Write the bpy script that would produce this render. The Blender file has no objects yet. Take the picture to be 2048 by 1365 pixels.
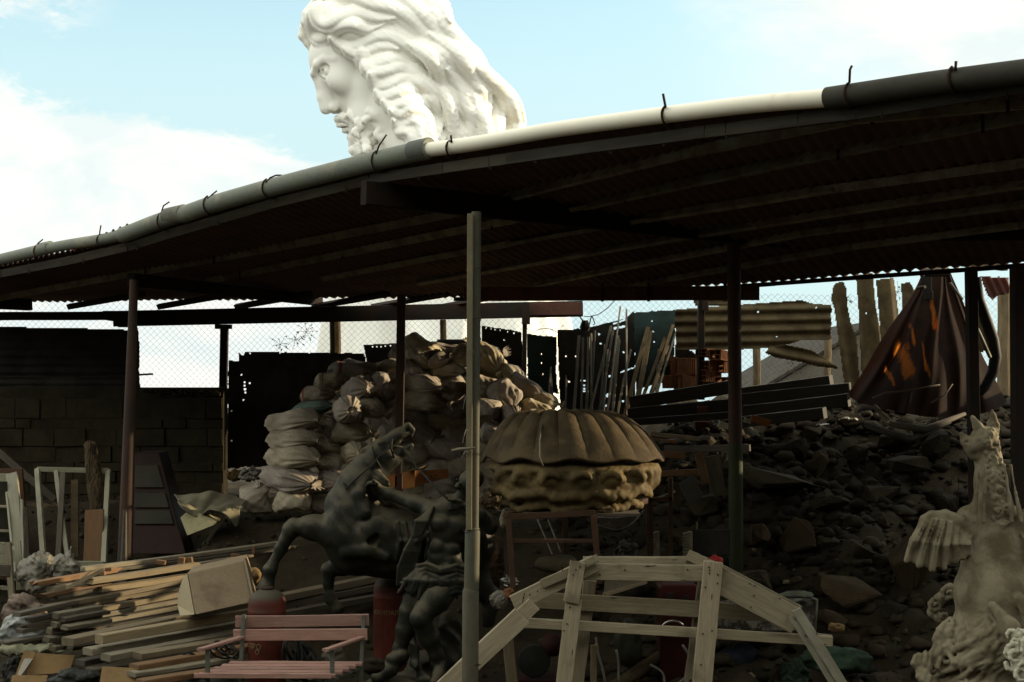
import bpy, math, random
import numpy as np
from mathutils import Vector, Matrix, Quaternion
R = math.radians
F = 3000.0; CX = 1024.0; CY = 740.0; HC = 2.9
def P(px, py, Y):
    return Vector(((px-CX)/F*Y, Y, HC+(CY-py)/F*Y))

scene = bpy.context.scene
col = scene.collection
# ---------------------------------------------------------------- camera
cd = bpy.data.cameras.new('camera'); cam = bpy.data.objects.new('camera', cd); col.objects.link(cam)
cam.location = (0, 0, HC); cam.rotation_euler = (R(90), 0, 0)
cd.sensor_width = 36; cd.lens = F/2048*36; cd.shift_y = (CY-682.5)/2048
cd.clip_start = 0.1; cd.clip_end = 20000
scene.camera = cam
# ---------------------------------------------------------------- view, sun, sky
scene.view_settings.view_transform = 'Standard'; scene.view_settings.look = 'None'
scene.view_settings.gamma = 1; scene.view_settings.exposure = 0.7
SUN_AZ = 76.0      # degrees clockwise from +Y (away from the camera)
SUN_EL = 12.5
sd = Vector((math.sin(R(SUN_AZ))*math.cos(R(SUN_EL)), math.cos(R(SUN_AZ))*math.cos(R(SUN_EL)), math.sin(R(SUN_EL))))
sl = bpy.data.lights.new('sun', 'SUN'); so = bpy.data.objects.new('sun', sl); col.objects.link(so)
sl.energy = 5.0; sl.angle = R(0.5); sl.color = (1.0, 0.80, 0.52)
so.rotation_euler = sd.to_track_quat('Z', 'Y').to_euler()

# ---- node helpers
class NT:
    def __init__(s, nt): s.nt = nt; s.n = nt.nodes; s.l = nt.links
    def node(s, t, **kw):
        n = s.n.new(t)
        for k, v in kw.items(): setattr(n, k, v)
        return n
    def put(s, inp, v):
        if v is None: return
        if isinstance(v, bpy.types.NodeSocket): s.l.new(v, inp)
        else:
            if isinstance(v, (tuple, list)) and len(v) == 3 and inp.type == 'RGBA': v = (*v, 1)
            inp.default_value = v
    def m(s, op, a, b=None, c=None, clamp=False):
        n = s.node('ShaderNodeMath', operation=op, use_clamp=clamp)
        s.put(n.inputs[0], a); s.put(n.inputs[1], b); s.put(n.inputs[2], c)
        return n.outputs[0]
    def ramp(s, x, lo, hi, a=0.0, b=1.0, smooth=True):
        n = s.node('ShaderNodeMapRange'); n.interpolation_type = 'SMOOTHSTEP' if smooth else 'LINEAR'
        s.put(n.inputs[0], x); s.put(n.inputs[1], lo); s.put(n.inputs[2], hi); s.put(n.inputs[3], a); s.put(n.inputs[4], b)
        return n.outputs[0]
    def mix(s, f, a, b, mode='MIX'):
        n = s.node('ShaderNodeMix', data_type='RGBA', blend_type=mode)
        s.put(n.inputs[0], f); s.put(n.inputs[6], a); s.put(n.inputs[7], b)
        return n.outputs[2]
    def noise(s, vec, scale, detail=4, rough=0.55, dist=0.0):
        n = s.node('ShaderNodeTexNoise')
        s.put(n.inputs['Vector'], vec); s.put(n.inputs['Scale'], scale)
        n.inputs['Detail'].default_value = detail; n.inputs['Roughness'].default_value = rough
        n.inputs['Distortion'].default_value = dist
        return n.outputs['Fac']
    def map(s, vec, sc=(1,1,1), loc=(0,0,0), rot=(0,0,0)):
        n = s.node('ShaderNodeMapping'); s.put(n.inputs[0], vec)
        n.inputs['Location'].default_value = loc; n.inputs['Rotation'].default_value = rot; n.inputs['Scale'].default_value = sc
        return n.outputs[0]
    def hsv(s, colr, h=0.5, sat=1.0, v=1.0):
        n = s.node('ShaderNodeHueSaturation'); s.put(n.inputs['Hue'], h); s.put(n.inputs['Saturation'], sat); s.put(n.inputs['Value'], v); s.put(n.inputs['Color'], colr)
        return n.outputs[0]

world = bpy.data.worlds.new('World'); scene.world = world; world.use_nodes = True
wt = world.node_tree; wt.nodes.clear(); W = NT(wt)
sky = W.node('ShaderNodeTexSky'); sky.sky_type = 'NISHITA'; sky.sun_disc = False
sky.sun_elevation = R(SUN_EL); sky.sun_rotation = R(SUN_AZ); sky.air_density = 1.0; sky.dust_density = 0.6; sky.ozone_density = 1.0
tc = W.node('ShaderNodeTexCoord'); gen = tc.outputs['Generated']
sep = W.node('ShaderNodeSeparateXYZ'); W.put(sep.inputs[0], gen)
az = W.m('MULTIPLY', W.m('ARCTAN2', sep.outputs[0], sep.outputs[1]), 57.29578)
el = W.m('MULTIPLY', W.m('ARCSINE', sep.outputs[2]), 57.29578)
cv = W.map(gen, (1, 1, 2.2))
n1 = W.noise(cv, 9.0, 8, 0.58, 0.4); n2 = W.noise(cv, 34.0, 8, 0.6, 0.3)
# bank of cloud low on the left
bound = W.m('ADD', W.m('MULTIPLY', W.m('ADD', az, 18.8), -0.165), 10.35)
lump = W.m('ADD', W.m('MULTIPLY', W.m('SUBTRACT', n1, 0.5), 2.0), W.m('MULTIPLY', W.m('SUBTRACT', n2, 0.5), 3.0))
k1 = W.ramp(W.m('SUBTRACT', W.m('ADD', bound, lump), el), -0.10, 0.75)
k1 = W.m('MULTIPLY', k1, W.ramp(W.m('ADD', az, W.m('MULTIPLY', lump, -0.5)), -3.0, -7.5))
# thin veil high on the right
b2 = W.m('ADD', W.m('MULTIPLY', W.m('SUBTRACT', 13.0, az), 0.55), 9.4)
k2 = W.m('MULTIPLY', W.ramp(W.m('ADD', W.m('SUBTRACT', el, b2), lump), -1.5, 3.6), W.ramp(az, 3.0, 11.0))
k2 = W.m('MAXIMUM', k2, W.m('MULTIPLY', W.m('MULTIPLY', W.ramp(az, 5.0, 17.0), W.ramp(el, 5.0, 9.5)), 0.85))
# small wisp high on the left
k3 = W.m('MULTIPLY', W.ramp(W.m('ADD', el, W.m('MULTIPLY', lump, 1.2)), 12.3, 13.4), W.ramp(W.m('ADD', az, W.m('MULTIPLY', lump, 0.8)), -14.6, -16.8))
# overall scattered cloud elsewhere, outside the camera's view
n4 = W.noise(W.map(gen, (1, 1, 1.8)), 3.0, 8, 0.6, 0.3)
away = W.m('MAXIMUM', W.ramp(W.m('ABSOLUTE', az), 24.0, 40.0), W.ramp(el, 17.0, 26.0))
k4 = W.m('MULTIPLY', W.ramp(n4, 0.36, 0.56), away)
kk = W.m('MAXIMUM', W.m('MAXIMUM', k1, k2), W.m('MAXIMUM', k3, k4), clamp=True)
hz = W.ramp(el, 19.0, 6.0)
skyc = W.mix(1.0, sky.outputs[0], (1.25, 1.32, 1.20), 'MULTIPLY')
cloudc = W.mix(W.ramp(n1, 0.36, 0.60), (3.6, 4.0, 3.95), (4.5, 4.5, 4.15))
base = W.mix(W.m('MULTIPLY', hz, 0.93), skyc, (2.75, 3.65, 3.85))
cloudc = W.mix(away, cloudc, (7.8, 7.9, 7.4))
full = W.mix(kk, base, cloudc)
bg = W.node('ShaderNodeBackground'); W.put(bg.inputs[0], full); bg.inputs[1].default_value = 0.15
wo = W.node('ShaderNodeOutputWorld'); W.l.new(bg.outputs[0], wo.inputs[0])
# ================================================================ helpers: meshes
WM = {}
def wmat(o): return WM.get(o.name, Matrix.Identity(4)) if o else Matrix.Identity(4)
def setw(o, M, parent=None):
    """give object o the world matrix M under parent"""
    WM[o.name] = M.copy()
    if parent:
        o.parent = parent; L = wmat(parent).inverted() @ M
    else: L = M
    loc, rot, sca = L.decompose()
    o.location = loc; o.rotation_euler = rot.to_euler(); o.scale = sca
def tag(o, label=None, cat=None, group=None, kind=None):
    if label: o['label'] = label
    if cat: o['category'] = cat
    if group: o['group'] = group
    if kind: o['kind'] = kind
    return o
def empty(name, loc, label=None, cat=None, group=None, kind=None, M=None):
    o = bpy.data.objects.new(name, None); col.objects.link(o); o.empty_display_size = 0.1
    setw(o, M if M is not None else Matrix.Translation(Vector(loc)))
    return tag(o, label, cat, group, kind)
def link_mesh(name, me, mat, parent=None, M=None, smooth=False, **kw):
    if mat is not None: me.materials.append(mat)
    if smooth: me.polygons.foreach_set('use_smooth', [True]*len(me.polygons))
    o = bpy.data.objects.new(name, me); col.objects.link(o)
    setw(o, M if M is not None else Matrix.Identity(4), parent)
    return tag(o, **kw)
def np_mesh(name, V, Fq):
    me = bpy.data.meshes.new(name)
    V = np.asarray(V, np.float32); Fq = np.asarray(Fq, np.int32)
    nv = len(V); nf = len(Fq); k = Fq.shape[1] if nf else 4
    me.vertices.add(nv); me.vertices.foreach_set('co', V.ravel())
    me.loops.add(nf*k); me.loops.foreach_set('vertex_index', Fq.ravel())
    me.polygons.add(nf); me.polygons.foreach_set('loop_start', np.arange(0, nf*k, k, dtype=np.int32))
    me.polygons.foreach_set('loop_total', np.full(nf, k, np.int32))
    me.update(calc_edges=True); me.validate()
    return me
class MB:
    def __init__(s): s.v = []; s.f = []
    def add(s, vs, fs):
        b = len(s.v); s.v += [Vector(v) for v in vs]; s.f += [tuple(b+i for i in f) for f in fs]
        return s
    def box(s, c, sx, sy, sz, rot=None):
        c = Vector(c); vs = []
        for x in (-.5, .5):
            for y in (-.5, .5):
                for z in (-.5, .5):
                    p = Vector((x*sx, y*sy, z*sz))
                    vs.append(c + (rot @ p if rot else p))
        return s.add(vs, [(0,1,3,2),(4,6,7,5),(0,4,5,1),(2,3,7,6),(0,2,6,4),(1,5,7,3)])
    def bar(s, a, b, w, h, n=(0,-1,0)):
        """square bar from a to b: h across (perpendicular to n), w along n"""
        a = Vector(a); b = Vector(b); d = (b-a); L = d.length
        if L < 1e-6: return s
        d.normalize(); n = Vector(n); n = (n - d*n.dot(d))
        if n.length < 1e-4: n = Vector((1,0,0)) - d*d.x
        n.normalize(); u = d.cross(n)
        vs = []
        for q in (a, b):
            for (i, j) in ((-1,-1),(1,-1),(1,1),(-1,1)): vs.append(q + u*(i*h/2) + n*(j*w/2))
        return s.add(vs, [(0,3,2,1),(4,5,6,7),(0,1,5,4),(1,2,6,5),(2,3,7,6),(3,0,4,7)])
    def tube(s, pts, rad, seg=10, caps=True, flat=1.0, arc=None, closed=False):
        pts = [Vector(p) for p in pts]; n = len(pts)
        if not hasattr(rad, '__len__'): rad = [rad]*n
        base = len(s.v); up = None; rings = []
        for i, p in enumerate(pts):
            if closed: d = pts[(i+1) % n]-pts[i-1]
            else: d = (pts[min(i+1, n-1)] - pts[max(i-1, 0)])
            d.normalize()
            if up is None:
                up = Vector((0,0,1)) if abs(d.z) < 0.9 else Vector((0,1,0))
            up = (up - d*up.dot(d)); up.normalize(); si = d.cross(up)
            r = rad[i]; ring = []
            for k in range(seg):
                a = 2*math.pi*k/seg if arc is None else arc[0]+(arc[1]-arc[0])*k/(seg-1)
                ring.append(len(s.v)); s.v.append(p + up*(math.sin(a)*r) + si*(math.cos(a)*r*flat))
            rings.append(ring)
        m = seg if arc is None else seg-1
        for i in range(n if closed else n-1):
            A = rings[i]; B = rings[(i+1) % n]
            for k in range(m): s.f.append((A[k], A[(k+1) % seg], B[(k+1) % seg], B[k]))
        if caps and not closed and arc is None:
            s.f.append(tuple(reversed(rings[0]))); s.f.append(tuple(rings[-1]))
        return s
    def lathe(s, c, prof, seg=24, axis=None, squash=1.0):
        c = Vector(c); b = len(s.v)
        for (r, z) in prof:
            for k in range(seg):
                a = 2*math.pi*k/seg
                p = Vector((r*math.cos(a), r*math.sin(a)*squash, z))
                s.v.append(c + (axis @ p if axis else p))
        for i in range(len(prof)-1):
            for k in range(seg):
                k2 = (k+1) % seg
                s.f.append((b+i*seg+k, b+i*seg+k2, b+(i+1)*seg+k2, b+(i+1)*seg+k))
        s.f.append(tuple(b+k for k in reversed(range(seg)))); s.f.append(tuple(b+(len(prof)-1)*seg+k for k in range(seg)))
        return s
    def prism(s, pts, off):
        """pts: a closed outline in 3D, extruded by the vector off"""
        n = len(pts); off = Vector(off)
        vs = [Vector(p) for p in pts] + [Vector(p)+off for p in pts]
        fs = [tuple(range(n)), tuple(reversed(range(n, 2*n)))] + [(i, n+i, n+(i+1) % n, (i+1) % n) for i in range(n)]
        return s.add(vs, fs)
    def build(s, name, mat, parent=None, smooth=False, bevel=0, origin=None, auto=None, **kw):
        me = bpy.data.meshes.new(name)
        if origin is None:
            lo = Vector([min(v[i] for v in s.v) for i in range(3)]); hi = Vector([max(v[i] for v in s.v) for i in range(3)])
            origin = Vector(((lo.x+hi.x)/2, (lo.y+hi.y)/2, lo.z))
        me.from_pydata([v-origin for v in s.v], [], s.f); me.update()
        o = link_mesh(name, me, mat, parent, Matrix.Translation(origin), smooth, **kw)
        if smooth and auto is not None: 
            me.polygons.foreach_set('use_smooth', [True]*len(me.polygons))
            try: me.set_sharp_from_angle(angle=R(auto))
            except Exception: pass
        if bevel:
            b = o.modifiers.new('bevel', 'BEVEL'); b.width = bevel; b.segments = 2; b.limit_method = 'ANGLE'
        return o

def frame_from(d, n):
    d = Vector(d).normalized(); n = Vector(n); n = n - d*n.dot(d)
    if n.length < 1e-4: n = Vector((0.1, 1, 0.2)); n = n - d*n.dot(d)
    n.normalize(); u = n.cross(d)
    return Matrix((d, n, u)).transposed()      # columns: x along, y depth, z up-ish
_rb = random.Random(5)
def beam(name, a, b, h, t, mat, n=(0,-1,0), parent=None, bow=0.004, ch=0.004, seg=8, rough=0.0015, ends=0.0, **kw):
    """a sawn board from a to b, h wide across the view, t thick along n; mesh local x runs along the board"""
    a = Vector(a); b = Vector(b); L = (b-a).length; M3 = frame_from(b-a, n)
    rb = _rb; vs = []; fs = []
    ch = min(ch, h*0.2, t*0.2)
    sec = [(-t/2+ch,-h/2),(t/2-ch,-h/2),(t/2,-h/2+ch),(t/2,h/2-ch),(t/2-ch,h/2),(-t/2+ch,h/2),(-t/2,h/2-ch),(-t/2,-h/2+ch)]
    b1 = rb.uniform(-bow, bow)*L; b2 = rb.uniform(-bow, bow)*L; tw = rb.uniform(-.02, .02)
    for i in range(seg+1):
        f = i/seg; x = L*f; s4 = 4*f*(1-f)
        for j, (y, z) in enumerate(sec):
            q = rb.uniform(-rough, rough)
            e = rb.uniform(-ends, ends) if i in (0, seg) else 0
            a_ = tw*(f-.5)
            vs.append((x-L/2+e, y*math.cos(a_)-z*math.sin(a_)+b1*s4+q, y*math.sin(a_)+z*math.cos(a_)+b2*s4+q))
    for i in range(seg):
        for j in range(8):
            fs.append((i*8+j, (i+1)*8+j, (i+1)*8+(j+1) % 8, i*8+(j+1) % 8))
    fs.append(tuple(range(8))); fs.append(tuple(seg*8+j for j in reversed(range(8))))
    me = bpy.data.meshes.new(name); me.from_pydata(vs, [], fs); me.update()
    M = M3.to_4x4(); M.translation = (a+b)/2
    return link_mesh(name, me, mat, parent, M, **kw)
def plank(name, p1, p2, wpx, t, mat, **kw):
    """p1, p2 = (px, py, Y); wpx = visible width in photo pixels"""
    a = P(*p1); b = P(*p2); Y = (p1[2]+p2[2])/2
    return beam(name, a, b, wpx*Y/F, t, mat, **kw)

def inside(poly, x, y):
    c = False; n = len(poly); j = n-1
    for i in range(n):
        xi, yi = poly[i]; xj, yj = poly[j]
        if (yi > y) != (yj > y) and x < (xj-xi)*(y-yi)/(yj-yi)+xi: c = not c
        j = i
    return c
def sheet(name, poly, Y, mat, wave=None, holes=(), cell=4.0, thick=0.003, jag=0.0, curl=0.0, seed=1, parent=None, **kw):
    """a thin sheet with the outline poly (photo pixels) standing at depth Y (number or function of px,py).
    wave = (angle of the ridges in degrees, wavelength in px, amplitude in m)"""
    rs = random.Random(seed)
    xs = [p[0] for p in poly]; ys = [p[1] for p in poly]
    x0, x1, y0, y1 = min(xs), max(xs), min(ys), max(ys)
    nx = max(2, int(round((x1-x0)/cell))); ny = max(2, int(round((y1-y0)/cell)))
    Yf = Y if callable(Y) else (lambda a, b: Y)
    # jagged outline
    if jag:
        q = []
        for i in range(len(poly)):
            a = poly[i]; b = poly[(i+1) % len(poly)]; L = math.hypot(b[0]-a[0], b[1]-a[1]); m = max(1, int(L/9))
            for k in range(m):
                f = k/m; j = 0 if k == 0 else 1
                q.append((a[0]+(b[0]-a[0])*f+j*rs.uniform(-jag, jag), a[1]+(b[1]-a[1])*f+j*rs.uniform(-jag, jag)))
        poly = q
    idx = {}; vs = []; fs = []
    def vert(i, j):
        if (i, j) in idx: return idx[(i, j)]
        x = x0+(x1-x0)*i/nx; y = y0+(y1-y0)*j/ny
        dy = 0
        if wave:
            a = R(wave[0]); s_ = -x*math.sin(a)+y*math.cos(a)
            dy = wave[2]*math.sin(2*math.pi*s_/wave[1])
        dy += curl*math.sin((x-x0)/37.0+seed)*math.cos((y-y0)/51.0)
        Yv = Yf(x, y)
        p = P(x, y, Yv); p.y += dy; p.z -= 0
        idx[(i, j)] = len(vs); vs.append(p); return idx[(i, j)]
    for i in range(nx):
        for j in range(ny):
            cx = x0+(x1-x0)*(i+.5)/nx; cy = y0+(y1-y0)*(j+.5)/ny
            if not inside(poly, cx, cy): continue
            if any((cx-hx)**2+(cy-hy)**2 < hr*hr for hx, hy, hr in holes): continue
            fs.append((vert(i, j), vert(i+1, j), vert(i+1, j+1), vert(i, j+1)))
    m = MB(); m.v = vs; m.f = fs
    o = m.build(name, mat, parent, smooth=True, **kw)
    s = o.modifiers.new('thickness', 'SOLIDIFY'); s.thickness = thick; s.offset = 0
    return o

# ================================================================ helpers: sculpting on a distance grid
class Sculpt:
    def __init__(s, lo, hi, res):
        s.lo = np.array(lo, np.float32); s.res = res
        s.n = np.ceil((np.array(hi)-np.array(lo))/res).astype(int)+1
        s.d = np.full(s.n, 60.0, np.float32)
        s.ax = [s.lo[i]+res*np.arange(s.n[i], dtype=np.float32) for i in range(3)]
    def _box(s, lo, hi, pad):
        a = np.clip(np.floor((np.array(lo)-pad-s.lo)/s.res).astype(int), 0, s.n)
        b = np.clip(np.ceil((np.array(hi)+pad-s.lo)/s.res).astype(int)+1, 0, s.n)
        return a, b
    def _apply(s, a, b, f, k, op):
        if np.any(b <= a): return
        X, Y, Z = np.meshgrid(s.ax[0][a[0]:b[0]], s.ax[1][a[1]:b[1]], s.ax[2][a[2]:b[2]], indexing='ij', sparse=True)
        d = f(X, Y, Z)
        v = s.d[a[0]:b[0], a[1]:b[1], a[2]:b[2]]
        if op == 'add':
            h = np.clip(0.5+0.5*(v-d)/k, 0, 1); v[...] = v*(1-h)+d*h-k*h*(1-h)
        else:
            h = np.clip(0.5-0.5*(v+d)/k, 0, 1); v[...] = v*(1-h)-d*h+k*h*(1-h)
    def cap(s, A, B, ra, rb, k=4, op='add'):
        A = np.array(A, float); B = np.array(B, float); r = max(ra, rb)
        a, b = s._box(np.minimum(A, B)-r, np.maximum(A, B)+r, k*2+3)
        def f(X, Y, Z):
            ab = B-A; L2 = max(float(ab@ab), 1e-6)
            t = np.clip(((X-A[0])*ab[0]+(Y-A[1])*ab[1]+(Z-A[2])*ab[2])/L2, 0, 1)
            return np.sqrt((X-A[0]-t*ab[0])**2+(Y-A[1]-t*ab[1])**2+(Z-A[2]-t*ab[2])**2)-(ra+(rb-ra)*t)
        s._apply(a, b, f, k, op)
    def chain(s, pts, rad, k=4, op='add'):
        if not hasattr(rad, '__len__'): rad = [rad]*len(pts)
        for i in range(len(pts)-1): s.cap(pts[i], pts[i+1], rad[i], rad[i+1], k, op)
    def ell(s, c, r, k=6, rot=None, op='add'):
        c = np.array(c, float); r = np.array(r, float); m = r.max()
        a, b = s._box(c-m, c+m, k*2+3)
        Rm = np.array(rot.transposed() if rot is not None else Matrix.Identity(3))
        def f(X, Y, Z):
            x, y, z = X-c[0], Y-c[1], Z-c[2]
            u = (Rm[0,0]*x+Rm[0,1]*y+Rm[0,2]*z)/r[0]; v = (Rm[1,0]*x+Rm[1,1]*y+Rm[1,2]*z)/r[1]; w = (Rm[2,0]*x+Rm[2,1]*y+Rm[2,2]*z)/r[2]
            q = np.sqrt(u*u+v*v+w*w)+1e-6
            g = np.sqrt((u/r[0])**2+(v/r[1])**2+(w/r[2])**2)+1e-6
            return q*(q-1)/g
        s._apply(a, b, f, k, op)
    def front(s, px, pz, default=0.0):
        """depth (axis 1) of the surface met first when looking along +y at (px, pz)"""
        i = int(round((px-s.lo[0])/s.res)); k = int(round((pz-s.lo[2])/s.res))
        for rr in range(0, 30):
            for di in ((0,) if rr == 0 else (-rr, 0, rr)):
                for dk in ((0,) if rr == 0 else (-rr, 0, rr)):
                    a, b = i+di, k+dk
                    if 0 <= a < s.n[0] and 0 <= b < s.n[2]:
                        w = np.nonzero(s.d[a, :, b] < 0)[0]
                        if len(w): return float(s.ax[1][w[0]])
        return default
    def displace(s, fn, amp):
        """fn(X,Y,Z) in -1..1, moves the surface by amp near it"""
        for i0 in range(0, s.n[0], 24):
            i1 = min(i0+24, s.n[0])
            X, Y, Z = np.meshgrid(s.ax[0][i0:i1], s.ax[1], s.ax[2], indexing='ij', sparse=True)
            v = s.d[i0:i1]; near = np.abs(v) < amp*3+s.res*2
            if near.any(): v -= np.where(near, fn(X, Y, Z)*amp, 0).astype(np.float32)
    def mesh(s):
        d = s.d.copy()
        for ax in range(3):
            sl = [slice(None)]*3; sl[ax] = 0; d[tuple(sl)] = 5; sl[ax] = -1; d[tuple(sl)] = 5
        neg = d < 0
        c = np.zeros([n-1 for n in s.n], np.int8)
        for i in (0, 1):
            for j in (0, 1):
                for k in (0, 1): c += neg[i:i+s.n[0]-1, j:j+s.n[1]-1, k:k+s.n[2]-1]
        act = (c > 0) & (c < 8); ids = np.full(act.shape, -1, np.int32); I = np.argwhere(act); ids[act] = np.arange(len(I))
        acc = np.zeros((len(I), 3), np.float32); cnt = np.zeros(len(I), np.float32)
        corners = [(i, j, k) for i in (0,1) for j in (0,1) for k in (0,1)]
        for p in corners:
            for ax in range(3):
                if p[ax]: continue
                q = list(p); q[ax] = 1
                da = d[I[:,0]+p[0], I[:,1]+p[1], I[:,2]+p[2]]; db = d[I[:,0]+q[0], I[:,1]+q[1], I[:,2]+q[2]]
                w = (da < 0) != (db < 0); t = np.where(w, da/np.where(np.abs(da-db) < 1e-9, 1, da-db), 0)
                pos = np.array(p, np.float32)[None].repeat(len(I), 0); pos[:, ax] += t
                acc[w] += pos[w]; cnt[w] += 1
        V = (I+acc/cnt[:, None])*s.res+s.lo
        Fs = []
        for ax in range(3):
            o1, o2 = [(1,2),(2,0),(0,1)][ax]
            sa = [slice(1, -1)]*3; sa[ax] = slice(0, -1); sb = [slice(1, -1)]*3; sb[ax] = slice(1, None)
            A = neg[tuple(sa)]; B = neg[tuple(sb)]
            for flip, Wm in ((0, A & ~B), (1, ~A & B)):
                E = np.argwhere(Wm)
                if not len(E): continue
                E = E.copy()
                for q in (0, 1, 2):
                    if q != ax: E[:, q] += 1
                def g(u, v):
                    T = E.copy(); T[:, o1] -= u; T[:, o2] -= v
                    return ids[T[:,0], T[:,1], T[:,2]]
                Q = np.stack([g(0,0), g(1,0), g(1,1), g(0,1)], 1)
                if flip: Q = Q[:, ::-1]
                Fs.append(Q)
        Fq = np.concatenate(Fs); Fq = Fq[(Fq >= 0).all(1)]
        return V, Fq
def px_to_world(V, Y0):
    """grid coordinates (photo px, depth in px, minus photo row) to world at distance Y0"""
    k = Y0/F; Wv = np.empty_like(V)
    Wv[:, 0] = (V[:, 0]-CX)*k; Wv[:, 1] = Y0+V[:, 1]*k; Wv[:, 2] = HC+(CY+V[:, 2])*k
    return Wv
def sculpt_obj(name, sc, Y0, mat, parent=None, smooth=True, keep=None, **kw):
    V, Fq = sc.mesh(); Wv = px_to_world(V, Y0)
    org = np.array([(Wv[:,0].min()+Wv[:,0].max())/2, (Wv[:,1].min()+Wv[:,1].max())/2, Wv[:,2].min()])
    me = np_mesh(name, Wv-org, Fq)
    return link_mesh(name, me, mat, parent, Matrix.Translation(Vector(org)), smooth, **kw)

# ================================================================ materials
_M = {}
def material(name):
    m = bpy.data.materials.new(name); m.use_nodes = True; nt = m.node_tree; nt.nodes.clear()
    T = NT(nt); b = T.node('ShaderNodeBsdfPrincipled'); o = T.node('ShaderNodeOutputMaterial'); T.l.new(b.outputs[0], o.inputs[0])
    T.b = b; T.o = o; T.mat = m
    T.oc = T.node('ShaderNodeTexCoord').outputs['Object']
    T.rnd = T.node('ShaderNodeObjectInfo').outputs['Random']
    return T
def bump(T, h, strength=0.3, dist=0.01, prev=None):
    n = T.node('ShaderNodeBump'); n.inputs['Strength'].default_value = strength; n.inputs['Distance'].default_value = dist
    T.put(n.inputs['Height'], h)
    if prev is not None: T.put(n.inputs['Normal'], prev)
    T.l.new(n.outputs[0], T.b.inputs['Normal']); return n.outputs[0]
def shifted(T):
    """object coordinates, different for every object"""
    c = T.node('ShaderNodeCombineXYZ'); T.put(c.inputs[0], T.m('MULTIPLY', T.rnd, 37.0)); T.put(c.inputs[1], T.m('MULTIPLY', T.rnd, 91.0)); T.put(c.inputs[2], T.m('MULTIPLY', T.rnd, 13.0))
    a = T.node('ShaderNodeVectorMath', operation='ADD'); T.put(a.inputs[0], T.oc); T.put(a.inputs[1], c.outputs[0]); return a.outputs[0]
KD = 0.55      # darkens colours to stand in for the deep shade of the shed
def kd(c, k): return tuple(x*k for x in c) if k == 1 else (c[0]*k, c[1]*k*.97, c[2]*k*.82)  # scales down and cuts blue, putting dim warm light into the colour
def M_wood(name, c1, c2, dirt=0.4, var=0.35, rough=0.8, k=KD):
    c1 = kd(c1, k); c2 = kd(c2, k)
    T = material(name); v = shifted(T)
    g = T.noise(T.map(v, (1.2, 22, 22)), 3.0, 6, 0.65, 0.6)
    g2 = T.noise(T.map(v, (3, 90, 90)), 2.0, 3, 0.5)
    spots = T.noise(v, 2.6, 5, 0.6)
    c = T.mix(T.ramp(g, 0.35, 0.68), c1, c2)
    c = T.mix(T.m('MULTIPLY', T.ramp(g2, 0.5, 0.75), 0.5), c, tuple(x*0.45 for x in c1))
    c = T.mix(T.m('MULTIPLY', T.ramp(spots, 0.52, 0.72), dirt), c, (c1[0]*.35, c1[1]*.32, c1[2]*.28))
    kn = T.node('ShaderNodeTexVoronoi'); T.put(kn.inputs['Vector'], T.map(v, (1.3, 7, 7))); kn.inputs['Scale'].default_value = 1.6
    c = T.mix(T.ramp(kn.outputs['Distance'], 0.09, 0.03), c, (c1[0]*.25, c1[1]*.2, c1[2]*.15))
    c = T.hsv(c, 0.5, 1.0, T.m('ADD', T.m('MULTIPLY', T.rnd, var*2), 1-var))
    T.put(T.b.inputs['Base Color'], c); T.b.inputs['Roughness'].default_value = rough
    bump(T, T.m('ADD', g, T.m('MULTIPLY', g2, 0.5)), 0.35, 0.006)
    return T.mat
def M_plain(name, c, c2=None, rough=0.8, scale=6.0, bmp=0.2, bd=0.01, metal=0.0, var=0.0, lo=0.4, hi=0.65, fine=True, dust=0.0, dustc=(0.16,0.145,0.115), coords=(1,1,1), spec=None, k=KD):
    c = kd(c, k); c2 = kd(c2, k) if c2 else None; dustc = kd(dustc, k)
    T = material(name); v = T.map(shifted(T), coords)
    n = T.noise(v, scale, 7, 0.62, 0.3)
    n2 = T.noise(v, scale*9, 4, 0.6)
    cc = T.mix(T.ramp(n, lo, hi), c, c2 if c2 else tuple(x*0.6 for x in c))
    if fine: cc = T.mix(T.m('MULTIPLY', T.ramp(n2, 0.45, 0.7), 0.35), cc, tuple(x*0.55 for x in c))
    if dust:
        gn = T.node('ShaderNodeNewGeometry'); sp = T.node('ShaderNodeSeparateXYZ'); T.put(sp.inputs[0], gn.outputs['Normal'])
        f = T.m('MULTIPLY', T.ramp(T.m('ADD', sp.outputs[2], T.m('MULTIPLY', T.m('SUBTRACT', n, 0.5), 1.2)), 0.05, 0.75), dust)
        cc = T.mix(f, cc, dustc)
    if var: cc = T.hsv(cc, 0.5, 1.0, T.m('ADD', T.m('MULTIPLY', T.rnd, var*2), 1-var))
    T.put(T.b.inputs['Base Color'], cc); T.b.inputs['Roughness'].default_value = rough; T.b.inputs['Metallic'].default_value = metal
    T.b.inputs['Specular IOR Level'].default_value = .12 if spec is None else spec
    bump(T, T.m('ADD', n, T.m('MULTIPLY', n2, 0.4)), bmp, bd)
    return T.mat
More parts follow.
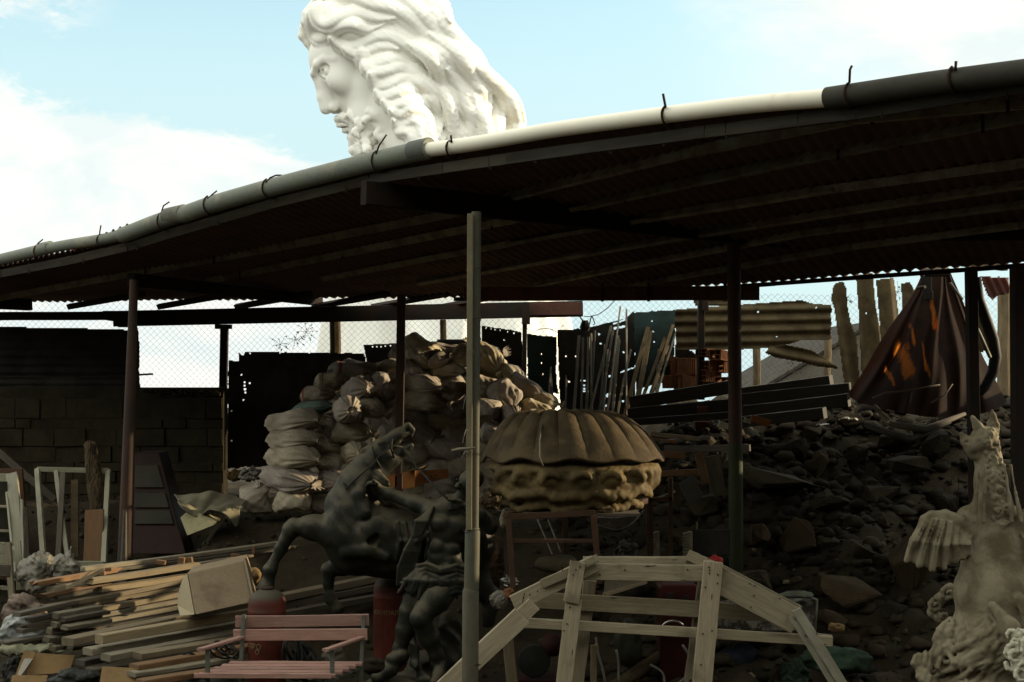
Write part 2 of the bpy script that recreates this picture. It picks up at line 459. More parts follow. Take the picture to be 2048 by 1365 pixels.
def M_translucent(name, c, trans=0.25, rough=0.7, scale=5, transc=None, stripes=None, k=KD):
    c = kd(c, k)
    T = material(name); v = shifted(T)
    n = T.noise(v, scale, 6, 0.6); n2 = T.noise(v, scale*6, 4, 0.6)
    cc = T.mix(T.ramp(n, 0.38, 0.66), c, tuple(x*0.55 for x in c))
    cc = T.mix(T.m('MULTIPLY', T.ramp(n2, 0.5, 0.7), 0.4), cc, tuple(x*0.4 for x in c))
    T.put(T.b.inputs['Base Color'], cc); T.b.inputs['Roughness'].default_value = rough; T.b.inputs['Specular IOR Level'].default_value = .08 if trans < .15 or trans > .4 else .4
    t = T.node('ShaderNodeBsdfTranslucent'); T.put(t.inputs[0], transc if transc else cc)
    mx = T.node('ShaderNodeMixShader')
    T.put(mx.inputs[0], trans if stripes is None else T.m('MULTIPLY', T.ramp(T.noise(T.map(T.oc, stripes), 1.7, 2, 0.5), 0.585, 0.66), trans))
    T.l.new(T.b.outputs[0], mx.inputs[1]); T.l.new(t.outputs[0], mx.inputs[2]); T.l.new(mx.outputs[0], T.o.inputs[0])
    bump(T, n2, 0.2, 0.01)
    return T.mat

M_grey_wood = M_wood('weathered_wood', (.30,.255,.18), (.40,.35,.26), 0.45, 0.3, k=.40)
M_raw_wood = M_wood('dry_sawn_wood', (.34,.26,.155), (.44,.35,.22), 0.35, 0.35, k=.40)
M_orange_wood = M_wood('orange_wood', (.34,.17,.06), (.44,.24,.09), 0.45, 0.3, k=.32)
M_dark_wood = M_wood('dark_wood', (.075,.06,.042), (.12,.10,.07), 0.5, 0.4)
M_black_wood = M_wood('shade_dark_timber', (.040,.033,.024), (.06,.05,.038), 0.5, 0.3)  # colour darkened so the sunlit timber ends read as shaded
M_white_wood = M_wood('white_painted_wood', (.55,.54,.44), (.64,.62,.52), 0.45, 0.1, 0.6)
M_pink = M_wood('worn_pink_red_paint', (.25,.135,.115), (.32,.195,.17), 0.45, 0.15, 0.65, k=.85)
M_cream = M_translucent('cream_corrugated_sheet', (.15,.115,.065), 0.04)
M_tin = M_plain('dark_weathered_tin', (.032,.029,.023), (.017,.015,.012), 0.8, 3, 0.3, 0.01, 0.0, var=.3, spec=.1, k=1)
M_tin_teal = M_plain('teal_weathered_tin', (.026,.045,.042), (.02,.028,.024), 0.8, 3, 0.3, 0.01, var=.2, spec=.1, k=1)
M_roof = M_plain('rusted_roof_sheet', (.11,.066,.05), (.07,.048,.038), 0.85, 2.2, 0.3, 0.01, spec=.1, k=1)
M_steel = M_plain('old_painted_steel', (.20,.20,.155), (.12,.085,.06), 0.75, 5, 0.3, 0.004, var=.3, spec=.2, k=1)
M_frontsteel = M_plain('rusty_edge_angle', (.060,.055,.038), (.038,.027,.019), 0.75, 2.0, 0.3, 0.004, var=.4, spec=.2, coords=(1,3,8))
M_beam = M_plain('dark_steel_beam', (.030,.025,.020), (.05,.025,.016), 0.8, 4, 0.3, 0.004, spec=.2)
M_beamdark = M_plain('black_steel_beam', (.020,.017,.014), (.03,.017,.012), 0.85, 4, 0.3, 0.004, spec=.1)
M_redlead = M_plain('red_lead_steel', (.16,.065,.045), (.09,.04,.03), 0.75, 4, 0.25, 0.004, spec=.25)
M_rustpost = M_plain('rust_brown_post', (.080,.040,.025), (.045,.028,.02), 0.75, 3.0, 0.3, 0.003, coords=(1,1,.3), spec=.25)
M_greenpost = M_plain('green_painted_post', (.045,.060,.025), (.035,.042,.022), 0.75, 4.0, 0.3, 0.003, coords=(1,1,.3), spec=.2)
M_greypost = M_plain('dusty_grey_pipe', (.115,.122,.10), (.145,.13,.095), 0.6, 2.6, 0.15, 0.002, lo=.35, hi=.7, coords=(1,1,.5))
M_pvc = M_plain('white_plastic_pipe', (.74,.71,.57), (.52,.45,.31), 0.6, 3.2, 0.05, 0.001, lo=.52, hi=.85, fine=False, k=1, spec=.35)
M_pvcgrey = M_plain('grey_plastic_pipe', (.27,.30,.28), (.44,.42,.34), 0.6, 3.0, 0.15, 0.002, lo=.5, hi=.72)
M_hook = M_plain('rusty_rod', (.055,.03,.02), (.03,.02,.015), 0.8, 20, 0.3, 0.002)
M_wire = M_plain('galvanised_wire', (.16,.17,.16), None, 0.6, 20, 0, 0.001, 0.4)
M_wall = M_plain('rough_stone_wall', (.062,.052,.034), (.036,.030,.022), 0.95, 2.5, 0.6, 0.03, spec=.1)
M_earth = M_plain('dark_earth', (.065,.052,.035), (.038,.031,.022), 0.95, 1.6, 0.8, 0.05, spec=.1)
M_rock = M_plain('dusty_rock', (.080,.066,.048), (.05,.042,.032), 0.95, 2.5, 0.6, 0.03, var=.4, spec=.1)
M_statue = M_plain('white_painted_statue', (.77,.765,.69), (.72,.71,.63), 0.6, 0.12, 0.05, 0.05, lo=.4, hi=.7, fine=False, k=1)
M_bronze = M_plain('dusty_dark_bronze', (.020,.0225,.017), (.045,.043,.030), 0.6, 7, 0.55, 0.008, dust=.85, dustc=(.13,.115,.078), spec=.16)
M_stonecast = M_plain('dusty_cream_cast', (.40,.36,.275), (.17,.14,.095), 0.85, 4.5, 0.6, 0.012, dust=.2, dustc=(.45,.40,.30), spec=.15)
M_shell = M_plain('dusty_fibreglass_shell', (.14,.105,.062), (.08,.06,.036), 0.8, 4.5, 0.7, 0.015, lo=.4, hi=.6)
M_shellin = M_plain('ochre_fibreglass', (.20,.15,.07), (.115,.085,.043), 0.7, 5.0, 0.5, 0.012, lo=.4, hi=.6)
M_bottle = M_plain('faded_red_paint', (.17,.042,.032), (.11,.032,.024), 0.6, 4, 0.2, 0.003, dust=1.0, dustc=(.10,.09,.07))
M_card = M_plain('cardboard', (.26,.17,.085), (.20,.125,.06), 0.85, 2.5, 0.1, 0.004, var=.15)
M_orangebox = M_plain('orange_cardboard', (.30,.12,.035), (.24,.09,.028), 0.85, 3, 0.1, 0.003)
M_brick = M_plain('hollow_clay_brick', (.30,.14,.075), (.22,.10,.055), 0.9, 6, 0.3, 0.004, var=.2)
M_plaster = M_plain('grey_render', (.22,.20,.18), (.18,.165,.15), 0.95, 1.5, 0.2, 0.01)
M_black = M_plain('black_rubber', (.022,.023,.022), (.03,.03,.028), 0.6, 8, 0.2, 0.003)
M_blue = M_plain('dark_blue_plastic', (.02,.03,.055), (.03,.04,.06), 0.6, 6, 0.2, 0.003)
M_redmach = M_plain('dark_red_enamel', (.075,.018,.015), (.045,.014,.012), 0.55, 5, 0.2, 0.003)
M_greentarp = M_translucent('green_plastic_sheet', (.07,.12,.085), 0.1)
M_tarp = M_translucent('orange_tarpaulin', (.060,.028,.016), 0.5, 0.8, 4, (.45,.11,.012), stripes=(3.0,3.0,.5))
M_plastic = M_translucent('dusty_plastic_bag', (.40,.38,.33), 0.2, 0.4, 6)
M_ink = M_plain('pale_stencil_paint', (.34,.26,.14), None, 0.8, 20, 0, 0.001)
M_darkink = M_plain('dark_print', (.03,.02,.015), None, 0.8, 20, 0, 0.001)
M_glass = M_plain('dusty_window_glass', (.06,.06,.05), (.04,.04,.035), 0.25, 5, 0.02, 0.001)
def M_sackf():
    T = material('woven_sack'); v = shifted(T)
    n = T.noise(v, 3.5, 6, 0.6); n2 = T.noise(v, 30, 4, 0.6)
    wv = T.node('ShaderNodeTexWave'); wv.bands_direction = 'Z'; T.put(wv.inputs['Vector'], T.oc); wv.inputs['Scale'].default_value = 55; wv.inputs['Distortion'].default_value = 1.5
    c = T.mix(T.ramp(n, 0.38, 0.66), (.335,.28,.195), (.215,.172,.112))
    c = T.mix(T.m('MULTIPLY', T.ramp(n2, 0.45, 0.7), 0.3), c, (.10,.085,.06))
    c = T.hsv(c, T.m('ADD', 0.485, T.m('MULTIPLY', T.rnd, 0.03)), T.m('ADD', 0.65, T.m('MULTIPLY', T.rnd, 0.4)), T.m('ADD', T.m('MULTIPLY', T.rnd, 0.45), 0.75))
    T.put(T.b.inputs['Base Color'], c); T.b.inputs['Roughness'].default_value = 0.85
    bump(T, T.m('ADD', T.m('MULTIPLY', wv.outputs['Fac'], 0.25), T.m('ADD', n, T.m('MULTIPLY', n2, 0.4))), 0.35, 0.012)
    return T.mat
M_sack = M_sackf()
M_stripe = M_plain('red_print_on_sack', (.42,.10,.09), (.34,.12,.10), 0.85, 8, 0.1, 0.002)
M_tealsack = M_plain('teal_sack', (.20,.30,.27), (.16,.22,.19), 0.85, 5, 0.3, 0.01)
# ================================================================ ground
def sstep(a, b, x):
    t = np.clip((x-a)/(b-a), 0, 1); return t*t*(3-2*t)
def ground_h(X, Y):
    X = np.asarray(X, float); Y = np.asarray(Y, float)
    rt = sstep(0.4, 2.6, X)
    lf = sstep(-3.2, -3.9, X)
    left = 1.22*((1-lf)*sstep(14.0, 17.0, Y)+lf*sstep(16.2, 18.6, Y))
    right = 0.25*sstep(11.2, 12.6, Y) + 2.1*sstep(12.2, 19.4, Y)
    h = left*(1-rt)+right*rt
    bumps = 0.05*np.sin(2.1*X+1.3*Y)+0.04*np.sin(4.7*X-3.1*Y+1)+0.03*np.sin(9.1*X+7.7*Y)+0.018*np.sin(17*X-13*Y)
    h = h+bumps*sstep(9, 13, Y)*(0.4+1.4*rt)
    h = h*(1-sstep(21.5, 30, Y)) - 2.2*sstep(23, 34, Y) - 42*sstep(60, 420, Y) - 130*sstep(350, 4500, Y)
    return h
def grid_axis(parts):
    out = []
    for a, b, n in parts: out += list(np.linspace(a, b, n, endpoint=False))
    return np.array(out+[parts[-1][1]])
gx = grid_axis([(-6000,-600,7),(-600,-60,9),(-60,-11,10),(-11,11,170),(11,60,10),(60,600,9),(600,6000,7)])
gy = grid_axis([(-400,-20,6),(-20,6,10),(6,23,140),(23,60,18),(60,600,16),(600,7000,9)])
GX, GY = np.meshgrid(gx, gy, indexing='ij'); GZ = ground_h(GX, GY)
rs = np.random.RandomState(3)
fine = ((np.abs(GX) < 11) & (GY > 11.5) & (GY < 22.5)); GZ = GZ+np.where(fine, rs.uniform(-.022, .022, GZ.shape), 0)
V = np.stack([GX, GY, GZ], -1).reshape(-1, 3); nyy = len(gy)
ii, jj = np.meshgrid(np.arange(len(gx)-1), np.arange(nyy-1), indexing='ij')
a = (ii*nyy+jj).ravel(); Fq = np.stack([a, a+nyy, a+nyy+1, a+1], 1)
ground = link_mesh('ground', np_mesh('ground', V, Fq), M_earth, smooth=True, kind='structure')

# ================================================================ the open shed
shed = empty('open_shed', P(945, 1487, 11.64), 'long open shed with a rusty corrugated roof on steel posts, dark underneath', 'shed')
def gut_Y(px): return 11.57/(1.02+(px-1024)/3000.0)
def lerp(a, b, t): return a+(b-a)*t
FLp, FRp = P(-300, 585, gut_Y(-300)), P(2420, 108, gut_Y(2420))
RLp, RMp, RRp = P(-300, 612, 22.5), P(1180, 596, 19.6), P(2420, 505, 14.4)
front_pts = [(-300,600),(0,537),(130,512),(250,484),(340,456),(550,393),(735,345),(860,318),(1100,281),(1330,248),(1500,228),(1665,212),(1750,200),(2048,162),(2420,120)]
rear_pts = [(-300,614,22.5),(0,613,22.3),(300,607,22.0),(700,603,21.2),(1150,600,20.2),(1440,572,18.6),(1620,556,17.6),(1850,545,16.4),(2048,549,15.4),(2420,545,13.8)]
def interp(pts, x, k):
    for i in range(len(pts)-1):
        if pts[i][0] <= x <= pts[i+1][0]:
            return lerp(pts[i][k], pts[i+1][k], (x-pts[i][0])/(pts[i+1][0]-pts[i][0]))
    return pts[-1][k]
def roof_pt(u, v):
    """u 0..1 along the gutter, v 0..1 front to back"""
    # equal spacing in metres along u
    s0, s1 = 1.0/gut_Y(-300), 1.0/gut_Y(2420)
    Yg = lerp(gut_Y(-300), gut_Y(2420), u); px = (11.57/Yg-1.02)*3000+1024
    A = P(px, interp(front_pts, px, 1), Yg)
    B = lerp(RLp, RMp, u/.62) if u < .62 else lerp(RMp, RRp, (u-.62)/.38)
    return lerp(A, B, v)
# corrugated covering: ridges run front to back
NU = 900; NV = 14; Vs = []
for i in range(NU+1):
    u = i/NU; d = (roof_pt(min(u+.01, 1), 0)-roof_pt(max(u-.01, 0), 0)).length
    for j in range(NV+1):
        p = roof_pt(u, j/NV); w = 0.018*math.sin(i*2*math.pi/6.0)
        p = p+Vector((0, 0, w+0.035+0.008*math.sin(i*.05+j)))
        Vs.append(p)
Fs = []
rr = random.Random(8)
for i in range(NU):
    for j in range(NV):
        Fs.append((i*(NV+1)+j, (i+1)*(NV+1)+j, (i+1)*(NV+1)+j+1, i*(NV+1)+j+1))
o = link_mesh('roof_sheet', np_mesh('roof_sheet', [tuple(v) for v in Vs], Fs), M_roof, shed, smooth=True)
s_ = o.modifiers.new('thickness', 'SOLIDIFY'); s_.thickness = 0.004; s_.offset = 1
# a lapped end of sheeting that stands proud over the gutter
def lap(px0, px1, lift, n=46):
    Vs = []
    for i in range(n+1):
        px = px0+(px1-px0)*i/n; Y = gut_Y(px)
        for j in range(3):
            p = P(px, interp(front_pts, px, 1), Y); q = P(px, interp(rear_pts, px, 1), interp(rear_pts, px, 2))
            p = lerp(p, q, (-0.01, .08, .2)[j]); p.z += lift*(i/n)**.5*(1, .9, .5)[j]+0.022*math.sin(i*2*math.pi/5.2)
            Vs.append(p)
    Fs = [(i*3+j, (i+1)*3+j, (i+1)*3+j+1, i*3+j+1) for i in range(n) for j in range(2)]
    o = link_mesh('roof_sheet', np_mesh('roof_sheet', [tuple(v) for v in Vs], Fs), M_roofred, shed, smooth=True)
    m = o.modifiers.new('thickness', 'SOLIDIFY'); m.thickness = 0.006
M_roofred = M_plain('bare_rust_sheet', (.22,.09,.05), (.13,.06,.04), 0.85, 4, 0.2, 0.004)
lap(140, 262, 0.155)
# purlins, parallel to the gutter
proj = []
for i in range(241):
    for j in range(61):
        q = roof_pt(i/240, j/60); proj.append((q.x/q.y*F+CX, CY-(q.z-HC)/q.y*F, q.y))
proj = np.array(proj)
def on_roof(px, py):
    d = (proj[:,0]-px)**2+(proj[:,1]-py)**2; k = np.argsort(d)[:3]; w = 1/(d[k]+1e-3)
    return P(px, py, float((proj[k,2]*w).sum()/w.sum()))
purl = [([(-260,596),(0,548),(130,523),(250,495),(340,467),(550,405),(735,360),(880,338),(1024,317),(1400,266),(1700,228),(2048,172),(2400,118)], .085, 0),
 ([(-200,632),(215,556),(600,486),(940,420),(1024,392),(1360,308),(1690,240)], .085, 1), ([(1690,238),(2048,205),(2380,165)], .08, 1),
 ([(420,560),(720,500),(1020,440),(1174,410),(1600,318),(2048,232),(2380,176)], .085, 1),
 ([(650,556),(1020,486),(1299,436),(1660,378),(2048,325),(2380,285)], .075, 1),
 ([(840,566),(1180,506),(1500,452),(2048,368),(2380,330)], .07, 1),
 ([(1060,572),(1600,468),(2048,408),(2380,374)], .065, 1),
 ([(1250,574),(1700,494),(2048,450),(2380,420)], .06, 1)]
for pts, h, typ in purl:
    W3 = [on_roof(x, y) if typ else P(x, y, gut_Y(x)+.10) for x, y in pts]
    for k in range(len(W3)-1):
        A, B = W3[k], W3[k+1]; d = (B-A).normalized()*.05; dz = Vector((0, .004*(k % 2), 0))
        beam('purlin', A-d+dz, B+d+dz, h, .045, M_steel if typ else M_frontsteel, parent=shed, n=(0.6,-.8,0), bow=.001, ch=.002, seg=4)
for k in range(24):
    A, B = roof_pt(.52+k*.02, .985), roof_pt(.54+k*.02, .985)
    beam('eaves_bar', A+Vector((0,0,-.012)), B+Vector((0,0,-.012)), .05, .03, M_beamdark, parent=shed, n=(0,-1,0), bow=0, ch=.002, seg=1)
# short angle cleats along the front purlins
rc = random.Random(4)
for pts, h, typ in purl[:4]:
    for k in range(len(pts)-1):
        for q in range(max(1, int(abs(pts[k+1][0]-pts[k][0])/125))):
            f = (q+rc.uniform(.2,.8))/max(1, int(abs(pts[k+1][0]-pts[k][0])/125))
            x, y = lerp(pts[k][0], pts[k+1][0], f), lerp(pts[k][1], pts[k+1][1], f); c = on_roof(x, y) if typ else P(x, y, gut_Y(x)+.10)
            MB().bar(c+Vector((.02,-.035,h/2+.02)), c+Vector((.02,-.035,-h/2-.02)), .010, .02).build('purlin_cleat', M_beam, shed)
# rafters
for (a, b, h) in (((727,386,12.35),(1478,468,15.0),.20),((1478,470,15.0),(2010,528,17.0),.16),((262,560,15.9),(640,602,20.8),.14),((-420,590,17.5),(60,610,21.0),.16),((1880,470,14.0),(2500,470,12.8),.10)):
    A, B = P(*a), P(*b); beam('rafter', A, B, h, .09, M_beamdark, parent=shed, bow=0, ch=.006)
# tail ends of purlins wedged over the rear beam
for px in (137, 317, 472, 627, 745, 880):
    A = P(px, 614, 20.95); B = P(px+150, 588, 19.6)
    beam('purlin', A, B, .075, .05, M_beam, parent=shed, n=(0.6,-.8,0), bow=0, ch=.002, seg=2)
# rear beams
beam('beam', P(228,638,20.6), P(1165,618,20.6), .215, .10, M_beam, parent=shed, bow=0, ch=.006)
beam('beam', P(1060,619,20.5), P(1166,617.4,20.48), .17, .05, M_redlead, parent=shed, bow=0, ch=.004)
beam('beam', P(-320,634,20.9), P(245,632,20.62), .115, .10, M_beam, parent=shed, bow=0, ch=.006)
beam('beam', P(930,589,18.2), P(1519,586.5,17.6), .165, .10, M_redlead, parent=shed, bow=0, ch=.006)
for px in (1205, 1297, 1450):
    MB().box(P(px, 585, 17.75), .03, .05, .22).build('beam_cleat', M_beam, shed)
MB().prism([P(205,640,20.5),P(232,644,20.5),P(236,655,20.5),P(262,655,20.5),P(262,622,20.5),P(205,622,20.5)], (0,.05,0)).build('bracket', M_beam, shed)
# posts
def tube_post(a, b, r0, r1, mat, seg=18, **kw):
    pts = [lerp(P(*a), P(*b), i/6) for i in range(7)]; rads = [lerp(r0, r1, i/6) for i in range(7)]
    return MB().tube(pts, rads, seg).build('post', mat, shed, smooth=True, auto=40, **kw)
pp = empty('post', P(940, 1487, 11.64), 'grey pipe post strapped to a paler square rail with rusty tie wire'); setw(pp, Matrix.Translation(P(940,1487,11.64)), shed)
def sub(mb, name, mat, par, **kw): return mb.build(name, mat, par, **kw)
MB().tube([P(953,424,11.62), P(950,760,11.62), P(947.5,1062,11.62)], .038, 18).build('upper_pipe', M_greypost, pp, smooth=True, auto=40)
MB().bar(P(940.5,428,11.56), P(937.8,1060,11.56), .045, .045).build('rail', M_plain('pale_rail',(.30,.265,.185),(.24,.215,.16),.7,3,.15,.002), pp, bevel=.004)
MB().tube([P(945,1056,11.6), P(945,1064,11.6), P(943,1180,11.6)], [.052,.058,.058], 20).tube([P(943,1178,11.6), P(941.5,1183,11.6), P(939.5,1487,11.6)], [.058,.064,.064], 20).build('lower_pipe', M_greypost, pp, smooth=True, auto=40)
for (px, py) in ((944,909),(944,1062),(946,640),(945,1330),(948,540)):
    pts = [P(px+18*math.cos(t)*.9, py+3*math.sin(2*t), 11.6)+Vector((0, .055*math.sin(t), 0)) for t in np.linspace(0, 6.28, 17)]
    MB().tube(pts, .0028, 5, closed=False).build('tie_wire', M_hook, pp)
for (px, py, dx, dy) in ((932,797,-6,22),(933,862,-8,24),(940,700,10,6),(931,905,-7,10)):
    MB().tube([P(px+4,py,11.52), P(px-1,py-3,11.5), P(px+dx*.6,py+dy*.4,11.48), P(px+dx,py+dy,11.48)], .003, 5).build('tie_wire', M_wire, pp)
MB().tube([P(903,902,11.5), P(918,899,11.5), P(950,896,11.5)], [.012,.016,.008], 6).build('twig', M_grey_wood, pp)
tube_post((268,560,15.6), (244,1300,15.6), .043, .088, M_rustpost, label='rust brown leaning post, thicker at its foot')
MB().tube([P(250,1020,15.5),P(246,1180,15.45),P(247,1290,15.4)], [.02,.045,.05], 7).build('post_guard', M_dark_wood, shed)
MB().bar(P(803,590,16.3), P(796,1010,16.3), .095, .09).build('post', M_rustpost, shed, bevel=.005)
MB().bar(P(449,655,20.5), P(443,960,20.5), .11, .10).box(P(447,654,20.5), .22, .12, .06).build('post', M_beam, shed, bevel=.004)
MB().bar(P(1050,606,20.4), P(1048,800,20.4), .075, .06).box(P(1052,627,20.35), .11, .08, .30).build('post', M_beam, shed, bevel=.003)
MB().bar(P(1402,590,18.9), P(1402,800,18.9), .12, .08).box(P(1411,602,18.8), .07, .07, .25).build('post', M_beam, shed, bevel=.004)
MB().tube([P(1467,440,15),P(1471,905,15)], .068, 20).build('post', M_rustpost, shed, smooth=True, auto=40, label='brown post above its green painted lower half')
MB().tube([P(1471,890,15),P(1471,905,15),P(1473,1215,15)], [.068,.072,.072], 20).build('post', M_greenpost, shed, smooth=True, auto=40, label='flaking green painted lower half of the middle post')
MB().bar(P(1942,535,14.2), P(1950,1010,14.2), .13, .09).build('post', M_beam, shed, bevel=.004)
MB().bar(P(2036,530,13.2), P(2040,1100,13.2), .17, .10).build('post', M_beam, shed, bevel=.004)
# gutter pipes on their hooks
def gp(pts, r, mat, label=None, cap=True):
    # smooth the polyline
    q = [P(x, y, gut_Y(x)) for x, y in pts]; out = []
    for i in range(len(q)-1):
        for k in range(6): out.append(lerp(q[i], q[i+1], k/6))
    out.append(q[-1])
    for _ in range(3): out = [out[0]]+[(out[i-1]+out[i]*2+out[i+1])/4 for i in range(1, len(out)-1)]+[out[-1]]
    return MB().tube(out, r, 22).build('gutter_pipe', mat, shed, smooth=True, auto=50, label=label)
g1 = gp([(-300,590),(-120,548),(0,520),(85,500)], .066, M_pvcgrey, 'dull grey gutter pipe at the far left end')
g2 = gp([(85,500),(130,491),(215,478),(262,464)], .058, M_pvcgrey, 'thin grey gutter pipe under the loose roof edge')
g3 = gp([(245,471),(270,462),(310,446),(366,427)], .080, M_pvcgrey, 'short grey gutter pipe with a dusty collar')
g4 = gp([(366,430),(430,407),(555,372),(700,335),(800,311),(860,298)], .082, M_pvcgrey, 'long grey gutter pipe with a dusty joint')
g5 = gp([(858,300),(950,288),(1100,261),(1200,247),(1330,230),(1500,209),(1668,195)], .058, M_pvc, 'cream white plastic gutter pipe')
g6 = gp([(1655,197),(1750,183),(1850,168),(2048,143),(2300,112)], .070, M_plain('dark_gutter_pipe',(.07,.07,.06),(.05,.048,.042),.7,3,.15,.003), 'dark grey gutter pipe at the right end')
def ring(px, py, r, w, par, mat):
    A = P(px-w, py, gut_Y(px-w)); B = P(px+w, py-2*w*.22, gut_Y(px+w))
    MB().tube([A, B], r, 22, caps=True).build('pipe_collar', mat, par, smooth=True, auto=50)
ring(352, 434, .087, 16, g3, M_plain('dusty_collar',(.26,.25,.22),(.17,.18,.17),.7,9,.2,.002))
ring(842, 304, .087, 17, g4, M_plain('dusty_grey_collar',(.17,.19,.19),(.25,.24,.22),.7,9,.2,.002,lo=.5,hi=.75))
ring(92, 499, .071, 9, g1, M_pvcgrey)
def hook(px, py, r, tip, par, th=.0075):
    """rusty rod cradling the pipe at (px,py), its free end bent up to the photo point tip"""
    Y = gut_Y(px); c = P(px, py, Y)
    ax = (P(px+30, py, gut_Y(px+30))-P(px-30, py, gut_Y(px-30))).normalized(); side = Vector((0,0,1)).cross(ax); side.normalize()
    if side.y > 0: side = -side
    pts = []
    for t in np.linspace(-150, 60, 14):
        a = R(t); pts.append(c+side*(math.cos(a)*(r+.008))+Vector((0,0,math.sin(a)*(r+.008))))
    tp = [P(x, y, Y-.08) for x, y in tip]
    MB().tube(pts+tp, th, 7).build('gutter_hook', M_hook, par, smooth=True)
hook(80, 503, .068, [(77,486),(86,479)], g1)
hook(205, 482, .06, [(200,462),(202,451)], g2)
hook(330, 443, .082, [(322,428),(327,412),(339,404)], g3)
hook(423, 410, .084, [(416,398),(424,390),(434,382)], g4)
hook(541, 377, .084, [(532,366),(540,356),(552,351),(564,351)], g4)
hook(760, 323, .084, [(752,308),(758,292),(773,270)], g4)
hook(905, 298, .060, [(903,284),(902,271)], g5, .009)
hook(1336, 232, .060, [(1331,214),(1326,188)], g5, .009)
hook(1702, 192, .072, [(1699,165),(1700,140),(1704,132)], g6, .008)
hook(1910, 160, .072, [(1911,140),(1912,123)], g6, .009)

# ================================================================ fence and sheets at the back
fence = empty('chain_link_fence', P(900, 800, 20.9), 'sagging wire mesh fence behind the sheets along the back of the yard', 'fence')
m = MB(); Yf = 20.95; sp = .088; zt, zb = P(0, 590, Yf).z, P(0, 960, Yf).z
x0, x1 = P(-40, 0, Yf).x, P(2110, 0, Yf).x; n = int((x1-x0)/sp); nz = int((zt-zb)/sp)
for i in range(n+1):
    for s in (0, 1):
        pts = []
        for j in range(nz+1):
            dx = sp/2 if (j+s) % 2 else -sp/2
            x = x0+i*sp+dx; z = zt-j*sp*1.0
            y = Yf+(.006 if s else -.006)+.03*math.sin(x*.9)+.02*math.sin(z*3+x)
            pts.append(Vector((x+.012*math.sin(z*5+x*2), y, z+.014*math.sin(x*2.2))))
        if s == 1: continue
        m.tube(pts, .0021, 3, caps=False)
m.build('wire_mesh', M_wire, fence)
m = MB()
for i in range(n+1):
    pts = []
    for j in range(nz+1):
        dx = -sp/2 if j % 2 else sp/2
        x = x0+i*sp+dx; z = zt-j*sp
        pts.append(Vector((x+.012*math.sin(z*5+x*2), Yf+.03*math.sin(x*.9)+.02*math.sin(z*3+x)+.006, z+.014*math.sin(x*2.2))))
    m.tube(pts, .0021, 3, caps=False)
m.build('wire_mesh', M_wire, fence)
M_postwood = M_plain('rough_post_wood', (.16,.12,.075), (.10,.075,.05), .9, 5, .4, .006, coords=(1,1,.25))
M_postpale = M_plain('pale_post_wood', (.30,.24,.16), (.16,.12,.08), .9, 6, .4, .006, coords=(1,1,.3))
for (x, yt, yb, w, mt) in ((670,644,900,.085,M_postwood),(886,640,900,.05,M_postwood),(1513,690,990,.06,M_postpale),(1655,668,860,.055,M_postpale),(2010,570,900,.12,M_postpale)):
    pts = [P(x+math.sin(k*2.1)*1.2, lerp(yt, yb, k/5), 20.75) for k in range(6)]
    MB().tube(pts, [w*(1+.08*math.sin(k*3)) for k in range(6)], 8, flat=.9).build('fence_post', mt, fence, smooth=True, auto=35)
# dry twigs caught in the fence
rt = random.Random(12)
for cx, cy, n_ in ((590,680,9),(560,690,8),(612,665,10),(1590,740,10),(1560,700,8),(1795,585,10),(1690,600,8),(1118,668,5)):
    m = MB()
    for k in range(n_):
        x, y = cx, cy; a = k*6.283/n_+rt.uniform(-.3, .3); L = rt.uniform(10, 26)
        p0, p1 = P(x, y, 20.85), P(x+math.cos(a)*L, y+math.sin(a)*L, 20.8)
        m.tube([p0, (p0+p1)/2+Vector((.01,0,.012)), p1], .0025, 4)
        for q in range(2):
            c = lerp(p0, p1, .35+.65*rt.random()); s = rt.uniform(.012, .03)
            m.add([c, c+Vector((s,.004,s*.3)), c+Vector((s*.8,.01,-s*.6))], [(0,1,2)])
    m.build('dry_twigs', M_dark_wood, None, label={590:'wisp of dry climber on the fence left of the statue robe, lower tuft',560:'small dry tuft on the fence wire nearest the dark tin sheet',612:'dry leafy wisp on the fence just left of the statue robe, upper tuft',1590:'dry creeper on the fence beside the pointed cream sheet',1560:'dry twigs under the broad cream corrugated sheet',1795:'dry creeper on the fence above the cream upright strips',1690:'dry twigs between the first two cream upright strips',1118:'few thin twigs on the fence above the bluish tin sheet'}[cx], cat='dry twigs', group='dry twigs caught in the fence')

def dots(lst, r=1.6): return [(x, y, r) for x, y in lst]
H = random.Random(21)
def S(poly, Y, mat, label, **kw): return sheet('corrugated_sheet' if kw.get('wave') else 'metal_sheet', poly, Y, mat, label=label, cat='sheet', **kw)
S([(-60,654),(130,656),(277,661),(277,755),(130,757),(-60,756)], 19.6, M_tin, 'dark ridged sheet at far left, upper of the two above the stone wall', wave=(0,17,.012), cell=2.4)
S([(-60,750),(140,756),(279,748),(279,794),(130,800),(-60,806)], 19.5, M_tin, 'dark ridged sheet at far left, lower one, resting on the stone wall', wave=(0,14,.012), cell=2.4)
S([(262,655),(275,655),(280,700),(278,740),(281,782),(264,785)], 19.4, M_tin, 'narrow dark wavy-edged strip standing behind the leaning rusty post', wave=(0,9,.012), cell=2)
MB().tube([P(278,750,19.4),P(306,748.5,19.4)], .013, 8).build('steel_rod', M_beam, None, label='short rod sticking out sideways past the wavy-edged strip', cat='rod')
S([(455,784),(457,720),(478,722),(476,705),(486,712),(490,704),(727,707),(731,716),(730,935),(620,925),(455,938)], 20.1, M_tin, 'big black tin sheet with a ragged top edge behind the left end of the sacks', cell=1.7, jag=1.5, curl=.02,
  holes=dots([(499,767),(483,750),(455,765),(500,707),(487,800),(463,822),(463,882),(560,706)],1.8)+[(489,765,2),(489.5,772,2.2),(490,779,2.2),(490.5,786,2)])
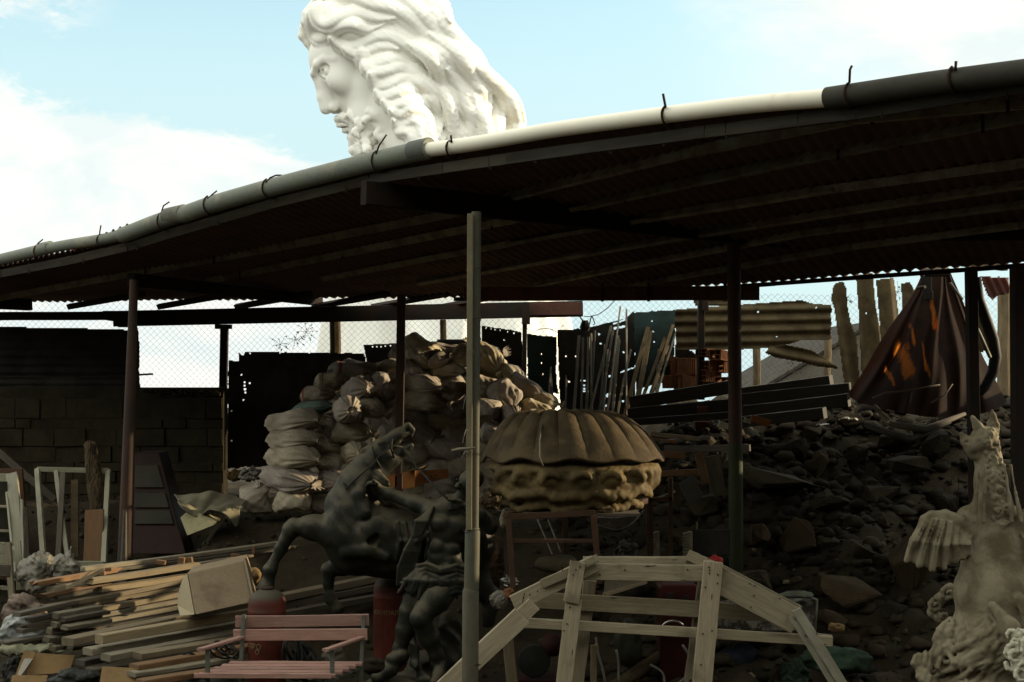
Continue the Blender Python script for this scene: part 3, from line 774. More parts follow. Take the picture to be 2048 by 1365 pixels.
S([(727,690),(792,687),(800,688),(800,740),(736,738)], 20.15, M_tin, 'small black sheet with a row of nail holes left of the topmost sacks', cell=1.4, holes=dots([(745,694),(754,694),(762,694),(770,692.5),(781,692),(789,691)], 1.7))
S([(862,682),(960,675),(962,760),(866,760)], 20.3, M_tin, 'dark tin sheet peeping between the topmost sacks and the grey pole', cell=4, curl=.01)
S([(964,652),(1042,664),(1046,700),(1043,782),(1010,780),(962,760)], 19.9, M_tin, 'dark tin sheet with slanting top just right of the grey pole', cell=1.5, jag=.8, holes=dots([(972,656),(982,658),(990,660),(1000,661),(1008,681),(1007,700),(1005,720),(1015,664),(1028,667)], 1.4), curl=.015)
S([(1054,668),(1085,672),(1114,674),(1113,760),(1118,788),(1056,786)], 19.8, M_tin_teal, 'bluish tin sheet between the thin rear post and the black sheet with sticks', cell=1.5, jag=1.0, holes=dots([(1083,708),(1083,726),(1086,749)], 1.3), curl=.02)
S([(1115,660),(1165,658),(1200,650),(1250,638),(1268,622),(1272,860),(1122,860),(1117,720)], 19.75, M_tin, 'wide black sheet with light slits behind the bundle of sticks', cell=1.4, jag=1.0, curl=.01,
  holes=dots([(1132,713),(1152,713),(1201,688),(1247,705),(1198,669),(1246,803),(1212,812),(1138,764)], 1.9)+[(x, y, 1.6) for y in (762,771,778,783) for x in (1163,1166,1169)]+[(1215,792,3),(1216,789,2.4),(1222,752,2.2),(1219,753,2),(1225,751,2)]+[(1242+k*3,745-k*1.1,1.5) for k in range(9)]+[(1230+k*3,657-k*.6,2.4) for k in range(7)]+[(1228+k*3,648-k*1.1,1.8) for k in range(8)])
S([(1266,626),(1350,620),(1352,640),(1345,760),(1272,780)], 19.6, M_tin_teal, 'faded teal sheet with a notched top beside the cream corrugated sheet', cell=1.5, jag=1.3, holes=[(1262,645,4)]+dots([(1304,643),(1306,664),(1308,684)], 1.5), curl=.012)
S([(1350,620),(1460,611),(1604,601),(1628,608),(1662,610),(1664,622),(1661,634),(1664,648),(1661,662),(1664,676),(1655,681),(1600,681),(1575,690),(1545,696),(1470,700),(1352,700)], lambda x, y: 19.3, M_cream, 'broad cream corrugated sheet hung sideways under the roof edge', wave=(-1.0,21,.022), cell=1.8, holes=dots([(1516,625),(1632,616),(1554,674)], 1.8))
S([(1385,590),(1462,588),(1462,612),(1390,612)], 19.5, M_cream, 'narrow cream strip just above the broad corrugated sheet', wave=(0,12,.012), cell=2.5)
S([(1530,706),(1538,695),(1572,690),(1620,700),(1655,718),(1675,735),(1674,738),(1635,733),(1600,724),(1550,715)], 19.2, M_cream, 'pointed cream shard hanging aslant below the broad corrugated sheet', wave=(12,22,.02), cell=2)
S([(1664,577),(1672,566),(1686,564),(1692,578),(1694,610),(1702,650),(1712,676),(1720,778),(1700,790),(1690,778),(1678,690),(1668,620),(1662,600)], 18.9, M_cream, 'first cream upright strip with a broken top, leaning left of the others', wave=(80,30,.035), cell=2)
S([(1711,550),(1740,547),(1745,547),(1750,610),(1758,650),(1766,745),(1722,745),(1716,620)], 18.9, M_cream, 'tallest cream upright strip, second from the left', wave=(84,34,.03), cell=2, holes=dots([(1734,627)], 1.5))
S([(1753,560),(1788,556),(1792,580),(1800,640),(1806,745),(1768,745),(1760,640)], 18.85, M_cream, 'third cream upright strip with a straight cut top', wave=(85,38,.03), cell=2)
S([(1803,567),(1818,565),(1830,583),(1834,660),(1840,740),(1812,740),(1806,620)], 18.8, M_cream, 'shortest cream upright strip with a slanted top beside the tarpaulin', wave=(86,30,.03), cell=2)
S([(1840,545),(1862,545),(1866,600),(1850,600)], 17.2, M_tin, 'dark scrap of sheet hanging at the top of the tarpaulin', cell=3)
S([(1960,553),(2018,556),(2018,588),(2000,590),(1985,600),(1975,590)], 17.2, M_translucent('red_plastic_sheet',(.20,.05,.03),.25), 'torn red sheet hanging under the roof at the far right', wave=(65,14,.012), cell=2.5, jag=1)
S([(1350,690),(1380,700),(1400,715),(1400,800),(1352,800)], 19.5, M_tin, 'dark torn sheet behind the left stack of hollow bricks', cell=3, jag=2)
S([(1936,600),(1960,590),(1975,640),(1985,700),(1960,705)], 16.6, M_cream, 'dim cream sheet end behind the dark right hand post', cell=3)

# rear stone wall on the left, uneven courses of blocks
wall = empty('stone_wall', P(190, 1100, 19.3), 'rough old stone wall in shade behind the door frames', 'wall')
m = MB(); rw = random.Random(31); z = .9; row = 0
top_py = lambda px: 797 if px < 280 else 781+(px-280)*.035
while z < 2.75:
    h = rw.uniform(.12, .30); x = -6.9+rw.uniform(0, .3)
    while x < -3.74:
        w = rw.uniform(.2, .75); w = min(w, -3.74-x+.02)
        px = (x+w/2)*3000/19.3+1024; ztop = P(px, top_py(px), 19.3).z
        hh = min(h, ztop-z)
        if hh > .03:
            d = rw.uniform(-.03, .03)
            m.box((x+w/2, 19.5+d, z+hh/2), w-.016, .4, hh-.014, Matrix.Rotation(rw.uniform(-.04,.04), 3, 'Y'))
        x += w
    z += h; row += 1
ow = m.build('stonework', M_wall, wall, bevel=.018)
MB().box((-5.32, 19.47, 1.78), 3.2, .3, 1.78).build('mortar_core', M_wall, wall)
m = MB()
for k in range(24):
    px = rw.uniform(285, 440); c = P(px, top_py(px)-rw.uniform(-3, 2), 19.3); s = rw.uniform(.03, .09)
    m.box(c, s*1.4, .1, s*.7, Matrix.Rotation(rw.uniform(-.6,.6), 3, 'Y'))
m.build('loose_stones', M_wall, wall, bevel=.01, kind='stuff')

# unseen wall added right of frame; keeps low sun off the slope
side = MB()
side.box((8.1, 14.5, 1.58), .35, 12.4, 3.16); 
side.build('added_sun_wall', M_wall, None, label='added unseen wall beyond the right end, keeping low sun off the slope', cat='wall')

# neighbouring rendered house seen through the fence on the right
hb = empty('rendered_house', P(1700, 900, 40), 'small grey rendered gable house behind the fence on the right', 'house')
gab = [P(1530,800,38),P(1530,775,38),P(1548,768,38),P(1745,650,38),P(1990,800,38)]
MB().prism([P(1520,900,38),P(1520,786,38),P(1745,652,38),P(1990,800,38),P(1990,900,38)], (0,7,0)).build('wall', M_plaster, hb)
MB().prism([P(1510,789,37.9),P(1510,782,37.9),P(1745,643,37.9),P(1745,650,37.9)], (0,7.3,0)).build('roof', M_plain('slate_roof',(.09,.08,.07),None,.9,3), hb)
MB().prism([P(1745,650,37.9),P(1745,643,37.9),P(2000,797,37.9),P(2000,804,37.9)], (0,7.3,0)).build('roof', M_plain('slate_roof_far',(.09,.08,.07),None,.9,3), hb)

# unseen block added behind the viewer to cut sky light on the shed
bk = empty('added_sky_blocker', (0, -8, 0), 'added unseen brown block behind the viewer, holding sky light off the shed', 'sky blocker')
m = MB(); m.box((0, -12, 6.5), 90, 8, 13.0); m.build('wall', M_plain('blocker_brown',(.06,.052,.042),None,.95,1), bk)
MB().box((0, -12, 13.2), 91.5, 9.4, .4).build('roof', M_roof, bk)
for k in range(14):
    MB().box((-31+k*4.8, -7.97, 3.4), 1.6, .1, 1.7).build('window', M_glass, bk)
# ================================================================ the giant white statue beyond the fence
YS = 66.0
def build_head():
    sc = Sculpt((590, -190, -470), (1060, 190, 120), 1.9)
    ph = R(20); c_, s_ = math.cos(ph), math.sin(ph); X0 = 800.0
    def Q(px, py, b=0.0):
        a = (X0+s_*b-px)/c_
        return (px, -s_*a-c_*b, -py)
    tilt = Matrix.Rotation(R(0), 3, 'Y')
    yaw = Matrix.Rotation(-ph, 3, 'Z')       # local x = forward axis
    Rh = Matrix.Rotation(ph, 3, 'Z') @ Matrix.Rotation(R(-24), 3, 'Y')
    # skull, face, jaw, neck
    sc.ell(Q(757, 105), (118, 88, 120), 8, Rh)
    sc.ell(Q(692, 128), (68, 70, 72), 14, Rh)
    sc.ell(Q(716, 190), (50, 62, 92), 14, Rh)
    sc.chain([Q(742, 190, 48), Q(742, 245, 40), Q(722, 280, 16)], [34, 34, 20], 16)
    sc.chain([Q(742, 190, -48), Q(742, 245, -40), Q(722, 280, -16)], [34, 34, 20], 16)
    sc.ell(Q(690, 176, 42), (26, 22, 26), 16, Rh); sc.ell(Q(690, 176, -42), (26, 22, 26), 16, Rh)
    sc.chain([Q(790, 240), Q(830, 420), Q(850, 560)], [78, 84, 120], 20)
    # brow ridge and sockets
    for sg in (1, -1):
        sc.ell(Q(655, 161, 31*sg), (25, 19, 15), 6, Rh, op='sub')
        sc.chain([Q(637, 160, 9*sg), Q(645, 146, 24*sg), Q(661, 137, 40*sg), Q(682, 139, 56*sg)], [6.5, 7.5, 7, 5], 5)
        sc.ell(Q(668, 159, 31*sg), (11.5, 13, 11.5), 1.6, Rh)
        sc.chain([Q(652, 163, 17*sg), Q(655, 155, 25*sg), Q(666, 150, 36*sg), Q(688, 152, 50*sg)], [4, 5.6, 5.4, 3.6], 1.8)
        sc.chain([Q(654, 166, 19*sg), Q(663, 171, 30*sg), Q(682, 162, 46*sg)], [3.4, 4.4, 3.2], 2.2)
        sc.ell(Q(655.5, 160, 30*sg), (4, 5, 5), 0.8, op='sub')
    # nose
    sc.chain([Q(638, 160, 0), Q(648, 180, 0), Q(652, 205, 0), Q(658, 226, 0)], [10, 9, 9.5, 12], 7)
    sc.chain([Q(655, 176, 0), Q(665, 215, 0)], [15, 17], 8)
    for sg in (1, -1):
        sc.ell(Q(674, 225, 13*sg), (11, 8, 9), 5, Rh); sc.ell(Q(672, 234, 9*sg), (6, 4, 4.5), 1.5, Rh, op='sub')
    # lips, moustache, chin
    sc.chain([Q(682, 244, 0), Q(684, 252, 0)], [7, 7.5], 5)
    for sg in (1, -1):
        sc.chain([Q(680, 246, 2*sg), Q(690, 244, 14*sg), Q(706, 252, 27*sg), Q(722, 268, 34*sg)], [7, 8.5, 8, 4], 3)
        sc.chain([Q(684, 242, 4*sg), Q(700, 243, 20*sg), Q(716, 256, 32*sg)], [4, 4.5, 3], 2)
        sc.chain([Q(682, 258, 0), Q(693, 258, 12*sg), Q(702, 261, 20*sg)], [4.5, 4, 2], 2)
        sc.chain([Q(694, 267, 0), Q(703, 266, 11*sg), Q(709, 264, 18*sg)], [6, 5, 2], 3)
    sc.ell(Q(706, 279, 0), (9, 14, 8), 4, Rh)
    sc.ell(Q(752, 262, 44), (24, 20, 34), 12, Rh); sc.ell(Q(752, 262, -44), (24, 20, 34), 12, Rh); sc.ell(Q(722, 292, 0), (22, 30, 22), 6, Rh); sc.ell(Q(728, 322, 0), (22, 28, 30), 8, Rh)
    # beard curls
    rb = random.Random(2)
    for k in range(58):
        t = rb.random(); b = rb.uniform(-62, 62)
        if k < 18: b = rb.uniform(-24, 24); px = 716+abs(b)*.35+rb.uniform(-4, 10); py = rb.uniform(284, 352)
        else: px = 712+abs(b)*.75+rb.uniform(-8, 22); py = rb.uniform(232, 316)+abs(b)*.1
        x, y, z = Q(px, py, b)
        ys = sc.front(x, z) if b > 0 else y
        L = rb.uniform(12, 20); a0 = rb.uniform(-.5, .8)
        pts = []
        for q in range(5):
            f = q/4; pts.append((x+L*.8*f*math.sin(a0)+5*math.sin(f*5+k), (ys if b > 0 else y)-1.0, z-L*f+0))
        sc.chain(pts, [3.5, 5, 5, 4.5, 2.5], 4.0)
    # hair mass
    for (px, py, b, r) in ((745, 52, 0, 104), (800, 70, 0, 108), (850, 130, 25, 84), (850, 130, -40, 84), (905, 200, 20, 84), (905, 200, -45, 84), (935, 285, 15, 92), (935, 290, -50, 88), (950, 380, 0, 96)):
        sc.ell(Q(px, py, b), (r, r, r), 18)
    sc.chain([Q(770, 150, 72), Q(800, 230, 76), Q(830, 300, 72), Q(850, 400, 66)], [36, 46, 56, 60], 16)
    sc.chain([Q(770, 150, -72), Q(800, 230, -76), Q(830, 300, -72), Q(850, 400, -66)], [36, 46, 56, 60], 16)
    sc.chain([Q(648, 62, 0), Q(668, 60, 45), Q(715, 84, 76)], [26, 30, 30], 12)
    sc.chain([Q(648, 62, 0), Q(655, 62, -40), Q(700, 84, -76)], [26, 26, 30], 12)
    # far side lock hanging in front of the brow
    sc.chain([Q(655, 22, -20), Q(632, 44, -34), Q(614, 62, -40), Q(609, 78, -42), Q(618, 92, -40), Q(626, 110, -38)], [18, 15, 11, 9, 7, 3], 4)
    sc.chain([Q(640, 22, -8), Q(622, 40, -16), Q(617, 56, -18), Q(628, 64, -14), Q(634, 56, -10)], [14, 11, 9, 8, 5], 3)
    # waving locks: photo rows and columns, laid on the mass
    locks = [
     ([(640,40),(634,60),(637,84),(652,99),(672,96),(690,86),(718,82),(745,88),(775,78)], 10),
     ([(655,28),(648,52),(655,72),(675,80),(700,66),(730,58),(765,66),(800,64)], 11),
     ([(676,104),(700,116),(728,116),(752,104),(780,98),(812,108),(845,126),(880,138),(910,150)], 13),
     ([(700,122),(722,134),(746,128),(775,118),(805,122)], 9),
     ([(736,128),(738,148),(756,156),(785,148),(815,146),(842,162),(868,192),(880,224)], 12),
     ([(740,152),(752,168),(776,170),(806,160),(835,166),(858,186),(872,214)], 12),
     ([(754,176),(764,194),(786,196),(812,182),(842,184),(868,202),(888,232),(893,266)], 11),
     ([(764,206),(776,218),(800,212),(826,202),(854,208),(876,228),(886,258),(886,300)], 11),
     ([(778,226),(794,238),(816,230),(842,224),(864,238),(876,266),(876,310)], 10),
     ([(792,244),(808,252),(832,240),(852,250),(862,276),(862,320)], 10),
     ([(798,262),(810,274),(832,262),(846,276),(848,310),(850,340)], 9),
     ([(804,286),(820,284),(832,296),(834,330)], 9),
     ([(655,8),(690,14),(722,26),(758,40),(796,46),(835,66),(868,98),(898,122),(930,146),(962,172),(984,190)], 14),
     ([(672,-14),(720,-8),(770,4),(815,26),(856,58),(892,94),(926,122),(958,146),(978,166)], 13),
     ([(700,-34),(750,-34),(800,-18),(845,14),(876,46),(902,84),(930,112),(958,132),(976,154)], 12),
     ([(876,112),(915,138),(950,168),(978,200),(990,236),(990,270),(984,310)], 13),
     ([(905,128),(948,152),(982,178),(1004,204),(1018,236),(1022,270),(1016,320)], 13),
     ([(944,140),(975,166),(1000,184),(1020,206),(1032,236),(1034,262),(1030,310)], 12),
     ([(930,196),(950,222),(958,252),(954,300),(940,340)], 11),
     ([(842,104),(880,124),(912,150),(936,182),(948,216),(950,250)], 12),
     ([(850,118),(884,146),(902,178),(916,212),(914,246),(922,280),(916,320)], 13),
     ([(866,92),(905,118),(934,146),(950,176),(966,204),(964,240),(972,276),(966,320)], 12),
     ([(826,112),(858,132),(880,158),(890,190),(906,222),(900,256),(906,300)], 12),
     ([(900,160),(926,190),(934,222),(946,250),(938,290),(940,330)], 12),
     ([(888,196),(902,226),(906,262),(900,310)], 9),
     ([(960,236),(972,262),(972,300),(960,340)], 10),
     ([(640,14),(690,-26),(760,-50),(830,-30),(880,20),(906,70)], 12),
    ]
    rl = random.Random(9)
    for pts, r in locks:
        # dense smooth path
        q = [np.array(p, float) for p in pts]; path = []
        for i in range(len(q)-1):
            p0 = q[max(i-1, 0)]; p1 = q[i]; p2 = q[i+1]; p3 = q[min(i+2, len(q)-1)]
            for k in range(4):
                t = k/4; path.append(0.5*((2*p1)+(-p0+p2)*t+(2*p0-5*p1+4*p2-p3)*t*t+(-p0+3*p1-3*p2+p3)*t**3))
        path.append(q[-1]); n = len(path)
        ys = [sc.front(p[0], -p[1], 0) for p in path]
        # smooth depth
        for _ in range(2): ys = [ys[0]]+[(ys[i-1]+ys[i]*2+ys[i+1])/4 for i in range(1, n-1)]+[ys[-1]]
        for off, rr_, sink in ((0, r*1.0, -.12), (-.98, r*.5, 0.0), (.98, r*.46, 0.0), (.34, r*.40, -.80)):
            P3 = []; Rr = []
            for i, p in enumerate(path):
                d = path[min(i+1, n-1)]-path[max(i-1, 0)]; d = d/(np.linalg.norm(d)+1e-6); nn = np.array([-d[1], d[0]])
                f = i/(n-1); taper = min(1, .45+f*5)*min(1, .35+(1-f)*4)
                o = off*r*taper*(1+.12*math.sin(f*9+off*4))
                P3.append((p[0]+nn[0]*o, ys[i]+sink*r, -(p[1]+nn[1]*o))); Rr.append(max(2.2, rr_*taper))
            sc.chain(P3, Rr, 3.4 if abs(off) < .5 and off else 4)
    # fine flow grooves in the hair only
    def groove(X, Y, Z):
        hair = 1/(1+np.exp(-(X-(700+0.42*(-Z)))/7.0))
        s1 = (-Z)*0.92-X*0.62+14*np.sin(X*.028+Z*.012)+0.25*Y
        return hair*(0.6*np.sin(s1*.42)+.4*np.sin(s1*.81+2+.02*X))
    sc.displace(groove, 0.35)
    return sc
statue = empty('giant_white_statue', P(880, 960, YS), 'colossal white bearded head with flowing hair in a robe, rising beyond the shed', 'statue')
hd = sculpt_obj('head', build_head(), YS, M_statue, statue)
# robe: wide draped body with long folds
Vs = []; Fs = []; na = 220; nzv = 70
for j in range(nzv+1):
    f = j/nzv; py = lerp(430, 1150, f)
    hw = lerp(150, 236, min(1, ((py-430)/190.0))**.6) + max(0, (py-620))*.16
    for i in range(na):
        a = 2*math.pi*i/na
        fold = 9*math.sin(a*9+py*.004)+5*math.sin(a*17+1.3+py*.006)+3*math.sin(a*31+2)
        fold *= min(1, (py-430)/120.0)
        # one deep slanting fold on the breast
        rx = hw+fold; ry = hw*.72+fold
        x = 893+rx*math.cos(a); y = ry*math.sin(a)
        t = (x-(1010-(py-600)*.55))/26.0
        if y < 0: y += 18*math.exp(-t*t)
        t2 = (x-(800+(py-600)*.4))/30.0
        if y < 0: y -= 14*math.exp(-t2*t2)
        Vs.append((x, y, -py))
for j in range(nzv):
    for i in range(na):
        i2 = (i+1) % na; Fs.append((j*na+i, (j+1)*na+i, (j+1)*na+i2, j*na+i2))
Vw = px_to_world(np.array(Vs), YS); org = np.array([Vw[:,0].mean(), Vw[:,1].mean(), Vw[:,2].min()])
link_mesh('robe', np_mesh('robe', Vw-org, Fs), M_statue, statue, Matrix.Translation(Vector(org)), True)
# ================================================================ filled sacks
def sack_mesh(name, seed, L=.60, W=.40, Hh=.26, neck=True, flat=False):
    """tied sack lying along +x, the gathered neck at +x; sewn square end at -x"""
    r = random.Random(seed); nu, nv = 46, 56; V = []; Fq = []
    ph = [r.uniform(0, 6.28) for _ in range(12)]; npl = r.choice((13, 15, 17))
    for i in range(nu+1):
        u = i/nu
        if neck:
            xb = .86
            if u < xb:
                t = u/xb; x = -L/2+L*.93*t
                e = (1-abs(2*min(t, .5)-1)**3.2) if t < .5 else 1
                body = min(1, (max(1e-4, t)/.16))**.42 if t < .16 else 1
                if t > .62: body = max(.085, math.cos((t-.62)/.38*math.pi/2)**.62)
            else:
                t = (u-xb)/(1-xb); x = L/2-.035*L+L*.11*t
                body = .085+.30*t**1.1
        else:
            t = u; x = -L/2+L*t
            body = min(1, (min(t, 1-t)+1e-4)/.15)**.40 if min(t, 1-t) < .15 else 1
        body = max(body, .02)
        end = (max(0, .22-u)/.22) if True else 0
        for j in range(nv):
            a = 2*math.pi*j/nv
            ca, sa = math.cos(a), math.sin(a)
            p = 2.0/2.7
            y = math.copysign(abs(ca)**p, ca)*W/2; z = math.copysign(abs(sa)**p, sa)*Hh/2
            # sewn end: flat and wide; gathered end: round
            fe = max(0, 1-u/.2)**1.2
            yb, zb = y*(body+(1-body)*.75*fe*0+0), z*body
            if fe > 0: yb = y*max(body, .80*fe+body*(1-fe)); zb = z*body
            if not neck:
                f2 = max(0, 1-(1-u)/.2)**1.2
                if f2 > 0: yb = y*max(body, .80*f2+body*(1-f2))
            pl = 0
            if neck and u > .42:
                k = min(1, (u-.42)/.38)
                pl = k*(.55*math.sin(npl*a+ph[0]+2*math.sin(u*3))+.35*math.sin((npl+6)*a+ph[1]))*.19
                if u > .86: pl *= 1.7
            s = 1+pl+.05*math.sin(3*a+ph[2]+u*5)+.045*math.sin(2*a+ph[3]-u*7)+.02*math.sin(7*a+u*17+ph[4])+.018*math.sin(11*a-u*23+ph[5])
            V.append((x+(.012*math.sin(2*a+ph[6]) if u < .1 else 0)+(.012*pl*8 if u > .95 else 0), yb*s+.02*math.sin(u*4+ph[7]), zb*s+.018*math.sin(u*5+ph[8])-.02*(1-body)))
    for i in range(nu):
        for j in range(nv):
            j2 = (j+1) % nv; Fq.append((i*nv+j, (i+1)*nv+j, (i+1)*nv+j2, i*nv+j2))
    me = bpy.data.meshes.new(name)
    me.from_pydata(V, [], Fq+[tuple(reversed(range(nv))), tuple(nu*nv+j for j in range(nv))][:1]+([tuple(nu*nv+j for j in range(nv))])); me.update()
    me.polygons.foreach_set('use_smooth', [True]*len(me.polygons)); me.materials.append(M_sack)
    return me
sack_tied = [sack_mesh('sack', 10+k, L=.62, W=.42+.03*(k % 3), Hh=.27) for k in range(5)]
sack_sewn = [sack_mesh('sack', 40+k, neck=False, L=.60, W=.40, Hh=.24) for k in range(3)]
def tie_mesh():
    m = MB(); c = [Vector((.282, .026*math.cos(t), .022*math.sin(t)-.018)) for t in np.linspace(0, 6.283, 14, endpoint=False)]
    m.tube(c, .006, 5, closed=True)
    me = bpy.data.meshes.new('tie_string'); me.from_pydata(m.v, [], m.f); me.update(); me.materials.append(M_dark_wood); return me
tie = tie_mesh()
nsack = 0; used_lbl = set()
def sack(cx, cy, wpx, hpx, rot=0, yaw=0, Y=17.4, kind='t', label='', group='sacks heaped in the shed', roll=0, mat=None, depth=1.0):
    """rot = lean in the picture, yaw = turn of the neck towards the viewer (90 = neck at the camera)"""
    global nsack; nsack += 1
    Y = min(16.8+(Y-17.1)*2.2, 19.1) if Y > 17 else Y
    r = random.Random(nsack*7+1)
    me = (sack_tied if kind == 't' else sack_sewn)[r.randrange(5 if kind == 't' else 3)]
    k = Y/F
    fore = max(.62, abs(math.cos(R(yaw)))) if abs(yaw) < 60 else 1
    sx = (wpx*k/.66)/(fore if abs(yaw) < 60 else 1); sz = hpx*k/.27
    sy = depth*(sz*.9+.2) if abs(yaw) < 60 else wpx*k/.44
    if abs(yaw) >= 60: sx = .9
    M = Matrix.Translation(P(cx, cy, Y)) @ Matrix.Rotation(-R(rot), 4, 'Y') @ Matrix.Rotation(-R(yaw), 4, 'Z') @ Matrix.Rotation(R(roll), 4, 'X') @ Matrix.Diagonal((sx, sy, sz, 1))
    o = bpy.data.objects.new('sack', me); col.objects.link(o); setw(o, M)
    if mat:
        o.data = me = me.copy(); me.materials.clear(); me.materials.append(mat)
    tag(o, label, 'sack', group)
    if kind == 't':
        t = bpy.data.objects.new('tie_string', tie); col.objects.link(t); t.parent = o
    return o
def stripe(o, x0, x1, mat=None):
    """a printed band round the sewn end, a thin skin over the sack"""
    me = o.data; V = []; Fq = []; vs = [v.co for v in me.vertices]; nv = 56; rings = [i for i in range(2, 30) if x0 <= vs[i*nv].x <= x1]
    for i in rings:
        for j in range(nv):
            c = vs[i*nv+j]; V.append((c.x, c.y*1.012, c.z*1.012+.0005))
    for a in range(len(rings)-1):
        for j in range(nv): Fq.append((a*nv+j, (a+1)*nv+j, (a+1)*nv+(j+1) % nv, a*nv+(j+1) % nv))
    if Fq:
        m2 = bpy.data.meshes.new('printed_band'); m2.from_pydata(V, [], Fq); m2.update(); m2.materials.append(mat or M_stripe)
        m2.polygons.foreach_set('use_smooth', [True]*len(m2.polygons))
        b = bpy.data.objects.new('printed_band', m2); col.objects.link(b); b.parent = o
SX = []
SX.append(sack(595,843,104,46,4,38,17.25,label='plump sack whose pleated neck glows in the sun, third up in the left column'))
SX.append(sack(594,880,102,42,-1,34,17.2,label='sack with a small faded printed panel, below the sunlit plump one in the left column'))
SX.append(sack(594,916,106,46,-3,34,17.15,label='wide pale sack in the left column directly under the one with a printed panel'))
SX.append(sack(589,959,96,52,-6,44,17.1,label='drooping sack second from the bottom of the left column, neck turned to the viewer'))
SX.append(sack(586,1003,84,48,-2,0,17.1,kind='s',label='lowest sack of the left column, a loose corner hanging at its right'))
SX.append(sack(632,814,84,26,3,30,17.35,mat=M_tealsack,label='flat sack with a teal band squeezed above the sunlit plump one'))
a_ = sack(640,789,78,38,3,8,17.5,label='pale sack with a pink print at its left end, just above the teal banded one'); stripe(a_, -.27, -.2); SX.append(a_)
a_ = sack(664,763,76,38,2,-6,17.6,label='whitish sack with a thin red line, second from the top at the left shoulder'); stripe(a_, -.17, -.14); SX.append(a_)
a_ = sack(712,744,118,38,-5,-8,17.75,label='long sack on top of the left shoulder, white end with red stripe'); stripe(a_, -.2, -.15); SX.append(a_)
SX.append(sack(722,778,54,48,10,62,17.35,label='sack end with a twisted neck under the long striped one'))
SX.append(sack(768,778,66,44,-72,10,17.4,label='upright slumped sack with a sunlit right edge beside the thin dark post'))
SX.append(sack(698,820,52,50,0,78,17.15,label='round sunlit sack end with radiating pleats and a bright knot'))
SX.append(sack(745,818,70,40,-20,14,17.35,label='sack with two curling lit seams right of the round sunlit end'))
SX.append(sack(659,858,52,30,-80,20,17.3,label='small brownish sack standing on end right of the sunlit neck'))
SX.append(sack(705,866,96,42,-3,10,17.3,label='long brown sack in shade below the round sunlit end'))
SX.append(sack(713,905,56,46,0,70,17.2,label='sack end with radiating pleats beside the rearing horse head'))
SX.append(sack(664,893,62,36,0,10,17.35,label='small shaded sack between the printed panel sack and the horse'))
SX.append(sack(664,926,66,38,0,5,17.3,kind='s',label='plain shaded sack next to the wide pale one, behind the horse neck'))
SX.append(sack(668,963,60,50,0,66,17.2,label='shaded sack end with knot close to the horse neck, right of the drooping sack'))
SX.append(sack(656,1003,74,46,0,5,17.2,kind='s',label='bottom shaded sack just right of the lowest left column sack'))
SX.append(sack(705,945,70,44,0,12,17.3,label='shaded sack directly behind the arched horse neck'))
SX.append(sack(850,700,96,46,-22,8,17.7,label='big grey sack at the very top of the heap'))
SX.append(sack(846,722,66,36,-40,20,17.55,label='folded sack bulging below the topmost grey one'))
SX.append(sack(885,718,40,28,20,30,17.5,label='short sunlit sack mouth tucked below the right tip of the topmost one'))
SX.append(sack(782,734,62,30,8,0,17.85,kind='s',label='pale sack end touching the thin dark post on its left, near the top'))
SX.append(sack(826,743,60,34,-48,8,17.5,label='slanting sack right of the thin dark post, under the topmost sack'))
SX.append(sack(852,770,84,42,-14,42,17.4,label='sack with strongly sunlit comb of pleats right of the thin dark post'))
SX.append(sack(886,790,66,30,-38,10,17.45,label='sack slanting down in shade right of the lit comb of pleats'))
SX.append(sack(848,803,104,42,-5,8,17.4,label='broad shaded sack crossing below the lit comb of pleats'))
SX.append(sack(926,708,50,46,70,10,17.6,label='white frayed sack top standing just left of the grey pole'))
SX.append(sack(900,744,78,36,-4,10,17.55,label='dim sack left of the grey pole, under the white frayed one'))
SX.append(sack(912,778,62,46,0,10,17.45,label='round dim sack touching the left side of the grey pole'))
SX.append(sack(980,722,66,48,-48,34,17.6,label='sunlit shouldered sack just right of the grey pole at the top'))
SX.append(sack(1014,752,62,28,-62,8,17.6,kind='s',label='pinkish sack sliding down right of the grey pole with a pointed corner'))
SX.append(sack(1052,778,104,42,-34,6,17.6,label='long pale pink sack lying on the slope right of the grey pole'))
SX.append(sack(1092,800,66,34,-14,6,17.6,label='last sack at the far right foot of the slope, with a lit edge'))
SX.append(sack(1078,822,78,34,-32,6,17.4,label='sack with a fold of cloth below the last one on the right slope'))
SX.append(sack(1012,792,70,56,-60,8,17.3,label='fat shaded sack standing askew right of the grey pole'))
SX.append(sack(975,775,62,40,-30,10,17.35,label='shaded sack right of the grey pole under the sunlit shouldered one'))
SX.append(sack(1021,830,36,44,0,70,17.1,label='small round sack end right above the left edge of the big shell'))
SX.append(sack(1060,840,62,38,10,10,17.15,label='round sack resting just above the big shell'))
SX.append(sack(975,820,64,44,-12,10,17.15,kind='s',label='shaded sack between the grey pole and the small round sack end'))
SX.append(sack(992,868,66,44,-8,6,17.1,label='low shaded sack between the grey pole and the shell'))
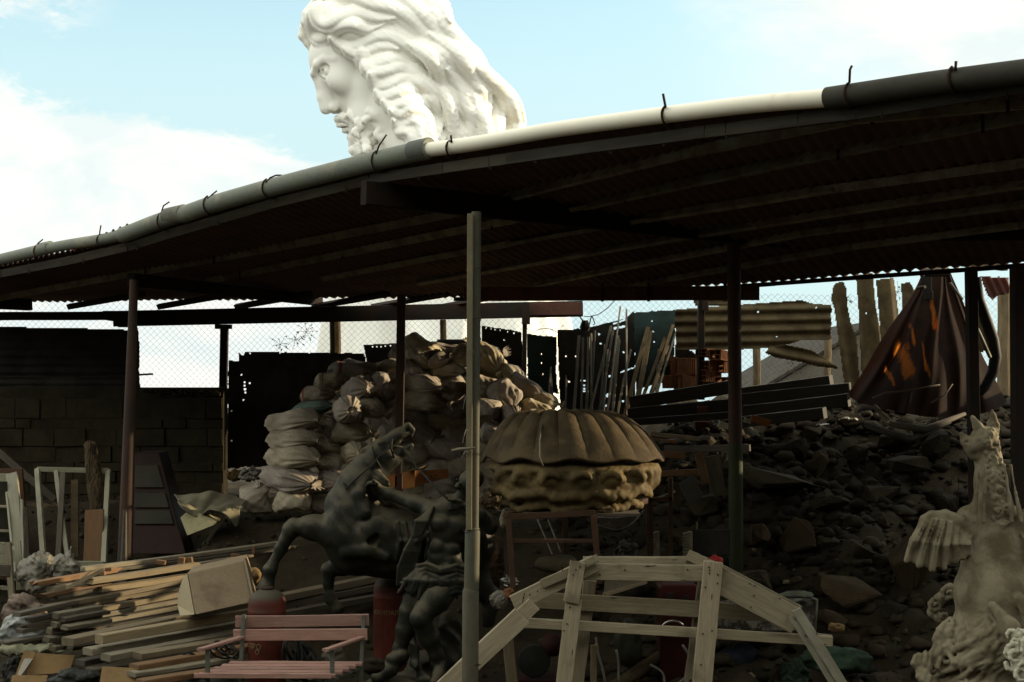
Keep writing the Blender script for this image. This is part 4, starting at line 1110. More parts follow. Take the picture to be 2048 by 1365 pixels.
# the body of the heap: courses of shaded sacks behind
heap = [(548,850),(600,808),(655,745),(712,735),(790,728),(812,692),(880,690),(905,708),(985,715),(1010,750),(1060,775),(1110,800),(1120,850),(1010,905),(1000,1030),(552,1030)]
ordn = ['first','second','third','fourth','fifth','sixth','seventh','eighth','ninth','tenth','eleventh','twelfth']
rr = random.Random(77); row = 0; cy = 716
while cy < 1020:
    Yh = 17.95+(1010-cy)/330*.55; cx = 560+(row % 2)*36; cands = []
    while cx < 1130:
        if inside(heap, cx, cy) and inside(heap, cx-26, cy+8): cands.append(cx)
        cx += 66
    for i, cx in enumerate(cands):
        yy = Yh if cx < 960 or cy < 890 else Yh
        if 560 < cx < 790 and cy > 830: lab = 'dim sack in row %s of the heap behind, %s from its left end' % (ordn[row], ordn[i])
        else: lab = 'brown shaded sack, %s row down the heap, %s from the left' % (ordn[row], ordn[i])
        front = cx > 790 and cy > 800
        sack(cx+rr.uniform(-8, 8), cy+rr.uniform(-5, 5), rr.uniform(84, 104), rr.uniform(46, 56), rr.uniform(-34, 14) if front else rr.uniform(-10, 12), rr.choice((0, 10, -12, 25, 66)), Yh-(.45 if front else 0), rr.choice('tts'), lab)
    cy += 32; row += 1
sack(513,998,64,66,90,6,16.9,kind='s',label='open topped pinkish sack standing alone left of the heap',roll=10,depth=.8)
# ================================================================ sticks, bricks and boards at the back
rr = random.Random(5)
sticks = [ # foot px,py -> head px,py, width, material
 (1098,858,1102,735,4,'d'),(1112,862,1100,742,4,'d'),(1128,866,1132,752,4,'d'),(1145,868,1158,672,6,'d'),(1160,870,1166,676,5,'d'),(1172,872,1177,675,6,'g'),
 (1184,866,1182,668,5,'g'),(1178,874,1190,662,4,'d'),(1170,860,1222,652,5,'d'),(1192,868,1226,660,5,'d'),(1210,866,1236,672,6,'d'),(1208,870,1241,613,4,'g'),
 (1222,870,1238,680,6,'d'),(1252,866,1253,619,4,'g'),(1240,872,1296,655,9,'t'),(1262,866,1300,662,11,'t'),(1228,870,1262,700,5,'d'),(1256,870,1330,676,7,'t'),
 (1280,846,1336,690,7,'d'),(1292,840,1346,650,6,'t'),(1300,836,1352,664,4,'d'),(1310,832,1318,700,8,'d'),(1195,872,1210,690,4,'d'),(1203,872,1216,700,5,'g')]
for i, (a, b, c, d, w, t) in enumerate(sticks):
    mt = {'d': M_dark_wood, 'g': M_steel, 't': M_postwood}[t]
    nm = {'d': 'wooden_stick', 'g': 'steel_pipe', 't': 'wooden_lath'}[t]
    lab = '%s leaning in the bundle against the black sheet, %s from the left' % ({'d': 'thin dark stick', 'g': 'thin metal rod', 't': 'flat wooden lath'}[t], (ordn+['thirteenth','fourteenth','fifteenth','sixteenth','seventeenth','eighteenth','nineteenth','twentieth','twenty-first','twenty-second','twenty-third','last'])[i])
    A, B = P(a, b, 18.6), P(c, d, 19.6)
    if t == 'g': MB().tube([A, B], w*19/F/2, 8).build(nm, mt, smooth=True, auto=40, label=lab, cat='stick', group='sticks and rods leaning behind the shell')
    else: beam(nm, A, B, w*19/F, .018, mt, bow=.01, label=lab, cat='stick', group='sticks and rods leaning behind the shell')
# loose loops of wire above the sheets
MB().tube([P(1231,600,19.6),P(1215,617,19.6),P(1196,630,19.6),P(1175,634,19.6),P(1160,631,19.6)], .006, 6).build('bent_wire', M_beam, smooth=True, label='loose wire curving down from the roof edge above the sticks', cat='wire')
MB().tube([P(1158,632,19.5),P(1168,645,19.5),P(1176,655,19.5)], .01, 6).tube([P(1178,652,19.5),P(1182,636,19.5),P(1184,632,19.5)], .008, 6).tube([P(1186,650,19.5),P(1190,648,19.5),P(1184,632,19.5)], .008, 6).lathe(P(1170,655,19.5), [(.05,-.05),(.07,0),(.04,.09)], 8).build('bent_bracket', M_beam, label='small bent iron bracket on top of the black sheet', cat='bracket')
MB().tube([P(1066,666,19.7),P(1078,659,19.7),P(1095,657,19.7),P(1112,664,19.7)], .005, 5).build('bent_wire', M_wire, smooth=True, label='thin wire arching over the bluish tin sheet', cat='wire')
# hollow clay bricks
def brick(cx, cy, Y, w, h, d, yaw, rot, ribs, label, mat=None):
    e = empty('hollow_brick', P(cx, cy, Y), label, 'brick', 'hollow clay bricks stacked at the back')
    M = Matrix.Translation(P(cx, cy, Y)) @ Matrix.Rotation(R(yaw), 4, 'Z') @ Matrix.Rotation(R(rot), 4, 'Y'); M3 = M.to_3x3()
    m = MB(); t = .011
    # grooved outer face (towards the camera) made of ribs, hollow ends at the sides
    n = ribs
    m.box(M @ Vector((0, 0, h/2-t/2)), w, d, t, M3); m.box(M @ Vector((0, 0, -h/2+t/2)), w, d, t, M3)
    m.box(M @ Vector((0, d/2-t/2, 0)), w, t, h-2*t, M3); m.box(M @ Vector((0, -d/2+t+.004, 0)), w, t, h-2*t, M3)
    m.box(M @ Vector((0, 0, 0)), w-.01, t, h-2*t, M3); m.box(M @ Vector((0, -.02, 0)), w-.012, d-.06, t, M3)
    for k in range(n): m.box(M @ Vector((-w/2+(k+.5)*w/n, -d/2+.006, 0)), w/n*.55, .014, h-.004, M3)
    m.build('body', mat or M_brick, e, bevel=.002)
    return e
br = [(1372,733,19.3,.24,.21,.22,0,0,9,'dark hollow brick at the upper left of the brick stack'),
 (1350,736,19.45,.14,.20,.22,0,0,5,'dark hollow brick at the left end of the stack'),
 (1416,707,18.9,.25,.10,.2,38,4,12,'lit hollow brick lying on top, right of the dark rear post'),
 (1441,712,18.75,.22,.13,.2,42,8,9,'sunlit toothed brick at the upper right of the stack'),
 (1424,732,18.85,.24,.14,.2,28,-3,10,'orange brick in the second course right of the rear post'),
 (1446,735,18.8,.16,.14,.2,36,4,6,'small orange brick end in the second course'),
 (1420,752,18.85,.23,.15,.2,22,2,9,'shaded orange brick in the third course right of the rear post'),
 (1427,777,18.6,.18,.14,.2,52,10,6,'bright sunlit brick tilted at the bottom of the stack'),
 (1449,770,18.6,.15,.18,.2,50,6,7,'bright sunlit finely ribbed brick at the lower right'),
 (1370,765,19.3,.24,.20,.22,8,0,1,'dark brick with a square hollow in shade left of the rear post'),
 (1340,764,19.4,.20,.17,.2,-6,0,3,'dark cracked brick at the lower left of the stack'),
 (1336,722,19.5,.2,.14,.2,0,14,6,'dark brick sloping at the left above the others'),
 (1403,825,18.2,.13,.14,.2,0,0,8,'lone ribbed brick standing under the long planks'),
 (1403,853,18.2,.11,.16,.2,0,90,9,'lone brick with level ribs below the other lone one')]
for b in br: brick(*b)
# long boards stacked below the bricks
bd = [((1262,806,18.7),(1462,774,18.2),26,'upper grey board of the stack under the bricks, left of the middle post'),
 ((1258,832,18.5),(1560,806,17.9),30,'wide weathered board under the bricks, running behind the middle post'),
 ((1252,846,18.3),(1500,828,17.9),14,'thin board edge lowest under the bricks'),
 ((1486,786,18.2),(1663,762,17.6),22,'dark beam right of the middle post with its sawn end against the light'),
 ((1478,800,18.0),(1700,778,17.4),24,'thick dark beam right of the middle post, second from the top'),
 ((1490,824,17.8),(1698,800,17.2),26,'dark beam right of the middle post, third from the top'),
 ((1470,846,17.6),(1650,826,17.0),22,'dark beam right of the middle post, lowest of the stack')]
for a, b, w, lab in bd: plank('timber_beam', a, b, w, .12, M_black_wood, label=lab, cat='timber', group='timbers stacked at the back')
# splintered boards right of the shell
sh = [((1300,868,16.2),(1400,878,16.4),9,M_raw_wood,'lit thin board poking out above the right side of the shell'),
 ((1320,884,16.0),(1418,876,16.8),8,M_dark_wood,'dark lath under the lit thin board right of the shell'),
 ((1298,878,16.0),(1352,884,16.1),7,M_orange_wood,'orange lath just above the right edge of the shell'),
 ((1322,908,16.0),(1370,912,16.0),14,M_orange_wood,'short orange board at the right edge of the shell'),
 ((1320,948,15.8),(1400,944,16.0),12,M_orange_wood,'orange board lying level right of the shell, lower one'),
 ((1397,906,15.9),(1412,968,15.9),16,M_orange_wood,'upright orange board end beside the middle post'),
 ((1424,912,16.0),(1436,985,16.0),30,M_dark_wood,'upright dark board touching the middle post on its left'),
 ((1330,898,16.3),(1500,896,15.6),13,M_dark_wood,'long dark board passing behind the middle post right of the shell'),
 ((1372,960,15.8),(1392,1000,15.8),34,M_dark_wood,'dark leaning board end between the shell and the middle post'),
 ((1296,956,15.8),(1320,958,15.8),30,M_orange_wood,'orange block end under the right lip of the shell')]
for a, b, w, mt, lab in sh: plank('broken_board', a, b, w, .03, mt, label=lab, cat='board')
for (cx, cy, s, mt, lab) in ((1447,851,.07,M_white_wood,'small white scrap just left of the middle post'),(1495,842,.05,M_white_wood,'bright lit scrap edge right of the middle post'),(1520,842,.13,M_orangebox,'brown cardboard box among the rubble right of the middle post')):
    MB().box(P(cx,cy,16.6), s*1.6, s, s*(1.0 if s<.1 else .6), Matrix.Rotation(.3,3,'Y')).build('scrap_block', mt, bevel=.004, label=lab, cat='scrap')

# ================================================================ tarpaulin hung like a tent at the right
ta = empty('orange_tarpaulin', P(1860, 820, 16.6), 'rust orange tarpaulin gathered at the roof and spread like a tent, glowing through', 'tarpaulin')
Vs = []; Fs = []; nu, nv = 90, 50
bot = [(1692,790),(1720,806),(1760,815),(1800,826),(1850,834),(1900,836),(1950,832),(1990,820),(2010,806)]
for i in range(nu+1):
    u = i/nu; q = u*(len(bot)-1); k = min(int(q), len(bot)-2); bx = lerp(bot[k][0], bot[k+1][0], q-k); by = lerp(bot[k][1], bot[k+1][1], q-k)
    tx = lerp(1846, 1902, u); ty = 540+6*math.sin(u*9)
    for j in range(nv+1):
        v = j/nv
        x = lerp(tx, bx, v**1.12); y = lerp(ty, by, v)
        uw = u+.05*math.sin(u*7+v*2.2)+.02*math.sin(u*19+v*5); fold = (.06*math.sin(uw*31+1.5*math.sin(v*3))+.035*math.sin(uw*57+v*4)+.03*math.sin(v*9+u*8))*(.25+.75*v)
        Y = 17.35-.9*math.sin(u*math.pi)*v+fold+.1*(1-v)
        Vs.append(P(x+3*math.sin(v*9+u*12), y, Y))
for i in range(nu):
    for j in range(nv): Fs.append((i*(nv+1)+j, (i+1)*(nv+1)+j, (i+1)*(nv+1)+j+1, i*(nv+1)+j+1))
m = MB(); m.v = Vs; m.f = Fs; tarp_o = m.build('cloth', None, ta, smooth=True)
T = material('orange_tarpaulin'); og = WM[tarp_o.name].translation     # dusty outside; translucent spots placed to paint in the glow
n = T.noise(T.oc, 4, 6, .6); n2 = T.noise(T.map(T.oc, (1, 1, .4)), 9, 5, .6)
glow_mask = None
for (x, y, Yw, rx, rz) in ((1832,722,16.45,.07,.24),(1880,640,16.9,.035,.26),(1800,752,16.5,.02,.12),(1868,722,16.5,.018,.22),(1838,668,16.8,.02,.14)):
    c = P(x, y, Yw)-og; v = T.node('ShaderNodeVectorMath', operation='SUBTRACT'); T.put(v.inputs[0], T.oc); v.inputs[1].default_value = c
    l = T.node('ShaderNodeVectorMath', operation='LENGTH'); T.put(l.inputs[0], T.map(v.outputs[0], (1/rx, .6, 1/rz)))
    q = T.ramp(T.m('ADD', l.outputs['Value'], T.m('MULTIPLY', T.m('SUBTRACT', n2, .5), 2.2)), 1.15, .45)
    glow_mask = q if glow_mask is None else T.m('MAXIMUM', glow_mask, q)
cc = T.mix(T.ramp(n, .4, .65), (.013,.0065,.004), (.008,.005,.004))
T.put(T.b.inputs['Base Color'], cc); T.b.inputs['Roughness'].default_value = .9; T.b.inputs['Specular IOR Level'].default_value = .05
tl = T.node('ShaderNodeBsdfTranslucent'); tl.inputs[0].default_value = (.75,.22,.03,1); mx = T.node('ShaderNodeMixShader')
T.put(mx.inputs[0], T.m('ADD', T.m('MULTIPLY', glow_mask, .5), .004)); T.l.new(T.b.outputs[0], mx.inputs[1]); T.l.new(tl.outputs[0], mx.inputs[2]); T.l.new(mx.outputs[0], T.o.inputs[0])
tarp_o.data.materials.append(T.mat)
MB().tube([P(1836,576,16.6),P(1850,574,16.5)], .02, 6).tube([P(1900,566,16.5),P(1925,600,16.5)], .018, 6).tube([P(1848,545,16.9),P(1898,545,16.9)], .05, 8).build('tie_stick', M_dark_wood, ta)
# rubber hose arching at the right, plank beside it
pts = [P(x, y, 15.6) for x, y in ((1952,555),(1958,600),(1972,640),(1986,680),(1991,715),(1986,745),(1970,775),(1940,800))]
MB().tube(pts, [.05,.055,.06,.062,.062,.06,.055,.05], 12).build('rubber_hose', M_black, smooth=True, label='thick black hose curving beside the right hand posts', cat='hose')
MB().tube([P(1945,640,15.3),P(1960,670,15.4),P(1980,715,15.5)], .02, 8).build('bent_pipe', M_steel, smooth=True, label='thin pipe slanting in front of the thick black hose', cat='pipe')
MB().tube([P(1745,797,15.6),P(1770,786,15.4),P(1810,782,15.2),P(1850,775,15.2),P(1880,770,15.2)], .009, 6).build('rope', M_grey_wood, smooth=True, label='pale rope sagging along the lower hem of the tarpaulin', cat='rope')
MB().tube([P(1862,806,15.1),P(1890,790,15.1),P(1905,768,15.1)], .008, 6).build('rope', M_grey_wood, smooth=True, label='short pale rope end under the tarpaulin at the right', cat='rope')
plank('lath', (1747,812,15.2), (1778,842,15.0), 9, .02, M_grey_wood, label='short grey lath sticking up from the rubble below the tarpaulin', cat='board')
# dark heap under the tarpaulin (bent branches)
for (a, b, c, lab) in (((1730,850),(1820,880),(1900,845),'dark bent branch arching lowest under the tarpaulin'),((1780,848),(1850,860),(1930,828),'dark bent branch upper right under the tarpaulin')):
    MB().tube([P(*a,15.2),P(*b,15.0),P(*c,15.2)], [.03,.04,.02], 8).build('branch', M_dark_wood, smooth=True, label=lab, cat='branch')

# ================================================================ left side: frames, boards, bags
def rect_frame(name, corners, Y, w, t, mat, label, cat='window frame'):
    """corners px: TL, TR, BR, BL; Y list of four"""
    e = empty(name, P((corners[3][0]+corners[2][0])/2, corners[3][1], Y[3]), label, cat)
    c = [P(x, y, yy) for (x, y), yy in zip(corners, Y)]
    h = w*Y[0]/F
    beam('top_rail', c[0], c[1], h, t, mat, parent=e, bow=.001); beam('bottom_rail', c[3], c[2], h, t, mat, parent=e, bow=.001)
    beam('stile', c[0]-(c[1]-c[0]).normalized()*0+Vector((0,-.003,0)), c[3]+Vector((0,-.003,0)), h, t, mat, parent=e, bow=.001); beam('stile', c[1]+Vector((0,-.003,0)), c[2]+Vector((0,-.003,0)), h, t, mat, parent=e, bow=.001)
    return e
M_offwhite = M_wood('old_white_frame_paint', (.34,.335,.24), (.42,.41,.31), 0.4, 0.08, 0.6)
rect_frame('window_frame', [(75,939),(217,942),(208,1128),(88,1128)], [17.6,17.6,16.6,16.6], 10, .05, M_offwhite, 'empty white window frame leaning against the stone wall', 'window frame')
d = empty('glazed_door', P(-10, 1180, 16.3), 'old white glazed door cut off by the left edge, leaning on the wall', 'door')
pl = [((8,945,17.0),(38,945,17.0),0)]
beam('stile', P(24,948,16.9), P(41,1160,16.3), .13, .05, M_offwhite, parent=d, bow=0)
beam('top_rail', P(-160,960,16.95), P(33,962,16.95), .16, .045, M_offwhite, parent=d, bow=0)
for (y, x) in ((1013,10),(1062,16),(1110,20)): beam('glazing_bar', P(-160,y-6,16.7), P(x+10,y+1,16.7), .028, .03, M_offwhite, parent=d, bow=0)
beam('glazing_bar', P(12,970,16.85), P(24,1090,16.4), .025, .035, M_offwhite, parent=d, bow=0)
beam('bottom_rail', P(-160,1115,16.4), P(36,1120,16.4), .22, .045, M_offwhite, parent=d, bow=0)
for y in (985,1036,1085): MB().box(P(-70, y, 16.78), .95, .006, .24).build('pane', M_glass, d)
beam('door_edge', P(44,1000,16.6), P(47,1150,16.3), .03, .05, M_offwhite, parent=d, bow=0)
plank('door_leaf', (-60,925,17.4), (52,1120,17.1), 10, .04, M_redlead, label='brown frame member slanting behind the glazed door', cat='board') if False else None
d2 = empty('brown_door', P(0, 1160, 17.3), 'dark brown door standing behind the white glazed door at the left edge', 'door')
MB().prism([P(-160,938,17.4),P(44,938,17.4),P(60,1160,17.0),P(-160,1160,17.0)], (0,.05,0)).build('leaf', M_plain('brown_door_paint',(.10,.05,.03),(.07,.04,.025),.7,3), d2, bevel=.005)
for (a, b, w, mt, nm, lab) in (
 ((112,942,17.2),(136,1120,16.7),9,M_offwhite,'lath','thin white lath crossing inside the white window frame'),
 ((126,945,17.1),(116,1120,16.7),11,M_dark_wood,'board','brown board crossing the white lath inside the frame'),
 ((150,960,17.1),(150,1115,16.9),15,M_postwood,'board','straight brown board inside the white window frame'),
 ((189,1020,17.0),(186,1130,16.8),38,M_orange_wood,'chipboard','orange brown chipboard panel low inside the white frame'),
 ((50,1016,17.2),(56,1140,16.9),12,M_dark_wood,'board','short brown board between the glazed door and the white frame'),
 ((-10,898,18.0),(110,1000,17.9),14,M_dark_wood,'board','dark board slanting on the stone wall above the frames')):
    plank(nm, a, b, w, .03, mt, label=lab, cat='board')
# bark covered log
pts = [P(x, y, yy) for x, y, yy in ((176,895,17.9),(183,930,17.8),(188,970,17.5),(196,1010,17.3),(200,1060,17.1))]
lg = Sculpt((150,-40,-1080),(225,60,-880), 1.3)
lg.chain([(177,10,-893),(184,6,-930),(190,0,-970),(197,-6,-1012),(200,-10,-1068)], [11,14,15,14,12], 3)
lg.displace(lambda X,Y,Z: np.sin(X*1.1+4*np.sin(Z*.05))*np.sin(Z*.16+2*np.sin(X*.3+Y*.4))+.5*np.sin(Y*1.3), 1.6)
sculpt_obj('log', lg, 17.5, M_plain('flaky_bark',(.16,.12,.075),(.05,.04,.03),.95,7,1.0,.03,coords=(1,1,.3)), label='bark covered log leaning on the wall behind the white frame', cat='log')
# old chest of drawers
ch = empty('old_cabinet', P(318, 1110, 17.2), 'dark old cabinet with panelled side tilted behind the plank pile', 'cabinet')
MB().prism([P(268,906,17.6),P(318,905,17.6),P(372,1108,16.9),P(262,1108,16.9)], (0,.45,0)).build('carcass', M_plain('cabinet_brown',(.045,.02,.016),(.03,.017,.013),.6,3), ch, bevel=.01)
for k, (y0, y1) in enumerate(((930,975),(985,1015),(1020,1048))):
    f0, f1 = (y0-905)/203, (y1-905)/203
    a = [P(272, y0, lerp(17.6,16.9,f0)-.01), P(lerp(318,372,f0)-8, y0, lerp(17.6,16.9,f0)-.01), P(lerp(318,372,f1)-8, y1, lerp(17.6,16.9,f1)-.01), P(270, y1, lerp(17.6,16.9,f1)-.01)]
    MB().prism(a, (0,-.025,0)).build('drawer_front', M_plain('drawer_brown%d' % k,(.05,.045,.03),(.03,.03,.02),.5,3), ch, bevel=.006)
# foam block wrapped in cloth
fb = empty('foam_block', P(420, 1070, 16.4), 'pale foam slab lying askew with a dusty cloth thrown over it', 'foam slab')
MB().prism([P(360,1036,16.3),P(380,1018,16.3),P(432,1043,16.1),P(428,1050,16.0),P(374,1072,16.1)], (.02,.35,.0)).build('slab', M_plain('old_foam',(.50,.46,.30),(.42,.38,.24),.95,14,.4,.01,lo=.45,hi=.7), fb, bevel=.01)
Vs = []; Fs = []; n1_, n2_ = 46, 24
for i in range(n1_+1):
    u = i/n1_
    for j in range(n2_+1):
        v = j/n2_
        x = lerp(lerp(348,492,u), lerp(362,470,u), v)+3*math.sin(v*6+u*9); y = lerp(lerp(990,1000,u)-8*math.sin(u*3), lerp(1015,1044,u)+10*math.sin(u*7), v)+3*math.sin(u*8+v*6)+1.2*math.sin(u*21)
        Y = 16.6-.45*v+.05*math.sin(u*9+v*5)+.015*math.sin(u*31+v*9)
        Vs.append(P(x, y, Y))
for i in range(n1_):
    for j in range(n2_): Fs.append((i*(n2_+1)+j, (i+1)*(n2_+1)+j, (i+1)*(n2_+1)+j+1, i*(n2_+1)+j+1))
m = MB(); m.v = Vs; m.f = Fs; o = m.build('cloth', M_plain('dusty_cloth',(.30,.28,.21),(.22,.2,.15),.9,6,.2,.01), None, smooth=True, label='dusty cloth crumpled over the foam slab and the cabinet', cat='cloth'); o.modifiers.new('t','SOLIDIFY').thickness = .01

def crumple(name, cx, cy, w, h, d, Y, mat, label, cat='bag', seed=0, spiky=1.0, top=0.0, parent=None):
    """a crumpled bag or rag: a sculpted lump with sharp irregular folds"""
    r = random.Random(seed); res = max(1.1, w/60)
    s = Sculpt((cx-w*.75, -d*.9, -cy-h*.8), (cx+w*.75, d*.9, -cy+h*.8), res)
    s.ell((cx, 0, -cy-h*.08), (w*.42, d*.42, h*.38), 4)
    for k in range(7):
        a = r.uniform(0, 6.28); s.ell((cx+math.cos(a)*w*.24, r.uniform(-.2,.1)*d, -cy+math.sin(a)*h*.24), (w*r.uniform(.12,.24), d*.3, h*r.uniform(.12,.24)), w*.08)
    if top: s.chain([(cx+w*.05, 0, -cy+h*.2), (cx+w*top, 0, -cy+h*.5)], [w*.18, w*.05], w*.1)
    w0 = [np.array([r.uniform(-1,1) for _ in range(3)]) for _ in range(9)]; ph = [r.uniform(0,6) for _ in range(9)]
    def f(X, Yy, Z):
        q = 0
        for i in range(9):
            kk = w0[i]*(.10+.05*i)*60/w
            q = q+(1-2*np.abs(np.sin(X*kk[0]+Yy*kk[1]+Z*kk[2]+ph[i]+.8*np.sin(X*kk[2]-Z*kk[0]))))/(1+i*.35)
        return q*.33
    s.displace(f, w*.055*spiky)
    return sculpt_obj(name, s, Y, mat, parent, label=label, cat=cat) if label else sculpt_obj(name, s, Y, mat, parent)
crumple('plastic_bag', 72, 1142, 92, 108, 60, 15.6, M_plastic, 'big dirty translucent plastic bag stuffed full, left of the plank pile', seed=1)
crumple('plastic_bag', 134, 1140, 74, 92, 50, 15.9, M_plastic, 'smaller bluish plastic bag twisted to a point beside the big stuffed one', seed=2, top=.12)
crumple('plastic_bag', 48, 1222, 110, 90, 60, 14.9, M_translucent('pinkish_bag',(.34,.27,.24),.1,.6,5), 'pinkish dirty bag below the big stuffed bag', seed=3)
crumple('plastic_sheet', 40, 1262, 120, 80, 60, 14.6, M_translucent('pale_blue_plastic',(.46,.50,.52),.2,.4,5), 'pale blue white plastic sheet bunched at the left edge under the bags', seed=4)
crumple('rag', 60, 1296, 150, 26, 60, 14.2, M_translucent('striped_rag',(.34,.34,.25),.05,.8,9), 'greyish green rag lying flat below the pale plastic sheet', seed=5, cat='rag')
crumple('rag', 40, 1345, 100, 70, 60, 13.7, M_black, 'black fluffy netting heaped in the bottom left corner', seed=6, cat='netting', spiky=2)
crumple('plastic_bag', 500, 948, 60, 36, 40, 18.2, M_plastic, 'torn white wrapping caught on the fence foot left of the sacks', seed=8, spiky=1.6)
crumple('rag', 470, 950, 40, 30, 30, 18.3, M_card, 'brown crumpled paper beside the torn white wrapping', seed=9, cat='paper')
crumple('paper_scrap', 508, 1178, 18, 24, 16, 13.9, M_plastic, 'small crumpled white scrap on the planks above the left gas cylinder', seed=10, cat='scrap')
# painted crate and boards at the left edge
cr = empty('wooden_crate', P(15, 1190, 15.6), 'speckled white painted crate standing at the left edge in front of the door', 'crate')
M_speck = M_plain('speckled_white', (.36,.35,.27), (.07,.06,.05), .9, 9, .4, .01, lo=.5, hi=.58)
for (y, w) in ((1095,22),(1118,18),(1140,10),(1175,8)): beam('slat', P(-60,y-4,15.7), P(18,y+2,15.6), w*15.6/F, .03, M_speck, parent=cr, bow=.001)
beam('corner_post', P(16,1085,15.58), P(24,1195,15.5), .06, .06, M_grey_wood, parent=cr); beam('corner_post', P(35,1082,15.9), P(40,1180,15.8), .07, .03, M_offwhite, parent=cr)
beam('cross_slat', P(-40,1140,15.5), P(20,1142,15.5), .12, .02, M_dark_wood, parent=cr); 
# ================================================================ plank piles on the left
def pY(px, base=13.5, s=.0048): return base+(px-130)*s
up = [ # x1,y1,x2,y2,h,mat,label,[dY]
 (165,1138,560,1086,8,'g','long thin grey board along the very top of the upper plank pile',.55),
 (168,1146,600,1092,7,'d','dark board just under the topmost one of the upper plank pile',.5),
 (70,1168,232,1140,10,'o','splintered orange board poking out at the upper left of the plank pile',.1),
 (100,1180,190,1160,10,'g','short grey splintered board under the orange one at the upper left',.05),
 (88,1192,215,1165,9,'o','second orange splintered board, its rough end pointing left',.0),
 (179,1163,392,1130,12,'r','pale lit board with a square cut left end at the top of the plank pile',-.1),
 (226,1158,500,1112,6,'r','thin lit board lying above the pale one with the square cut end',.15),
 (199,1179,410,1148,12,'r','second pale board down, short left end beside the rusty post',-.08),
 (108,1196,250,1168,9,'d','dark board between the pale boards of the upper plank pile',.0),
 (88,1216,372,1160,10,'r','third long pale board down the upper plank pile',-.1),
 (138,1214,372,1173,9,'r','fourth pale board down the upper plank pile',-.1),
 (140,1229,372,1186,11,'r','fifth pale board down the upper plank pile, half lit',-.1),
 (130,1243,372,1199,10,'g','sixth board down the upper plank pile, greyish',-.1),
 (120,1256,372,1211,10,'g','seventh board down the upper plank pile',-.1),
 (128,1270,372,1224,11,'d','dark lowest board of the upper plank pile',-.1),
 (33,1230,150,1205,9,'d','dark board jutting far out to the left with a bent nail',-.15),
 (58,1240,160,1219,9,'d','dark board end under the one with the bent nail',-.12),
 (48,1252,158,1230,9,'d','dark board jutting left, third of the dark ends',-.14),
 (38,1263,165,1238,9,'d','dark board jutting left, fourth of the dark ends',-.14),
 (10,1286,130,1268,8,'d','lowest dark board end near the striped rag',-.2),
 (520,1106,770,1072,11,'d','dark plank behind the horse leg, first from the top',.9),
 (510,1121,770,1086,11,'d','dark plank behind the horse leg, second from the top',.85),
 (505,1136,770,1100,12,'d','dark plank behind the horse leg, third from the top',.8),
 (510,1151,770,1114,12,'d','dark plank behind the horse leg, fourth from the top',.75),
 (515,1166,770,1129,12,'d','dark plank behind the horse leg, fifth from the top',.7)]
wm = {'g': M_grey_wood, 'r': M_raw_wood, 'o': M_orange_wood, 'd': M_dark_wood}
for x1,y1,x2,y2,h,t,lab,dy in up:
    plank('plank', (x1,y1,pY(x1)+dy), (x2,y2,pY(x2)+dy), h*.92, .10, wm[t], ends=.012 if t != 'o' else .05, bow=.006, label=lab, cat='plank', group='planks of the upper pile')
plank('splinter', (139,1174,13.2), (203,1142,13.35), 8, .012, M_raw_wood, ends=.03, label='bright split sliver lying across the orange boards', cat='splinter')
plank('splinter', (160,1160,13.3), (182,1142,13.4), 4, .012, M_raw_wood, ends=.02, label='short bright sliver beside the longer one on the orange boards', cat='splinter')
for (x, y, w, h, lab) in ((218,1139,13,7,'small orange offcut left of the rusty post on the pile'),(205,1147,11,7,'tiny orange offcut in front of the bright sliver'),(322,1125,18,8,'orange offcut on the boards right of the rusty post'),(363,1122,12,14,'upright offcut on the pile, left of a pair'),(379,1121,12,12,'upright offcut on the pile, right of a pair'),(471,1111,18,6,'pale flat offcut on the dark board near the top right of the pile'),(508,1100,6,14,'small bright orange wedge near the far end of the topmost board')):
    k = pY(x)/F; MB().box(P(x, y, pY(x)-.02), w*k, .06, h*k, Matrix.Rotation(random.Random(x).uniform(-.2,.2), 3, 'Y')).build('offcut', M_orange_wood, bevel=.003, label=lab, cat='offcut')
lo = [ (135,1284,12.7,760,1155,15.7,14,.17,'r','long squared beam with a lit top at the front of the lower pile, running behind the left gas cylinder'),
 (198,1279,12.45,560,1216,14.0,17,.11,'r','orange sided beam lying on the lower pile, its notched end to the left'),
 (175,1304,12.45,500,1246,13.9,13,.13,'g','grey beam second layer of the lower pile, blunt left end'),
 (211,1316,12.25,500,1262,13.6,13,.12,'g','grey beam third layer of the lower pile'),
 (274,1312,12.35,500,1276,13.4,12,.12,'r','shorter pale beam inset in the lower pile'),
 (267,1338,12.1,520,1292,13.2,16,.12,'o','orange brown beam near the bottom of the lower pile'),
 (262,1349,12.0,470,1318,12.8,9,.12,'g','thin grey beam at the bottom of the lower pile behind the bench'),
 (280,1366,11.9,520,1330,12.7,12,.12,'o','lowest orange beam of the lower pile, half under the bench'),
 (160,1326,12.5,300,1300,13.1,11,.12,'d','dark beam end low in the shadow of the lower pile'),
 (180,1342,12.4,300,1322,12.9,10,.12,'d','lowest dark beam end in the lower pile'),
 (560,1212,14.6,770,1172,15.6,12,.1,'d','dark beam between the two gas cylinders, upper of two'),
 (560,1230,14.4,770,1192,15.4,12,.1,'d','dark beam between the two gas cylinders, lower of two')]
for x1,y1,Y1,x2,y2,Y2,h,t,m_,lab in lo:
    plank('squared_beam', (x1,y1,Y1), (x2,y2,Y2), h, t, wm[m_], bow=.003, ch=.006, rough=.002, label=' '.join(lab.split()[:16]), cat='beam', group='squared beams of the lower pile')
re = random.Random(6)
ends = [(110,1232),(124,1240),(108,1250),(128,1256),(98,1262),(76,1278),(92,1280),(108,1282),(124,1288),(104,1296),(140,1296)]
